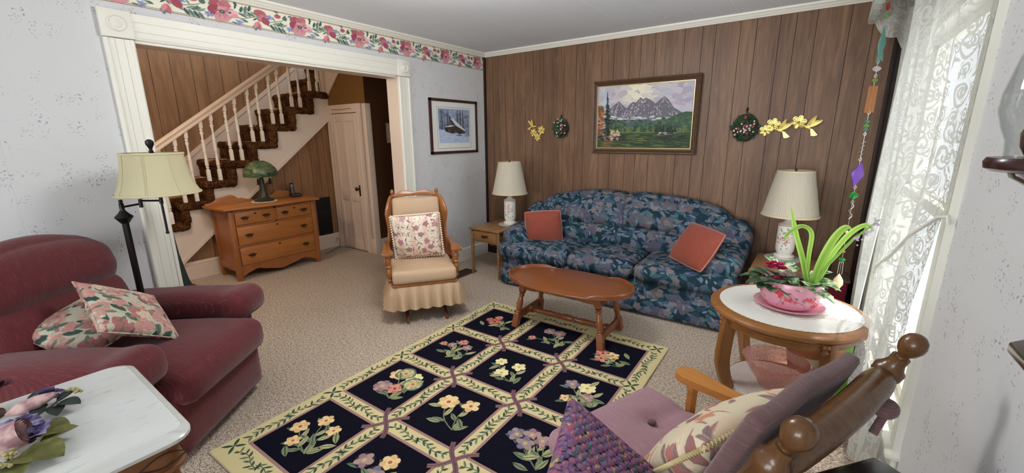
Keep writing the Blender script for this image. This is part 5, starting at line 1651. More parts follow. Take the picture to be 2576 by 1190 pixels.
    for k in range(26): D_(random.uniform(1135, 1310), random.uniform(588, 604), random.uniform(8, 18), random.uniform(3, 6), random.choice([(150, 140, 140), (84, 72, 70), (190, 180, 176), (60, 54, 52)]), .3)
    # autumn tree and tall pine on the left bank
    for k in range(70): D_(random.uniform(672, 722), random.uniform(385, 600), random.uniform(7, 16), random.uniform(8, 16), random.choice([(158, 98, 52), (130, 76, 42), (176, 120, 70), (112, 80, 52)]), .3)
    Pp([(750, 262), (754, 262), (757, 612), (742, 612)], (40, 34, 30))
    for k in range(34):
        y = 275 + k * 9.6; wd = 6 + k * 1.35 + random.uniform(-5, 5)
        for s in (-1, 1):
            Pp([(752, y - 6), (752 + s * wd, y + 9 + random.uniform(0, 6)), (752 + s * wd * .5, y + 3), (752, y + 8)], random.choice([(30, 42, 36), (40, 56, 46), (24, 34, 30), (58, 74, 60)]))
    for k in range(60): D_(random.uniform(676, 900), random.uniform(606, 652) if random.random() < .7 else random.uniform(625, 655), random.uniform(8, 22), random.uniform(4, 11), random.choice([(52, 44, 40), (96, 82, 76), (176, 160, 150), (120, 98, 84), (36, 34, 30)]), .3)
    for k in range(18): D_(random.uniform(780, 850), random.uniform(572, 610), random.uniform(8, 16), random.uniform(8, 14), random.choice([(160, 140, 76), (128, 116, 60), (190, 168, 150)]), .3)
    # small illegible signature strokes
    for k in range(6): a.line([q(694 + k * 9, 697), q(697 + k * 9, 686 + (k % 3) * 4)], .0016, (150, 130, 70))
    random.setstate(st)
    a.done('canvas', M_PAINT, t)
    b = MB(); b.span((-W / 2 + .03, -H / 2 + .03, -.003), (W / 2 - .03, H / 2 - .03, .005), M=F); b.build('backing', M_DKTRIM, t)
painting()

# ================================================================== winter cabin print on the wallpaper
def cabin_print():
    t = thing('framed_print', 'dark framed print of a snowy cabin in winter woods on the floral wallpaper', 'picture', (XL + .001, 3.763, 1.66))
    F = frame((0, 0, 0), (0, 1, 0), (0, 0, 1), (1, 0, 0))
    W, H = .80, .612
    b = MB(); m = mat('mahogany_frame', (64, 36, 32), .4)
    for (x0, x1, y0, y1) in ((-W / 2, W / 2, H / 2 - .03, H / 2), (-W / 2, W / 2, -H / 2, -H / 2 + .03), (-W / 2, -W / 2 + .03, -H / 2, H / 2), (W / 2 - .03, W / 2, -H / 2, H / 2)):
        b.span((x0, y0, 0), (x1, y1, .022), .003, M=F)
    b.build('frame', m, t)
    b = MB(); b.span((-W / 2 + .02, -H / 2 + .02, 0), (W / 2 - .02, H / 2 - .02, .008), M=F); b.build('mat_board', mat('mat_board', (226, 228, 222), .8), t)
    st = random.getstate(); random.seed(4)
    a = Art(F @ T(0, 0, .0085), .000006)
    def q(x, y):
        u = (x - 362) / 376; yt = 237 + 26 * u; yb = 636 - 4 * u
        return (-.268 + .53 * u, -.185 + ((yb - y) / (yb - yt)) * .385)
    def Pp(pts, c): a.poly([q(*p) for p in pts], c)
    a.rect(-.285, -.245, .28, .218, (120, 126, 130)); a.rect(-.281, -.241, .276, .214, (232, 234, 230))
    Pp([(362, 237), (740, 262), (735, 632), (370, 635)], (150, 166, 190))
    def D_(x, y, rx, ry, c):
        px, py = q(x, y); r1, r2 = rx / 376 * .53, ry / 390 * .385
        px = max(-.268 + r1 * 1.3, min(.26 - r1 * 1.3, px)); py = max(-.185 + r2 * 1.3, min(.2 - r2 * 1.3, py))
        a.disc(px, py, r1, c, 9, r2, 0, .25)
    for k in range(120): D_(random.uniform(380, 725), random.uniform(262, 480), random.uniform(12, 30), random.uniform(8, 18), random.choice([(150, 166, 196), (166, 178, 200), (136, 150, 176), (176, 184, 200), (120, 132, 158)]))
    Pp([(362, 470), (430, 485), (540, 530), (640, 560), (737, 560), (735, 632), (369, 635)], (186, 202, 226))
    for k in range(26):
        x = random.uniform(366, 480); w = random.uniform(1.2, 3); Pp([(x, random.uniform(242, 300)), (x + w, 244), (x + w + 1, 480), (x - 1, 480)], random.choice([(74, 84, 104), (96, 106, 128), (58, 64, 80)]))
    for k in range(30):
        x = random.uniform(560, 736); w = random.uniform(1, 2.6); Pp([(x, random.uniform(262, 420)), (x + w, 300), (x + w + 1, 560), (x - 1, 560)], random.choice([(104, 108, 122), (128, 132, 146), (84, 84, 96)]))
    for x in (585, 622, 655):
        Pp([(x - 3, 262), (x + 3, 262), (x + 7, 500), (x - 7, 500)], (62, 56, 60))
        for k in range(9): y = 280 + k * 22; a.line([q(x, y + 14), q(x + (26 if k % 2 else -26), y - 6)], .0022, (70, 64, 70))
    # cabin
    Pp([(428, 452), (500, 440), (560, 430), (680, 500), (668, 556), (600, 552), (440, 502)], (70, 60, 58))
    Pp([(508, 360), (560, 432), (508, 440), (470, 440)], (82, 70, 66)); Pp([(508, 356), (530, 352), (684, 492), (672, 500), (560, 432)], (210, 216, 228))
    Pp([(470, 392), (506, 384), (506, 440), (470, 444)], (112, 102, 98)); Pp([(488, 326), (500, 326), (500, 384), (488, 384)], (48, 40, 42)); Pp([(424, 452), (500, 430), (556, 438), (500, 448)], (214, 220, 232))
    for k in range(9): Pp([(450 + k * 24, 468 + k * 6), (460 + k * 24, 470 + k * 6), (460 + k * 24, 500 + k * 5), (450 + k * 24, 496 + k * 5)], random.choice([(120, 104, 84), (40, 36, 40), (92, 84, 84)]))
    for k in range(70): D_(random.uniform(380, 720), random.uniform(520, 622), random.uniform(14, 40), random.uniform(3, 8), random.choice([(176, 194, 222), (200, 212, 232), (164, 182, 212), (190, 204, 226)]))
    random.setstate(st)
    a.done('print', vcol('winter_print', .5, .3), t)
cabin_print()

# ================================================================== wall ornaments
M_GOLD_ORN = mat('polished_brass', (226, 202, 116), .3, .5, .6)
def open_flower(b, c, r, n=6, a0=.3):
    for k in range(n):
        a = a0 + 2 * PI * k / n; d = Vector((cos(a), 0, sin(a))); s = Vector((-sin(a), 0, cos(a)))
        c = Vector(c); pts = []
        for j in range(12):
            f = 2 * PI * j / 12
            pts.append(c + d * (r * (.58 + .40 * cos(f))) + s * (r * .30 * sin(f) * (1.1 + .5 * cos(f)) * .8))
        b.tube(pts, r * .06, 5, True)
        def pet(u, v, d=d, s=s): return c + d * (r * (.22 + .72 * u)) + s * ((v - .5) * r * .46 * sin(PI * (.08 + .84 * u))) + Vector((0, -.002 - .004 * abs(v - .5), 0))
        b.sheet(pet, 5, 4)
    b.ball(c + Vector((0, -.003, 0)), r * .10, 8, 6)
def hummer(b, c, sc, mir=1, rot=0.0):
    """hummingbird in relief, beak towards -x (mir flips)"""
    M = T(*c) @ RY(-rot) @ S(mir * sc, sc, sc)
    P_ = lambda x, z, y=0: M @ Vector((x, y, z))
    b.ball((0, 0, 0), (.022, .006, .0105), 14, 8, M=M @ T(-.004, 0, -.004) @ RY(.6))
    b.ball((0, 0, 0), (.010, .0055, .009), 12, 8, M=M @ T(-.025, 0, .012))
    b.cyl(P_(-.032, .013), P_(-.058, .020), .0022 * sc, .0006 * sc, 6)
    for (an, ln, w) in ((.30, .070, .013), (.85, .064, .010)):
        def wing(u, v, an=an, ln=ln, w=w):
            x = u * ln; y = (v - .5) * 2 * w * sin(PI * min(1, .14 + .84 * u)) ** .7
            return P_(-.004 + x * cos(an) - y * sin(an), .002 + x * sin(an) + y * cos(an), -.006 - .008 * u - .003 * abs(v - .5))
        b.sheet(wing, 8, 4)
        for k in (-.5, 0, .5):
            b.tube([P_(-.004 + ln * f * cos(an) - k * w * sin(an) * sin(PI * f), .002 + ln * f * sin(an) + k * w * cos(an) * sin(PI * f), -.0075 - .008 * f) for f in (.1, .35, .6, .92)], .0008 * sc, 4)
    def tail(u, v): return P_(.012 + .012 * u + (v - .5) * (.010 + .020 * u), -.016 - .040 * u + .008 * abs(v - .5) * u, -.003)
    b.sheet(tail, 5, 4)
def ornament(name, label, flowers, bird, c):
    t = thing(name, label, 'wall ornament', c, 0, 'brass hummingbird ornaments')
    b = MB()
    for (x, z, r, a0) in flowers: open_flower(b, (x, -.014, z), r, 6, a0)
    for i in range(len(flowers) - 1):
        p, q = flowers[i], flowers[i + 1]; b.tube([(p[0], -.010, p[1]), ((p[0] + q[0]) / 2, -.004, (p[1] + q[1]) / 2), (q[0], -.010, q[1])], .0025, 6)
    p = flowers[-1 if len(flowers) < 3 else 0]
    b.tube([(p[0], -.010, p[1]), (bird[0] * .5 + p[0] * .5, -.006, bird[1] * .5 + p[1] * .5), (bird[0], -.010, bird[1])], .0025, 6)
    for f in flowers: b.cyl((f[0], 0, f[1]), (f[0], -.014, f[1]), .002, seg=6)
    b.build('brass_blossoms', M_GOLD_ORN, t, 50)
    b = MB(); hummer(b, (bird[0], -.016, bird[1]), bird[2], bird[3], bird[4]); b.build('brass_hummingbird', M_GOLD_ORN, t, 50)
ornament('wall_ornament', 'brass hummingbird above three blossoms, left of the small flower wreath', [(-.050, -.012, .046, .2), (.004, -.064, .046, .5), (.058, .014, .050, .3)], (-.062, .064, 1.2, -1, -.55), (-2.755, YB, 1.600))
ornament('wall_ornament', 'brass hummingbird with two blossoms beside the large flower wreath', [(-.090, -.014, .046, .5), (-.036, .034, .055, .3)], (.022, -.006, 1.45, 1, .25), (-.322, YB, 1.592))
ornament('wall_ornament', 'brass hummingbird with a single blossom, rightmost on the panelling', [(-.056, .032, .056, .2)], (.016, -.004, 1.5, 1, .15), (-.122, YB, 1.612))
def wreath(label, c, w, h, seed):
    t = thing('wall_wreath', label, 'wreath', c, 0, 'silk flower wall baskets')
    rs = random.Random(seed); st = random.getstate(); random.seed(seed)
    ml = mat('ivy_green', (50, 72, 44), .7); mdk = mat('twig_dark', (40, 30, 28), .8)
    b = MB(); b.tube([(w * .5 * sin(2 * PI * k / 24), -.012, -.01 + h * .44 * cos(2 * PI * k / 24)) for k in range(24)], .0035, 6, True)
    b.tube([(w * .42 * sin(a), -.03, -h * .46 * cos(a) + h * .02) for a in [(-1.2 + 2.4 * k / 12) for k in range(13)]], .008, 6)
    b.tube([(0, -.008, h * .45), (0, -.006, h * .56), (.004, -.004, h * .62)], .006, 6); b.ball((0, -.006, h * .55), .011, 8, 6); b.build('twig_ring', mdk, t)
    b = MB()
    for k in range(150):
        an = rs.uniform(0, 6.28); rr = rs.random() ** .5
        x, z = rr * w * .40 * cos(an), rr * h * .38 * sin(an) - .01
        a0 = an + rs.uniform(-1.2, 1.2); ln = w * rs.uniform(.13, .22); tl = rs.uniform(-.5, .3); y0 = -.014 - rs.random() * .035 * (1.1 - rr)
        d = Vector((cos(a0), -.35 + tl, sin(a0))); sd = Vector((-sin(a0), 0, cos(a0)))
        b.sheet(lambda u, v: Vector((x, y0, z)) + d * (u * ln) + sd * ((v - .5) * ln * .62 * sin(PI * (.06 + .9 * u))) + Vector((0, -abs(v - .5) * ln * .2, 0)), 4, 2)
    b.build('leaf_cluster', ml, t, 60)
    cols = [mat('pale_pink_silk', (226, 172, 178), .7), mat('rose_silk', (150, 62, 76), .7), mat('white_silk', (230, 228, 220), .7)]
    for i, (n, r) in enumerate(((8, w * .042), (5, w * .060), (11, w * .030))):
        for k in range(n):
            an = rs.uniform(0, 6.28); rr = (rs.random() ** .5) * (1.05 if i == 0 else .9)
            b = MB(); c0 = Vector((rr * w * .46 * cos(an), -.055 - rs.random() * .012, rr * h * .42 * sin(an) - .01))
            for j in range(5):
                a = j * 1.257 + k; b.ball(c0 + Vector((cos(a) * r * .6, -.0, sin(a) * r * .6)), (r * .55, r * .4, r * .55), 8, 6)
            b.ball(c0 + Vector((0, -r * .2, 0)), r * .5, 8, 6)
            b.build('silk_flower', cols[i], t, 60)
    random.setstate(st)
wreath('small dark wall basket of silk roses left of the painting', (-2.435, YB, 1.645), .20, .22, 3)
wreath('large dark wall basket of silk roses right of the painting', (-.570, YB, 1.615), .205, .265, 9)
# ================================================================== round oak table by the window
M_OAK2 = wood('quarter_oak', (106, 66, 30), (168, 112, 58), .3, 'X', 1.2, .6, spec=.5)
M_OAK2V = wood('quarter_oak_leg', (100, 62, 28), (160, 106, 54), .32, 'Z', 1.2, .6, spec=.5)
TC = Vector((-.04, 2.655, 0))
def round_table():
    t = thing('round_table', 'round oak table with curved legs and lower shelf beside the window', 'table', TC)
    b = MB(); b.lathe([(.001, .568), (.33, .568), (.352, .572), (.372, .580), (.383, .593), (.382, .605), (.372, .615), (.358, .6195), (.001, .6195)], 72); b.build('top', M_OAK2, t)
    b = MB(); b.lathe([(.30, .515), (.325, .518), (.33, .53), (.325, .568), (.30, .568)], 64, cap=False); b.lathe([(.325, .545), (.337, .552), (.337, .560), (.325, .568)], 64, cap=False); b.build('apron', M_OAK2, t)
    for k in range(4):
        a = rad(219) + k * PI / 2
        F = RZ(a)
        b = MB(); ctr, wid = [], []
        for j in range(25):
            f = j / 24
            r = .315 + .020 * sin(PI * min(1, f * 1.1)) - .10 * max(0, (f - .45) / .55) ** 1.6 + (.05 * max(0, (f - .88) / .12))
            ctr.append((r, .565 - .56 * f)); wid.append(.034 - .008 * f + .006 * sin(PI * f))
        out = [(r + w, z) for (r, z), w in zip(ctr, wid)] + [(r - w, z) for (r, z), w in reversed(list(zip(ctr, wid)))]
        b.prism(out, -.022, .022, M=F @ frame((0, 0, 0), (1, 0, 0), (0, 0, 1), (0, 1, 0)), bev=.006); b.build('leg', M_OAK2V, t, 40)
        b = MB(); b.lathe([(.001, .50), (.012, .505), (.02, .52), (.012, .532), (.022, .545), (.018, .56), (.024, .568)], 12, F @ T(.335, -.035, 0)); b.build('turned_drop', M_OAK2V, t)
    b = MB(); b.prism([(.235 * cos(2 * PI * k / 48), .235 * sin(2 * PI * k / 48)) for k in range(48)], .135, .16, bev=.005); b.build('lower_shelf', M_OAK2, t)
round_table()
def m_crochet(name, c, hole, sc=120):
    n = NT(name, c, .9, .1)
    x = n.sep(n.obj())
    r = n.math('SQRT', n.math('ADD', n.math('POWER', x[0], 2.0), n.math('POWER', x[1], 2.0)))
    th = n.math('ARCTAN2', x[1], x[0])
    w = n.math('MULTIPLY', n.math('SINE', n.math('MULTIPLY', r, 1400)), n.math('SINE', n.math('MULTIPLY', th, 110)))
    n.set('Base Color', n.mix(n.math('MULTIPLY', n.math('SUBTRACT', w, .25), 2, clamp=True), c, hole))
    n.bump(w, .5, .004)
    return n.m
t = thing('tablecloth', 'round white crocheted cloth covering the oak table', 'tablecloth', (TC.x, TC.y, .6197))
b = MB(); b.lathe([(.001, 0), (.33, 0), (.333, .002), (.33, .004), (.001, .004)], 160, wob=lambda a, z: 1 + .010 * abs(sin(a * 40))); b.build('crochet', m_crochet('white_crochet_cloth', (238, 236, 230), (206, 200, 190)), t)
t = thing('doily', 'small ruffled doily under the pink planter saucer', 'doily', (TC.x + .01, TC.y - .005, .6238)); doily(t, .175, 18, .07, .004, m_crochet('ecru_crochet', (232, 226, 214), (190, 180, 168)))
M_PINK = NT('pink_glaze', (226, 160, 178), .22, .5); M_PINK = M_PINK.m
def planter():
    P0 = Vector((TC.x + .005, TC.y - .01, .6283))
    t = thing('saucer', 'pink saucer under the floral planter', 'saucer', P0)
    b = MB(); b.lathe([(.001, 0), (.115, 0), (.145, .007), (.165, .017), (.168, .021), (.164, .022), (.14, .012), (.11, .006), (.001, .006)], 48); b.build('dish', M_PINK, t)
    Q = P0 + Vector((0, 0, .0065))
    t = thing('planter', 'pink ceramic bowl planter painted with red blossoms and dark sprigs', 'planter', Q)
    prof = [(.001, 0), (.098, 0), (.118, .012), (.136, .04), (.146, .075), (.148, .11), (.1455, .140), (.1425, .150)]
    b = MB(); b.lathe(prof + [(.138, .151), (.140, .13), (.138, .1), (.001, .1)], 64); b.build('bowl', M_PINK, t, 50)
    # painted sprigs, wrapped on the bowl's outside
    def rad_at(z):
        for (r0, z0), (r1, z1) in zip(prof[:-1], prof[1:]):
            if z0 <= z <= z1: return r0 + (r1 - r0) * (z - z0) / max(1e-6, z1 - z0)
        return prof[-1][0]
    st = random.getstate(); random.seed(21)
    a = Art(Matrix.Identity(4), .000004)
    for k in range(12):
        x = -.44 + k * .075; z0 = random.uniform(.018, .06); an = random.uniform(.5, 2.6)
        pts = [(x + .095 * f / 5 * cos(an + .12 * f), z0 + .075 * f / 5 * sin(an + .12 * f)) for f in range(6)]
        a.line(pts, .0016, (112, 86, 92))
        for f in (2, 3, 4, 5):
            p = pts[f]; bx = p[0] + .018 * cos(an + (1.2 if f % 2 else -1.1)); bz = p[1] + .018 * sin(an + (1.2 if f % 2 else -1.1))
            a.line([p, (bx, bz)], .0013, (112, 86, 92))
            if f % 2: a.flower(bx, bz, .0105, random.choice([(214, 60, 80), (226, 84, 96), (204, 50, 90)]), (228, 104, 112), (170, 50, 70), 5)
            else: a.leaf(bx, bz, .018, an + 1, .004, random.choice([(122, 130, 96), (142, 146, 110), (120, 90, 96)]))
        a.flower(pts[5][0], pts[5][1], .0135, (218, 60, 84), (230, 90, 104), (150, 40, 60), 5)
    for k in range(14): a.flower(random.uniform(-.46, .46), random.uniform(.02, .135), random.uniform(.006, .010), random.choice([(216, 62, 84), (230, 96, 90), (206, 60, 110)]), (232, 110, 120), (160, 50, 70), 5)
    random.setstate(st)
    for v in a.bm.verts:
        x, z, d = v.co
        z = max(.004, min(.148, z)); r = rad_at(z) + .0007 + d
        v.co = (r * cos(x / .146), r * sin(x / .146), z)
    a.done('painted_pattern', vcol('painted_sprigs_glaze', .25, .5), t)
    b = MB(); b.lathe([(.001, .098), (.06, .112), (.132, .122), (.139, .118)], 40, cap=False); b.build('soil', mat('potting_soil', (54, 40, 32), .95, .1, bump=(60, .6, .01)), t)
    # amaryllis: tall strap leaves
    mlf = NT('amaryllis_leaf', (126, 178, 66), .45, .4)
    mlf.set('Base Color', mlf.ramp(mlf.sep(mlf.uv())[1], [(.0, (112, 166, 54)), (.12, (196, 220, 130)), (.3, (132, 184, 70)), (.6, (120, 172, 60)), (.88, (206, 226, 150)), (1., (120, 170, 60))]))
    trn = mlf.node('ShaderNodeBsdfTranslucent'); trn.inputs[0].default_value = L(176, 214, 90); mx = mlf.node('ShaderNodeMixShader'); mx.inputs[0].default_value = .4
    mlf.t.links.new(mlf.b.outputs[0], mx.inputs[1]); mlf.t.links.new(trn.outputs[0], mx.inputs[2]); mlf.t.links.new(mx.outputs[0], mlf.out.inputs[0])
    t = thing('strap_leaf_plant', 'tall bright green strap-leaved plant growing from the pink planter', 'plant', Q + Vector((.035, -.01, .105)))
    o = Q + Vector((.035, -.01, .105))
    def strap(pts, w, tw=0.0):
        pts = [Vector(p) - o for p in pts]
        # smooth the path
        P = []
        n = len(pts)
        for k in range(25):
            f = k / 24 * (n - 1); i = min(n - 2, int(f)); u = f - i
            p0, p1, p2, p3 = pts[max(0, i - 1)], pts[i], pts[i + 1], pts[min(n - 1, i + 2)]
            P.append(.5 * ((2 * p1) + (p2 - p0) * u + (2 * p0 - 5 * p1 + 4 * p2 - p3) * u * u + (3 * p1 - p0 - 3 * p2 + p3) * u ** 3))
        b = MB(); vs, uv, fs = [], [], []
        for k, p in enumerate(P):
            f = k / 24
            tn = (P[min(24, k + 1)] - P[max(0, k - 1)]).normalized()
            s = tn.cross(Vector((.35 + tw, 1, .2))).normalized(); nr = s.cross(tn)
            ww = .88 * w * (.75 + .3 * sin(PI * min(1, f * 1.2))) * (1 if f < .8 else max(.06, ((1 - f) / .2)) ** .7)
            for j, e in enumerate((-1, -.5, 0, .5, 1)):
                vs.append(p + s * ww * e + nr * (-.10 * ww * (1 - e * e))); uv.append((f, j / 4))
        for k in range(24):
            for j in range(4): fs.append((k * 5 + j, k * 5 + j + 1, (k + 1) * 5 + j + 1, (k + 1) * 5 + j))
        b.add(vs, fs, None, uv); b.build('strap_leaf', mlf.m, t, 80)
    c0 = (.043, 2.63, .742)
    strap([c0, (.0, 2.62, .90), (-.045, 2.62, 1.03), (-.088, 2.62, 1.18)], .017)
    strap([(.03, 2.64, .742), (.022, 2.63, .93), (.018, 2.62, 1.05), (-.03, 2.6, 1.085), (-.085, 2.58, 1.035), (-.09, 2.575, 1.0)], .013)
    strap([(.05, 2.63, .742), (.075, 2.62, .90), (.11, 2.60, 1.03), (.145, 2.58, 1.10), (.172, 2.57, 1.10)], .020)
    strap([(.055, 2.64, .742), (.10, 2.64, .90), (.165, 2.64, 1.05), (.225, 2.63, 1.115), (.262, 2.62, 1.09)], .014)
    strap([(.05, 2.66, .742), (.09, 2.68, .86), (.105, 2.69, .95)], .026)
    # flower spike leaning to the window
    b = MB(); pts = [Vector(p) - o for p in ((.06, 2.63, .745), (.11, 2.62, .90), (.19, 2.60, 1.05), (.27, 2.58, 1.155))]
    b.tube(pts, [.008, .007, .006, .003], 8); b.build('flower_stalk', mat('stalk_green', (130, 180, 70), .5), t)
    mfl = mat('pale_lilac_floret', (196, 180, 206), .6); rs = random.Random(2)
    b = MB()
    for k in range(26):
        f = .62 + .38 * k / 26; i = 1 if f < .72 else 2; p = Vector((.12, 2.615, .92)).lerp(Vector((.275, 2.58, 1.16)), (f - .3) / .7) - o
        b.ball(p + Vector((rs.uniform(-.018, .018), rs.uniform(-.018, .018), rs.uniform(-.018, .018))), rs.uniform(.004, .007), 7, 5)
    b.build('floret_spike', mfl, t)
    # African violet
    t = thing('african_violet', 'dark-leaved violet with magenta flowers spilling over the planter\'s left rim', 'plant', Q + Vector((-.06, -.02, .11)))
    o2 = Q + Vector((-.06, -.02, .11))
    mv = NT('violet_leaf', (64, 84, 60), .6, .3); mv.set('Base Color', mv.ramp(mv.noise(mv.obj(), 24, 2), [(.4, (58, 78, 60)), (.65, (104, 124, 92))]))
    for (dx, dy, dz, ln, w, az, el) in ((-.06, .0, .03, .13, .034, rad(185), .12), (-.05, -.03, .02, .12, .032, rad(205), -.02), (-.05, .03, .04, .12, .034, rad(165), .2), (-.03, -.06, .02, .10, .032, rad(235), -.05), (-.01, -.07, .02, .09, .030, rad(262), -.15),
                                       (.03, -.07, .015, .09, .026, rad(290), -.2), (-.06, .0, .01, .11, .032, rad(195), -.3), (-.04, -.05, .035, .12, .036, rad(222), .05), (-.02, -.06, .04, .10, .036, rad(250), .1), (.0, -.05, .045, .09, .034, rad(275), .15), (-.07, .02, .025, .14, .036, rad(176), .0), (-.05, -.02, .055, .11, .036, rad(196), .3), (.04, -.06, .03, .08, .032, rad(305), .0), (.02, -.03, .05, .08, .036, rad(300), .5), (.05, -.03, .05, .07, .034, rad(330), .6), (-.02, .0, .05, .07, .034, rad(220), .7)):
        b = MB(); leafmesh(b, (dx, dy, dz), ln * .92, w * 1.35, az, max(el, -.12), .16, 8); b.tube([(dx * .3, dy * .3, -.01), (dx, dy, dz)], .003, 6); b.build('leaf', mv.m, t, 60)
    mm = mat('magenta_petal', (196, 24, 92), .55); my = mat('yellow_stamen', (230, 200, 70), .5)
    for (x, y, z) in ((-.045, -.03, .085), (-.02, -.035, .095), (-.03, -.02, .11), (.005, -.03, .085), (-.055, -.02, .1), (.0, -.06, .04), (.018, -.035, .09), (.0, -.02, .105)):
        b = MB(); bloom(b, (x, y, z + .012), .027, 5, x * 60, .25, 2); f = b.build('violet_flower', mm, t, 60)
        b = MB(); b.ball((x, y, z + .020), .004, 8, 6); b.build('stamen', my, f)
    # variegated ivy
    t = thing('ivy', 'variegated green and white ivy trailing around the planter rim', 'plant', Q + Vector((.06, 0, .11)))
    iv = NT('variegated_leaf', (100, 140, 84), .5, .4); iv.set('Base Color', iv.ramp(iv.noise(iv.obj(), 34, 2, .5), [(.38, (70, 112, 66)), (.5, (126, 166, 98)), (.56, (222, 230, 204)), (.75, (236, 240, 222))]))
    for (dx, dy, dz, ln, w, az, el) in ((-.14, .02, .10, .075, .032, rad(150), .6), (-.10, .03, .09, .06, .026, rad(60), .5), (-.13, .0, .06, .06, .026, rad(20), .3), (-.075, .05, .08, .055, .024, rad(100), .8),
                                       (.03, -.03, .04, .08, .034, rad(330), .1), (.05, .0, .05, .085, .034, rad(10), .15), (.05, -.05, .02, .08, .034, rad(300), -.15), (.07, .03, .03, .09, .032, rad(350), -.05), (.02, .03, .06, .08, .03, rad(40), .5),
                                       (-.03, -.09, .01, .07, .03, rad(280), .35), (-.045, -.08, .03, .06, .03, rad(120), .9), (.0, -.08, .03, .08, .034, rad(300), .2), (.02, -.07, .05, .08, .036, rad(265), .3), (.055, -.04, .045, .09, .036, rad(335), .25), (.04, .02, .07, .08, .034, rad(20), .5), (.03, .06, .05, .09, .034, rad(60), .3), (-.06, .06, .06, .08, .034, rad(110), .4), (.06, -.02, .0, .10, .03, rad(325), -.2)):
        b = MB(); leafmesh(b, (dx, dy, dz), ln, w, az, el, .2, 8, 0, 1); b.tube([(dx * .2, dy * .2, -.01), (dx * .8, dy * .8, dz * .7), (dx, dy, dz)], .002, 6); b.build('leaf', iv.m, t, 60)
planter()

# pink pressed-glass bowl on its crocheted doily, on the lower shelf
t = thing('doily', 'white netted crochet doily drooping over the lower shelf of the oak table', 'doily', (TC.x - .0, TC.y - .03, .1605))
def netm():
    n = NT('net_crochet', (230, 226, 220), .9, .1)
    v = n.uv(); s = n.sep(n.vec('MULTIPLY', n.map(v, (1, 1, 1), rot=(0, 0, .78)), (800, 800, 800)))
    g = n.math('MAXIMUM', n.math('SINE', s[0]), n.math('SINE', s[1]))
    tr = n.node('ShaderNodeBsdfTransparent'); mx = n.node('ShaderNodeMixShader')
    n.t.links.new(n.math('LESS_THAN', g, .35), mx.inputs[0]); n.t.links.new(n.b.outputs[0], mx.inputs[1]); n.t.links.new(tr.outputs[0], mx.inputs[2]); n.t.links.new(mx.outputs[0], n.out.inputs[0])
    return n.m
b = MB()
def dd(u, v):
    a = 2 * PI * u; r = .05 + v * .235
    z = .003 if r < .235 else .003 - (r - .235) * 1.6
    return (min(r, .240 + (r - .235) * .2) * cos(a), min(r, .240 + (r - .235) * .2) * sin(a), z)
b.sheet(dd, 64, 14, uvs=(1.4, .3)); b.build('net', netm(), t, 60)
def pink_bowl():
    t = thing('glass_bowl', 'pink pressed-glass bowl standing under the oak table top', 'bowl', (TC.x - .01, TC.y - .075, .165))
    n = NT('pink_pressed_glass', (240, 196, 188), .06, .6)
    bp = n.node('ShaderNodeBump'); bp.inputs['Strength'].default_value = .8; bp.inputs['Distance'].default_value = .01
    n.put(bp.inputs['Height'], n.vor(n.obj(), 75, 'DISTANCE_TO_EDGE')[0]); n.t.links.new(bp.outputs[0], n.b.inputs['Normal'])
    tr = n.node('ShaderNodeBsdfTransparent'); tr.inputs[0].default_value = L(250, 226, 220)
    mx = n.node('ShaderNodeMixShader'); lw = n.node('ShaderNodeLayerWeight'); lw.inputs[0].default_value = .4; n.t.links.new(bp.outputs[0], lw.inputs[1])
    n.t.links.new(n.rng(lw.outputs['Facing'], 0, 1, .10, .7), mx.inputs[0]); n.t.links.new(tr.outputs[0], mx.inputs[1]); n.t.links.new(n.b.outputs[0], mx.inputs[2]); n.t.links.new(mx.outputs[0], n.out.inputs[0])
    g = n.m
    b = MB(); b.lathe([(.07, 0), (.075, .006), (.085, .03), (.118, .08), (.142, .125), (.158, .155), (.163, .162), (.158, .164), (.150, .155), (.134, .125), (.11, .082), (.078, .036), (.06, .016), (.001, .012)], 60, wob=lambda a, z: 1 + (.018 * abs(sin(a * 12)) if z > .03 else 0) + (.015 * abs(sin(a * 20)) if z > .15 else 0)); b.build('bowl_glass', g, t, 30)
pink_bowl()
# terracotta pot, green bag and box beyond the table
t = thing('terracotta_pot', 'terracotta pot with a white band on the carpet behind the oak table', 'pot', (.10, 3.12, 0))
b = MB(); b.lathe([(.001, 0), (.085, 0), (.125, .22), (.128, .225), (.138, .228), (.142, .275), (.13, .278), (.125, .24), (.001, .23)], 32); b.build('pot_body', mat('terracotta', (186, 124, 86), .8), t)
b = MB(); b.lathe([(.1055, .11), (.1185, .18)], 32, cap=False); b.build('white_band', mat('white_label', (226, 216, 206), .6), t)
t = thing('green_box', 'bright green box with dark lettering strokes behind the oak table leg', 'box', (.245, 2.98, 0), rad(20))
b = MB(); b.soft((0, 0, .18), (.09, .13, .36), .01, n=4); b.build('carton', mat('lime_green_card', (84, 134, 52), .6), t)
b = MB(); 
for k in range(7): b.tube([(-.0455, -.03 + .01 * k, .29 + .02 * sin(k * 2.0)), (-.0455, -.025 + .01 * k, .315 + .02 * sin(k * 1.3)), (-.0455, -.022 + .01 * k, .295)], .002, 5)
b.build('lettering', mat('dark_ink', (30, 46, 24), .6), t)
t = thing('red_ornament_box', 'dark red box with gold lace edge on the corner end table behind the round table', 'box', (.225, 4.05, .0))
b = MB(); b.soft((0, 0, .22), (.16, .22, .44), .02, n=5); b.build('box_body', mat('crimson_cloth', (120, 26, 46), .8), t)
b = MB(); b.soft((0, 0, .45), (.18, .24, .03), .012, n=6); b.build('lid', mat('brown_lace', (92, 70, 60), .8, bump=(120, .6, .004)), t)

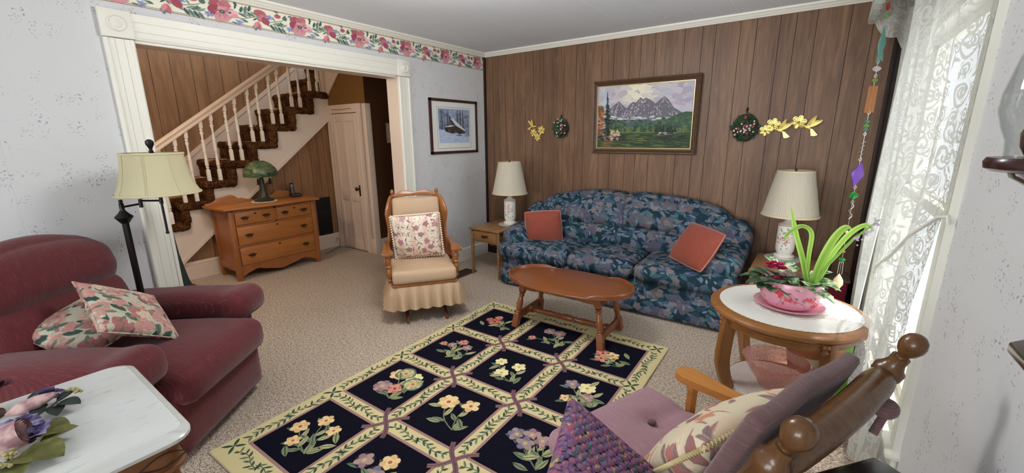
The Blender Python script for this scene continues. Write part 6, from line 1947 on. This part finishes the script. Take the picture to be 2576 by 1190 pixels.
# ================================================================== curtains
def m_lace(name, base=.66, trans=.12):
    n = NT(name, (190, 190, 182), .85, .1)
    v = n.uv()
    wv = n.vec('MULTIPLY_ADD', n.vec('SUBTRACT', n.noise(v, 8, 2, .5, 0, 1), (.5, .5, .5)), (.05, .05, 0), v)
    m1, c1, i1 = n.motif(wv, 13, 2, 'flower', .52, .3, .5, .15, 12)
    m2, c2, i2 = n.motif(wv, 19, 6, 'leaf', .62, .2, .9, .2, 12)
    # scrolls: spirals round scattered centres
    vv = n.vec('MULTIPLY', wv, (8.5, 8.5, 8.5)); o = n.vor(vv, 1.0, 'F1', '2D', .6)
    d = n.vec('SUBTRACT', vv, o['Position']); p = n.sep(d); r = n.vec('LENGTH', d); th = n.math('ARCTAN2', p[1], p[0])
    sp = n.math('SINE', n.math('ADD', n.math('MULTIPLY', r, 26), th))
    m3 = n.math('MULTIPLY', n.math('MULTIPLY', n.math('SUBTRACT', sp, .1), 4, clamp=True), n.math('LESS_THAN', r, .42))
    ring = n.math('GREATER_THAN', n.math('SINE', n.math('MULTIPLY', i1, 34)), -.2)
    net = n.math('MULTIPLY', n.math('SINE', n.math('MULTIPLY', n.sep(v)[0], 1500)), n.math('SINE', n.math('MULTIPLY', n.sep(v)[1], 1500)))
    mm = n.math('MAXIMUM', n.math('MULTIPLY', m1, ring), n.math('MAXIMUM', m2, m3))
    alpha = n.math('MAXIMUM', n.math('MULTIPLY', mm, .96), base)
    n.bump(mm, .3, .003)
    tl = n.node('ShaderNodeBsdfTranslucent'); tl.inputs[0].default_value = L(216, 218, 212)
    mx = n.node('ShaderNodeMixShader'); mx.inputs[0].default_value = trans
    n.t.links.new(n.b.outputs[0], mx.inputs[1]); n.t.links.new(tl.outputs[0], mx.inputs[2])
    tr = n.node('ShaderNodeBsdfTransparent'); m2x = n.node('ShaderNodeMixShader')
    n.t.links.new(alpha, m2x.inputs[0]); n.t.links.new(tr.outputs[0], m2x.inputs[1]); n.t.links.new(mx.outputs[0], m2x.inputs[2])
    n.t.links.new(m2x.outputs[0], n.out.inputs[0])
    return n.m
M_LACE = m_lace('lace'); M_LACE2 = m_lace('lace_light', .72, .2)
def curtain(name, label, y0, yt, ym, yb, x0, x1, ph, folds, z0=.02, z1=2.30, m=None, tie=1.0, edge=0.0):
    t = thing(name, label, 'curtain', (XR - .05, y0, z1), 0, 'lace curtain panels at the window')
    o = Vector((XR - .05, y0, z1))
    def f(u, v):
        z = z0 + (z1 - z0) * v
        # free edge: top width, gathered at the tie, hem
        if z > tie: k = (z - tie) / (z1 - tie); ye = ym + (yt - ym) * k ** .8
        else: k = (tie - z) / (tie - z0); ye = ym + (yb - ym) * k ** .8
        y = y0 + (ye - y0) * u
        xs_ = x0 + max(0, min(1, (z - .9) / .5)) * edge
        x = xs_ + (x1 - xs_) * u ** .8 + (.022 * sin(u * folds * 2 * PI + ph) + .008 * sin(u * 11 + z * 3)) * min(1, u * 4 + .15)
        return Vector((x, y, z)) - o
    b = MB(); w = abs(yt - y0) * 1.25
    b.sheet(f, 96, 60, uvs=(w, z1 - z0)); b.build('lace_panel', m or M_LACE, t, 80)
    return t
t = curtain('lace_curtain', 'near lace curtain panel looped back with a cord beside the window trim', 2.10, 2.86, 2.64, 2.56, .355, .295, .6, 2.6, tie=.95, edge=.040)
b = MB()
b.tube([Vector(p) - Vector((XR - .05, 2.10, 2.30)) for p in ((.30, 2.66, .86), (.285, 2.55, .93), (.305, 2.38, 1.03), (.33, 2.22, 1.16), (.375, 2.10, 1.255), (.395, 2.075, 1.262), (.398, 2.07, 1.235))], .007, 8); b.build('tieback_cord', mat('tieback_cord', (216, 214, 206), .8), t)
curtain('lace_curtain', 'far lace curtain panel hanging by the panelled wall', 3.96, 3.22, 3.42, 3.50, .362, .335, 1.5, 2.2, tie=.9, m=M_LACE2)
# valance with scalloped lace edge
def valance():
    t = thing('valance', 'ruffled white lace valance with scalloped edge along the top of the window', 'valance', (XR, 3.0, 2.5))
    o = Vector((XR, 3.0, 2.5))
    path = [(XR, 1.98), (.17, 1.98), (.165, 3.96), (XR, 3.96)]
    seg = [(Vector(b_) - Vector(a_)).length for a_, b_ in zip(path[:-1], path[1:])]; tot = sum(seg)
    def f(u, v):
        d = u * tot
        for i, s in enumerate(seg):
            if d <= s or i == 2: p = Vector(path[i]).lerp(Vector(path[i + 1]), min(1, d / s)); dirv = (Vector(path[i + 1]) - Vector(path[i])).normalized(); break
            d -= s
        nr = Vector((dirv.y, -dirv.x)) * (-1)
        ret = max(0, (p.x - .17) / .25) if u > .5 else 0
        zb = 2.31 - .05 * abs(sin(u * tot * PI / .14)) - .24 * ret
        z = zb + (2.50 - zb) * v
        q = p + nr * (.022 * sin(u * tot * 2 * PI / .14) * (1 - v * .7))
        return Vector((q.x, q.y, z)) - o
    b = MB(); b.sheet(f, 420, 8, uvs=(tot, .25)); b.build('lace_ruffle', M_LACE2, t, 80)
    b = MB(); b.tube([Vector(p) - o for p in ((XR, 1.98, 2.47), (.185, 1.98, 2.47), (.175, 1.99, 2.47), (.17, 3.94, 2.47), (.18, 3.955, 2.47), (XR, 3.955, 2.47))], .008, 8); b.build('curtain_rod', M_WHITE, t)
valance()

# ================================================================== hanging suncatcher
def suncatcher():
    X, Y = .21, 3.45
    t = thing('suncatcher', 'string of glass beads and coloured pendants hanging in front of the window', 'suncatcher', (X, Y, 2.47))
    def gl(name, c, r=.05):
        if name in _MC: return _MC[name]
        n = NT(name, c, r, .5); n.set('Transmission Weight', .75); n.set('IOR', 1.35); _MC[name] = n.m
        return n.m
    ms = mat('silver_wire', (190, 186, 178), .25, .5, .9)
    Z = lambda z: z - 2.47
    b = MB(); b.cyl((0, 0, Z(2.47)), (0, 0, Z(.55)), .0014, seg=6)
    for z in (2.19, 2.17, 1.965, 1.885, 1.672, 1.545, 1.39, 1.215, 1.12, .72):
        b.tube([(.007 * cos(2 * PI * k / 10), 0, Z(z) + .009 * sin(2 * PI * k / 10)) for k in range(10)], .0013, 5, True)
    b.tube([(.012 * (-1 if k % 2 else 1) * (1 - k / 14), 0, Z(1.50) + .0 - k * .0125) for k in range(9)], .0022, 6)
    b.tube([(.010 * sin(k * .9), .006 * cos(k * .9), Z(1.11 - k * .009)) for k in range(12)], .0025, 6)
    b.tube([(-.010, 0, Z(.72)), (-.012, 0, Z(.635))], .0012, 5); b.tube([(.010, 0, Z(.72)), (.012, 0, Z(.635))], .0012, 5)
    b.build('wire', ms, t)
    def bead(name, c, z, r, m=None):
        b = MB(); b.lathe([(.001, -r[1]), (r[0] * .7, -r[1] * .55), (r[0], 0), (r[0] * .7, r[1] * .55), (.001, r[1])], 8, T(0, 0, Z(z))); b.build(name, m or gl(c[0], c[1]), t, 20)
    bead('red_bead', ('red_glass', (206, 70, 50)), 2.265, (.010, .026)); bead('green_bead', ('green_glass', (130, 196, 90)), 2.215, (.012, .012))
    bead('clear_crystal', ('clear_glass', (236, 226, 226)), 1.925, (.022, .018)); bead('green_bead', ('green_glass', (130, 196, 90)), 1.86, (.014, .013)); bead('teal_bead', ('teal_glass', (96, 170, 160)), 1.62, (.014, .012)); bead('teal_bead', ('green_glass', (130, 196, 90)), 1.595, (.015, .012)); bead('teal_bead', ('teal_glass', (96, 170, 160)), 1.572, (.012, .010))
    bead('green_bead', ('deep_green_glass', (40, 170, 70)), 1.162, (.026, .024)); bead('pearl_bead', ('pearl', (226, 220, 200)), .922, (.011, .010), mat('pearl', (226, 218, 198), .3)); bead('pearl_bead', ('pearl', (226, 220, 200)), .888, (.013, .008), mat('pearl', (226, 218, 198), .3))
    bead('amber_bead', ('amber_glass', (226, 160, 60)), .79, (.012, .010)); bead('green_bead', ('deep_green_glass', (40, 170, 70)), .735, (.020, .017))
    b = MB(); pts = [(0, .10), (.012, .05), (.026, .0), (.016, -.04), (.028, -.10), (.004, -.085), (-.012, -.11), (-.010, -.05), (-.018, .0), (-.008, .05)]
    b.prism([(x, z) for x, z in pts], -.003, .003, M=T(0, 0, Z(2.065)) @ frame((0, 0, 0), (.8, .6, 0), (0, 0, 1), (.6, -.8, 0)), bev=.001); b.build('teal_pendant', gl('sea_glass', (130, 190, 180), .3), t)
    b = MB(); b.box((0, 0, Z(1.75)), (.054, .006, .155), .0015, M=RZ(.6)); b.build('amber_tile', gl('amber_tile_glass', (216, 150, 90), .15), t)
    b = MB(); b.prism([(0, .08), (.042, 0), (0, -.08), (-.042, 0)], -.004, .004, M=T(0, 0, Z(1.297)) @ frame((0, 0, 0), (.8, .6, 0), (0, 0, 1), (.6, -.8, 0)) @ RZ(-.15), bev=.001); b.build('purple_diamond', gl('purple_glass', (160, 110, 226), .1), t)
    b = MB(); b.lathe([(.001, 0), (.010, .01), (.030, .05), (.026, .08), (.012, .105), (.004, .12)], 12, T(0, 0, Z(.515)), sx=1, sy=.7, wob=lambda a, z: 1 + .1 * sin(6 * a)); b.build('shell', mat('shell_cream', (226, 206, 160), .4), t, 60)
suncatcher()
# ================================================================== rocking chair in the foreground
M_ROCK = wood('rocker_walnut', (62, 38, 20), (112, 76, 42), .25, 'X', 1.2, .6, spec=.5)
M_ROCKV = wood('rocker_walnut_post', (62, 38, 20), (112, 76, 42), .25, 'Z', 1.2, .6, spec=.5)
M_ARM = wood('rocker_oak_arm', (150, 92, 38), (206, 142, 74), .3, 'X', 1.2, .6, spec=.5)
RCF = Vector((-.929, .370, 0)).normalized(); RCO = Vector((-.30, 1.287, 0)); RCZ = math.atan2(RCF.y, RCF.x)
def rcw(x, y, z): return RCO + Matrix.Rotation(RCZ, 3, 'Z') @ Vector((x, y, z))
def rocking_chair():
    t = thing('rocking_chair', 'walnut rocking chair with mauve corduroy cushions in the foreground', 'chair', RCO, RCZ)
    # local +x = front, +y = the side nearest the camera
    def post(s, f): return Vector((-.24 - .239 * f, s * .296 + .011, .42 + .60 * f))
    for s in (-1, 1):
        p0, p1 = post(s, -.55), post(s, .947)
        b = MB()
        b.turned(p0, p1, [(.018, 0), (.022, .1), (.026, .35), (.024, .5), (.029, .7), (.031, .86), (.031, .93), (.034, .935), (.034, .955), (.026, .965), (.020, .98), (.020, 1)], 20)
        b.build('back_post', M_ROCKV, t, 40)
        d = (p1 - p0).normalized()
        b = MB(); b.lathe([(.020, -.01), (.013, .002), (.014, .010), (.022, .020), (.028, .036), (.028, .050), (.023, .064), (.014, .073), (.001, .077)], 24, aim(p1, p1 + d)); b.build('finial', M_ROCKV, t, 60)
    # crest rail and lower slats
    for f, r, w in ((.84, .037, 1.5), (.58, .024, 1.3), (.1, .018, 1.0)):
        a, c = post(-1, f), post(1, f)
        b = MB()
        pts = [a.lerp(c, k / 16) + Vector((-.012 * sin(PI * k / 16), 0, 0)) for k in range(17)]
        b.tube(pts, [r * (.7 + .3 * min(1, min(k, 16 - k) / 1.5)) for k in range(17)], 16, flat=1.0); b.build('back_rail', M_ROCK, t, 60)
    b = MB()
    for k in range(5):
        y = -.18 + .09 * k; a = post(1, .1); c = post(1, .86); b.cyl((a.x, y, a.z), (c.x - .03, y, c.z), .009, seg=10)
    b.build('back_spindle', M_ROCKV, t)
    # seat
    b = MB(); b.soft((0, 0, .405), (.50, .56, .03), .012, n=6); b.build('seat_frame', M_ROCK, t)
    def tuft(q):
        dx, dy = q.x - .12, q.y + .085; r = math.hypot(dx, dy)
        k = math.exp(-(r / .05) ** 2) + .45 * math.exp(-(dy / .028) ** 2) * max(0, min(1, -dx / .04)) + .45 * math.exp(-((dx - .1 * dy) / .030) ** 2) * max(0, min(1, -dy / .04)) + .12 * math.exp(-(r / .14) ** 2)
        return q + Vector((0, 0, -.030 * k)) if q.z > .47 else q
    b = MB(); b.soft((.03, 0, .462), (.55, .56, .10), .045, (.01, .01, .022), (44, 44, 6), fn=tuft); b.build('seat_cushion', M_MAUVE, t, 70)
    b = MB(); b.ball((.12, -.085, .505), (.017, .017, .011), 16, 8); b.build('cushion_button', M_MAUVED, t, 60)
    # back cushion hung in front of the rails
    A = Vector((-.255, 0, .60)); axis = (post(1, 1) - post(1, 0)).normalized()
    F = frame(post(1, .52) * 1, (0, 1, 0), axis, (axis.z, 0, -axis.x))
    F = T(0, -.296, 0) @ F @ T(0, 0, .055)
    def cushw(q): return q + Vector((0, 0, .010 * noise.noise(q * 7)))
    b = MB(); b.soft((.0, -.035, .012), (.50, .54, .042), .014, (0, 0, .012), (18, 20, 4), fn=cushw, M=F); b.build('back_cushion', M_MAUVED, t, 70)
    b = MB(); p = post(-1, .74); b.ball((p.x - .055, p.y + .06, p.z), (.028, .034, .026), 12, 8); b.tube([(p.x - .03, p.y + .05, p.z + .02), (p.x - .06, p.y + .07, p.z + .0), (p.x - .05, p.y + .10, p.z - .06)], .010, 8); b.build('cushion_tie', M_MAUVED, t, 60)
    # arms
    for s in (-1, 1):
        b = MB()
        pts = [(-.33, -.018), (-.20, -.020), (-.05, -.026), (.06, -.040), (.12, -.046), (.155, -.034), (.165, 0), (.155, .034), (.12, .046), (.06, .040), (-.05, .026), (-.20, .020), (-.33, .018)]
        n = len(pts); vs = []
        for z in (0, .028):
            for x, y in pts: vs.append((x, s * .286 + y, (.615 if s < 0 else .575) + z + .045 * max(0, -x / .33) ** 1.2 - .0 * x))
        b.add(vs, [tuple(range(n))[::-1], tuple(range(n, 2 * n))] + [(k, (k + 1) % n, n + (k + 1) % n, n + k) for k in range(n)])
        bm = b.bm; b.build('arm', M_ARM, t, 50)
        b = MB(); b.turned((.10, s * .286, .40), (.095, s * .286, .618 if s < 0 else .578), [(.020, 0), (.021, .3), (.021, .8), (.024, .86), (.018, .9), (.015, 1)], 6); b.build('arm_post', M_ARM, t, 30)
        for x, xb in ((.18, .22), (-.2, -.24)):
            b = MB(); b.turned((xb, s * .25, .05), (x, s * .24, .40), [(.016, 0), (.024, .3), (.018, .5), (.026, .75), (.02, 1)], 14); b.build('leg', M_ROCKV, t, 50)
        b = MB(); b.tube([(-.42 + .82 * k / 14, s * .25, .022 + .30 * ((k / 14 - .5) ** 2) * .8) for k in range(15)], .021, 10); b.build('rocker_runner', M_ROCK, t, 60)
    b = MB(); b.cyl((.2, -.245, .2), (.2, .245, .2), .012, seg=10); b.cyl((-.22, -.245, .2), (-.22, .245, .2), .012, seg=10); b.build('stretcher', M_ROCK, t)
rocking_chair()
# multicoloured crocheted pillow slumped over the near arm
def m_crochetpillow():
    n = NT('crochet_wool', (120, 80, 130), .95, .1)
    v = n.uv()
    vv = n.map(v, (44, 62, 1), rot=(0, 0, .5)); o = n.vor(vv, 1.0, 'F1', '2D', .35)
    a = n.noise(n.map(v, (70, 24, 1), rot=(0, 0, .5)), 1.0, 2, .6, .4)
    c = n.ramp(a, [(.26, (54, 68, 88)), (.36, (104, 132, 112)), (.42, (82, 52, 112)), (.47, (140, 76, 132)), (.52, (92, 108, 112)), (.56, (186, 86, 106)), (.60, (88, 64, 124)), (.65, (172, 168, 96)), (.72, (190, 124, 108))], 'LINEAR')
    f = n.noise(v, 320, 2)
    c = n.mix(n.rng(f, .4, .7, 0, .25), c, (150, 132, 150))
    c = n.mix(n.math('MULTIPLY', n.math('SUBTRACT', o['Distance'], .50), 5, clamp=True), c, (22, 16, 30))
    n.set('Base Color', c)
    n.bump(n.math('SUBTRACT', 1.0, o['Distance']), .8, .012)
    return n.m
def mat_from(c, nrm, up):
    z = Vector(nrm).normalized(); y = (Vector(up) - z * Vector(up).dot(z)).normalized(); x = y.cross(z)
    return frame(c, x, y, z)
cushion('throw_pillow', 'multicoloured crocheted pillow over the near arm of the rocking chair', m_crochetpillow(), .405, .405, .13,
        camfix((-.322, .880, .628), (.719, .289, -.632), (-.286, .952, .111)), None, None, .010, 'pillow', n=24)
p = cushion('throw_pillow', 'cream brocade pillow with gold fringe leaning on the rocking chair back', M_PILBROC, .46, .42, .17,
        mat_from(rcw(-.165, -.02, .655), rcw(.80, -.05, .62) - rcw(0, 0, 0), (0, 0, 1)) @ RZ(rad(-4)), None, None, .012, 'pillow', n=22)
cush_ruffle(.452, .412, None, p, mat('gold_fringe', (206, 190, 144), .9), .010, .008, 70)

# ================================================================== wall sconce with candle and hurricane glass
M_MAHOG = wood('dark_mahogany_wood', (34, 16, 16), (64, 32, 30), .22, 'X', 1.2, .6, spec=.5)
def sconce():
    c = Vector((.338, 1.19, 1.478))
    t = thing('wall_sconce', 'dark mahogany candle sconce on the wallpaper by the curtain', 'sconce', c)
    b = MB(); b.lathe([(.001, 0), (.070, 0), (.080, .006), (.082, .018), (.078, .026), (.001, .026)], 40); b.build('shelf_disc', M_MAHOG, t)
    b = MB(); b.prism([(.082, .0), (-.045, .0), (-.040, -.012), (-.012, -.030), (.012, -.06), (.03, -.078), (.06, -.09), (.082, -.09)], -.022, .022, M=frame((0, 0, 0), (1, 0, 0), (0, 0, 1), (0, 1, 0)), bev=.004); b.build('bracket', M_MAHOG, t)
    b = MB(); b.span((.068, -.045, -.22), (.082, .045, .32), .006); b.build('back_plate', M_MAHOG, t)
    b = MB(); b.lathe([(.001, .026), (.030, .026), (.040, .045), (.043, .07), (.034, .095), (.026, .105), (.034, .112), (.034, .118), (.001, .118)], 24); b.build('candle_cup', M_MAHOG, t)
    t2 = thing('candle', 'red pillar candle standing in the mahogany sconce', 'candle', c + Vector((0, 0, .1185)))
    b = MB(); b.lathe([(.001, 0), (.021, 0), (.021, .11), (.001, .108)], 20); b.build('wax', mat('red_wax', (176, 24, 34), .4), t2)
    b = MB(); b.cyl((0, 0, .108), (0, 0, .122), .0015, seg=6); b.build('wick', mat('black_wick', (20, 18, 18), .9), t2)
    t3 = thing('hurricane_glass', 'clear bulbous hurricane glass around the red candle', 'glass shade', c + Vector((0, 0, .0265)))
    b = MB(); pr = [(.058, 0), (.061, .03), (.070, .052), (.079, .085), (.078, .115), (.068, .17), (.052, .24), (.044, .30), (.044, .36)]
    b.lathe(pr, 40, cap=False); b.lathe([(r - .002, z) for r, z in pr], 40, cap=False); b.build('glass_chimney', m_glass('hurricane_glass_clear', (250, 252, 252), .9), t3, 80)
sconce()
t = thing('wall_shelf', 'corner of a small dark wall shelf at the right edge below the sconce', 'shelf', (.36, .985, 1.19))
b = MB(); b.prism([(.06, -.10), (.06, .10), (-.03, .06), (-.062, .02), (-.062, -.10)], 0, .02, bev=.004); b.build('board', M_MAHOG, t)
b = MB(); b.span((.035, -.09, -.06), (.058, .07, .0), .004); b.build('bracket', M_MAHOG, t)
# black side table behind the rocking chair
d1 = Vector((-.63, -.78, 0)).normalized()
t = thing('side_table', 'glossy black side table top behind the rocking chair, at the bottom edge', 'table', Vector((.224, 1.232, 0)) + d1 * .2 + Vector((d1.y, -d1.x, 0)) * -.0, math.atan2(d1.y, d1.x))
MBL = mat('black_lacquer', (20, 19, 18), .25, .5)
b = MB(); b.span((-.20, -.02, .71), (.25, .17, .78), .02, 3); b.build('table_top', MBL, t)
for x, y in ((-.16, .0), (.2, .0), (-.16, .15), (.2, .15)):
    b = MB(); b.span((x - .012, y - .012, 0), (x + .012, y + .012, .715)); b.build('leg', MBL, t)

# ================================================================== camera
r_ = Vector((0.81150571, 0.58429515, -0.00759285)); d_ = Vector((0.13004575, -0.19325311, -0.97249233)); f_ = Vector((-0.5696899, 0.78819567, -0.23281111))
cam = D.cameras.new('camera'); co = D.objects.new('camera', cam); COL.objects.link(co)
co.matrix_world = frame((0, 0, 1.55), r_, -d_, -f_)
cam.sensor_width = 36.0; cam.sensor_fit = 'HORIZONTAL'; cam.lens = 36.0 * 1055.966 / 2576.0
cam.clip_start = .05
SC.camera = co

# ================================================================== daylight
w = D.worlds.new('sky'); SC.world = w; w.use_nodes = True
bg = w.node_tree.nodes['Background']; bg.inputs[0].default_value = (.86, .93, 1.0, 1); bg.inputs[1].default_value = 1.6
def area(name, M_, sx, sy, power, col=(1, 1, 1), spread=180):
    l = D.lights.new(name, 'AREA'); l.shape = 'RECTANGLE'; l.size = sx; l.size_y = sy; l.energy = power; l.color = col; l.spread = rad(spread)
    o = D.objects.new(name, l); COL.objects.link(o); o.matrix_world = M_
    return o
# daylight coming in at each window (area lamps stand just outside the panes)
area('daylight_near_window', frame((-1.9, YN - .18, 1.45), (1, 0, 0), (0, 0, 1), (0, -1, 0)), 1.2, 1.5, 68, (.94, .97, 1.0))
area('daylight_near_window', frame((-.4, YN - .18, 1.45), (1, 0, 0), (0, 0, 1), (0, -1, 0)), 1.2, 1.5, 68, (.94, .97, 1.0))
area('daylight_side_window', frame((XR + .22, 2.98, 1.22), (0, 1, 0), (0, 0, 1), (1, 0, 0)), 1.6, 1.8, 12, (.98, .99, 1.0))
sl = D.lights.new('sun', 'SUN'); sl.energy = 6.0; sl.angle = rad(2.0); sl.color = (1.0, .97, .92)
so = D.objects.new('sun', sl); COL.objects.link(so); so.matrix_world = frame((3, 3, 5), *[Vector(c) for c in zip(*Vector((-.30, -.10, -.95)).to_track_quat('-Z', 'Y').to_matrix())])
# the hall's ceiling lamp
pl = D.lights.new('hall_lamp', 'POINT'); pl.energy = 22; pl.color = (1.0, .86, .70); pl.shadow_soft_size = .12
po = D.objects.new('hall_lamp', pl); COL.objects.link(po); po.location = (-4.5, .9, 2.3)

pl = D.lights.new('room_fill_light', 'POINT'); pl.energy = 44; pl.color = (1.0, .995, .985); pl.shadow_soft_size = .22  # added fill light out of view, brightens the whole room; no real fixture
po = D.objects.new('room_fill_light', pl); COL.objects.link(po); po.location = (-1.7, 1.75, 2.3)
SC.view_settings.view_transform = 'Standard'; SC.view_settings.look = 'None'; SC.view_settings.gamma = 1.0
SC.view_settings.use_curve_mapping = False
SC.view_settings.exposure = 0.5
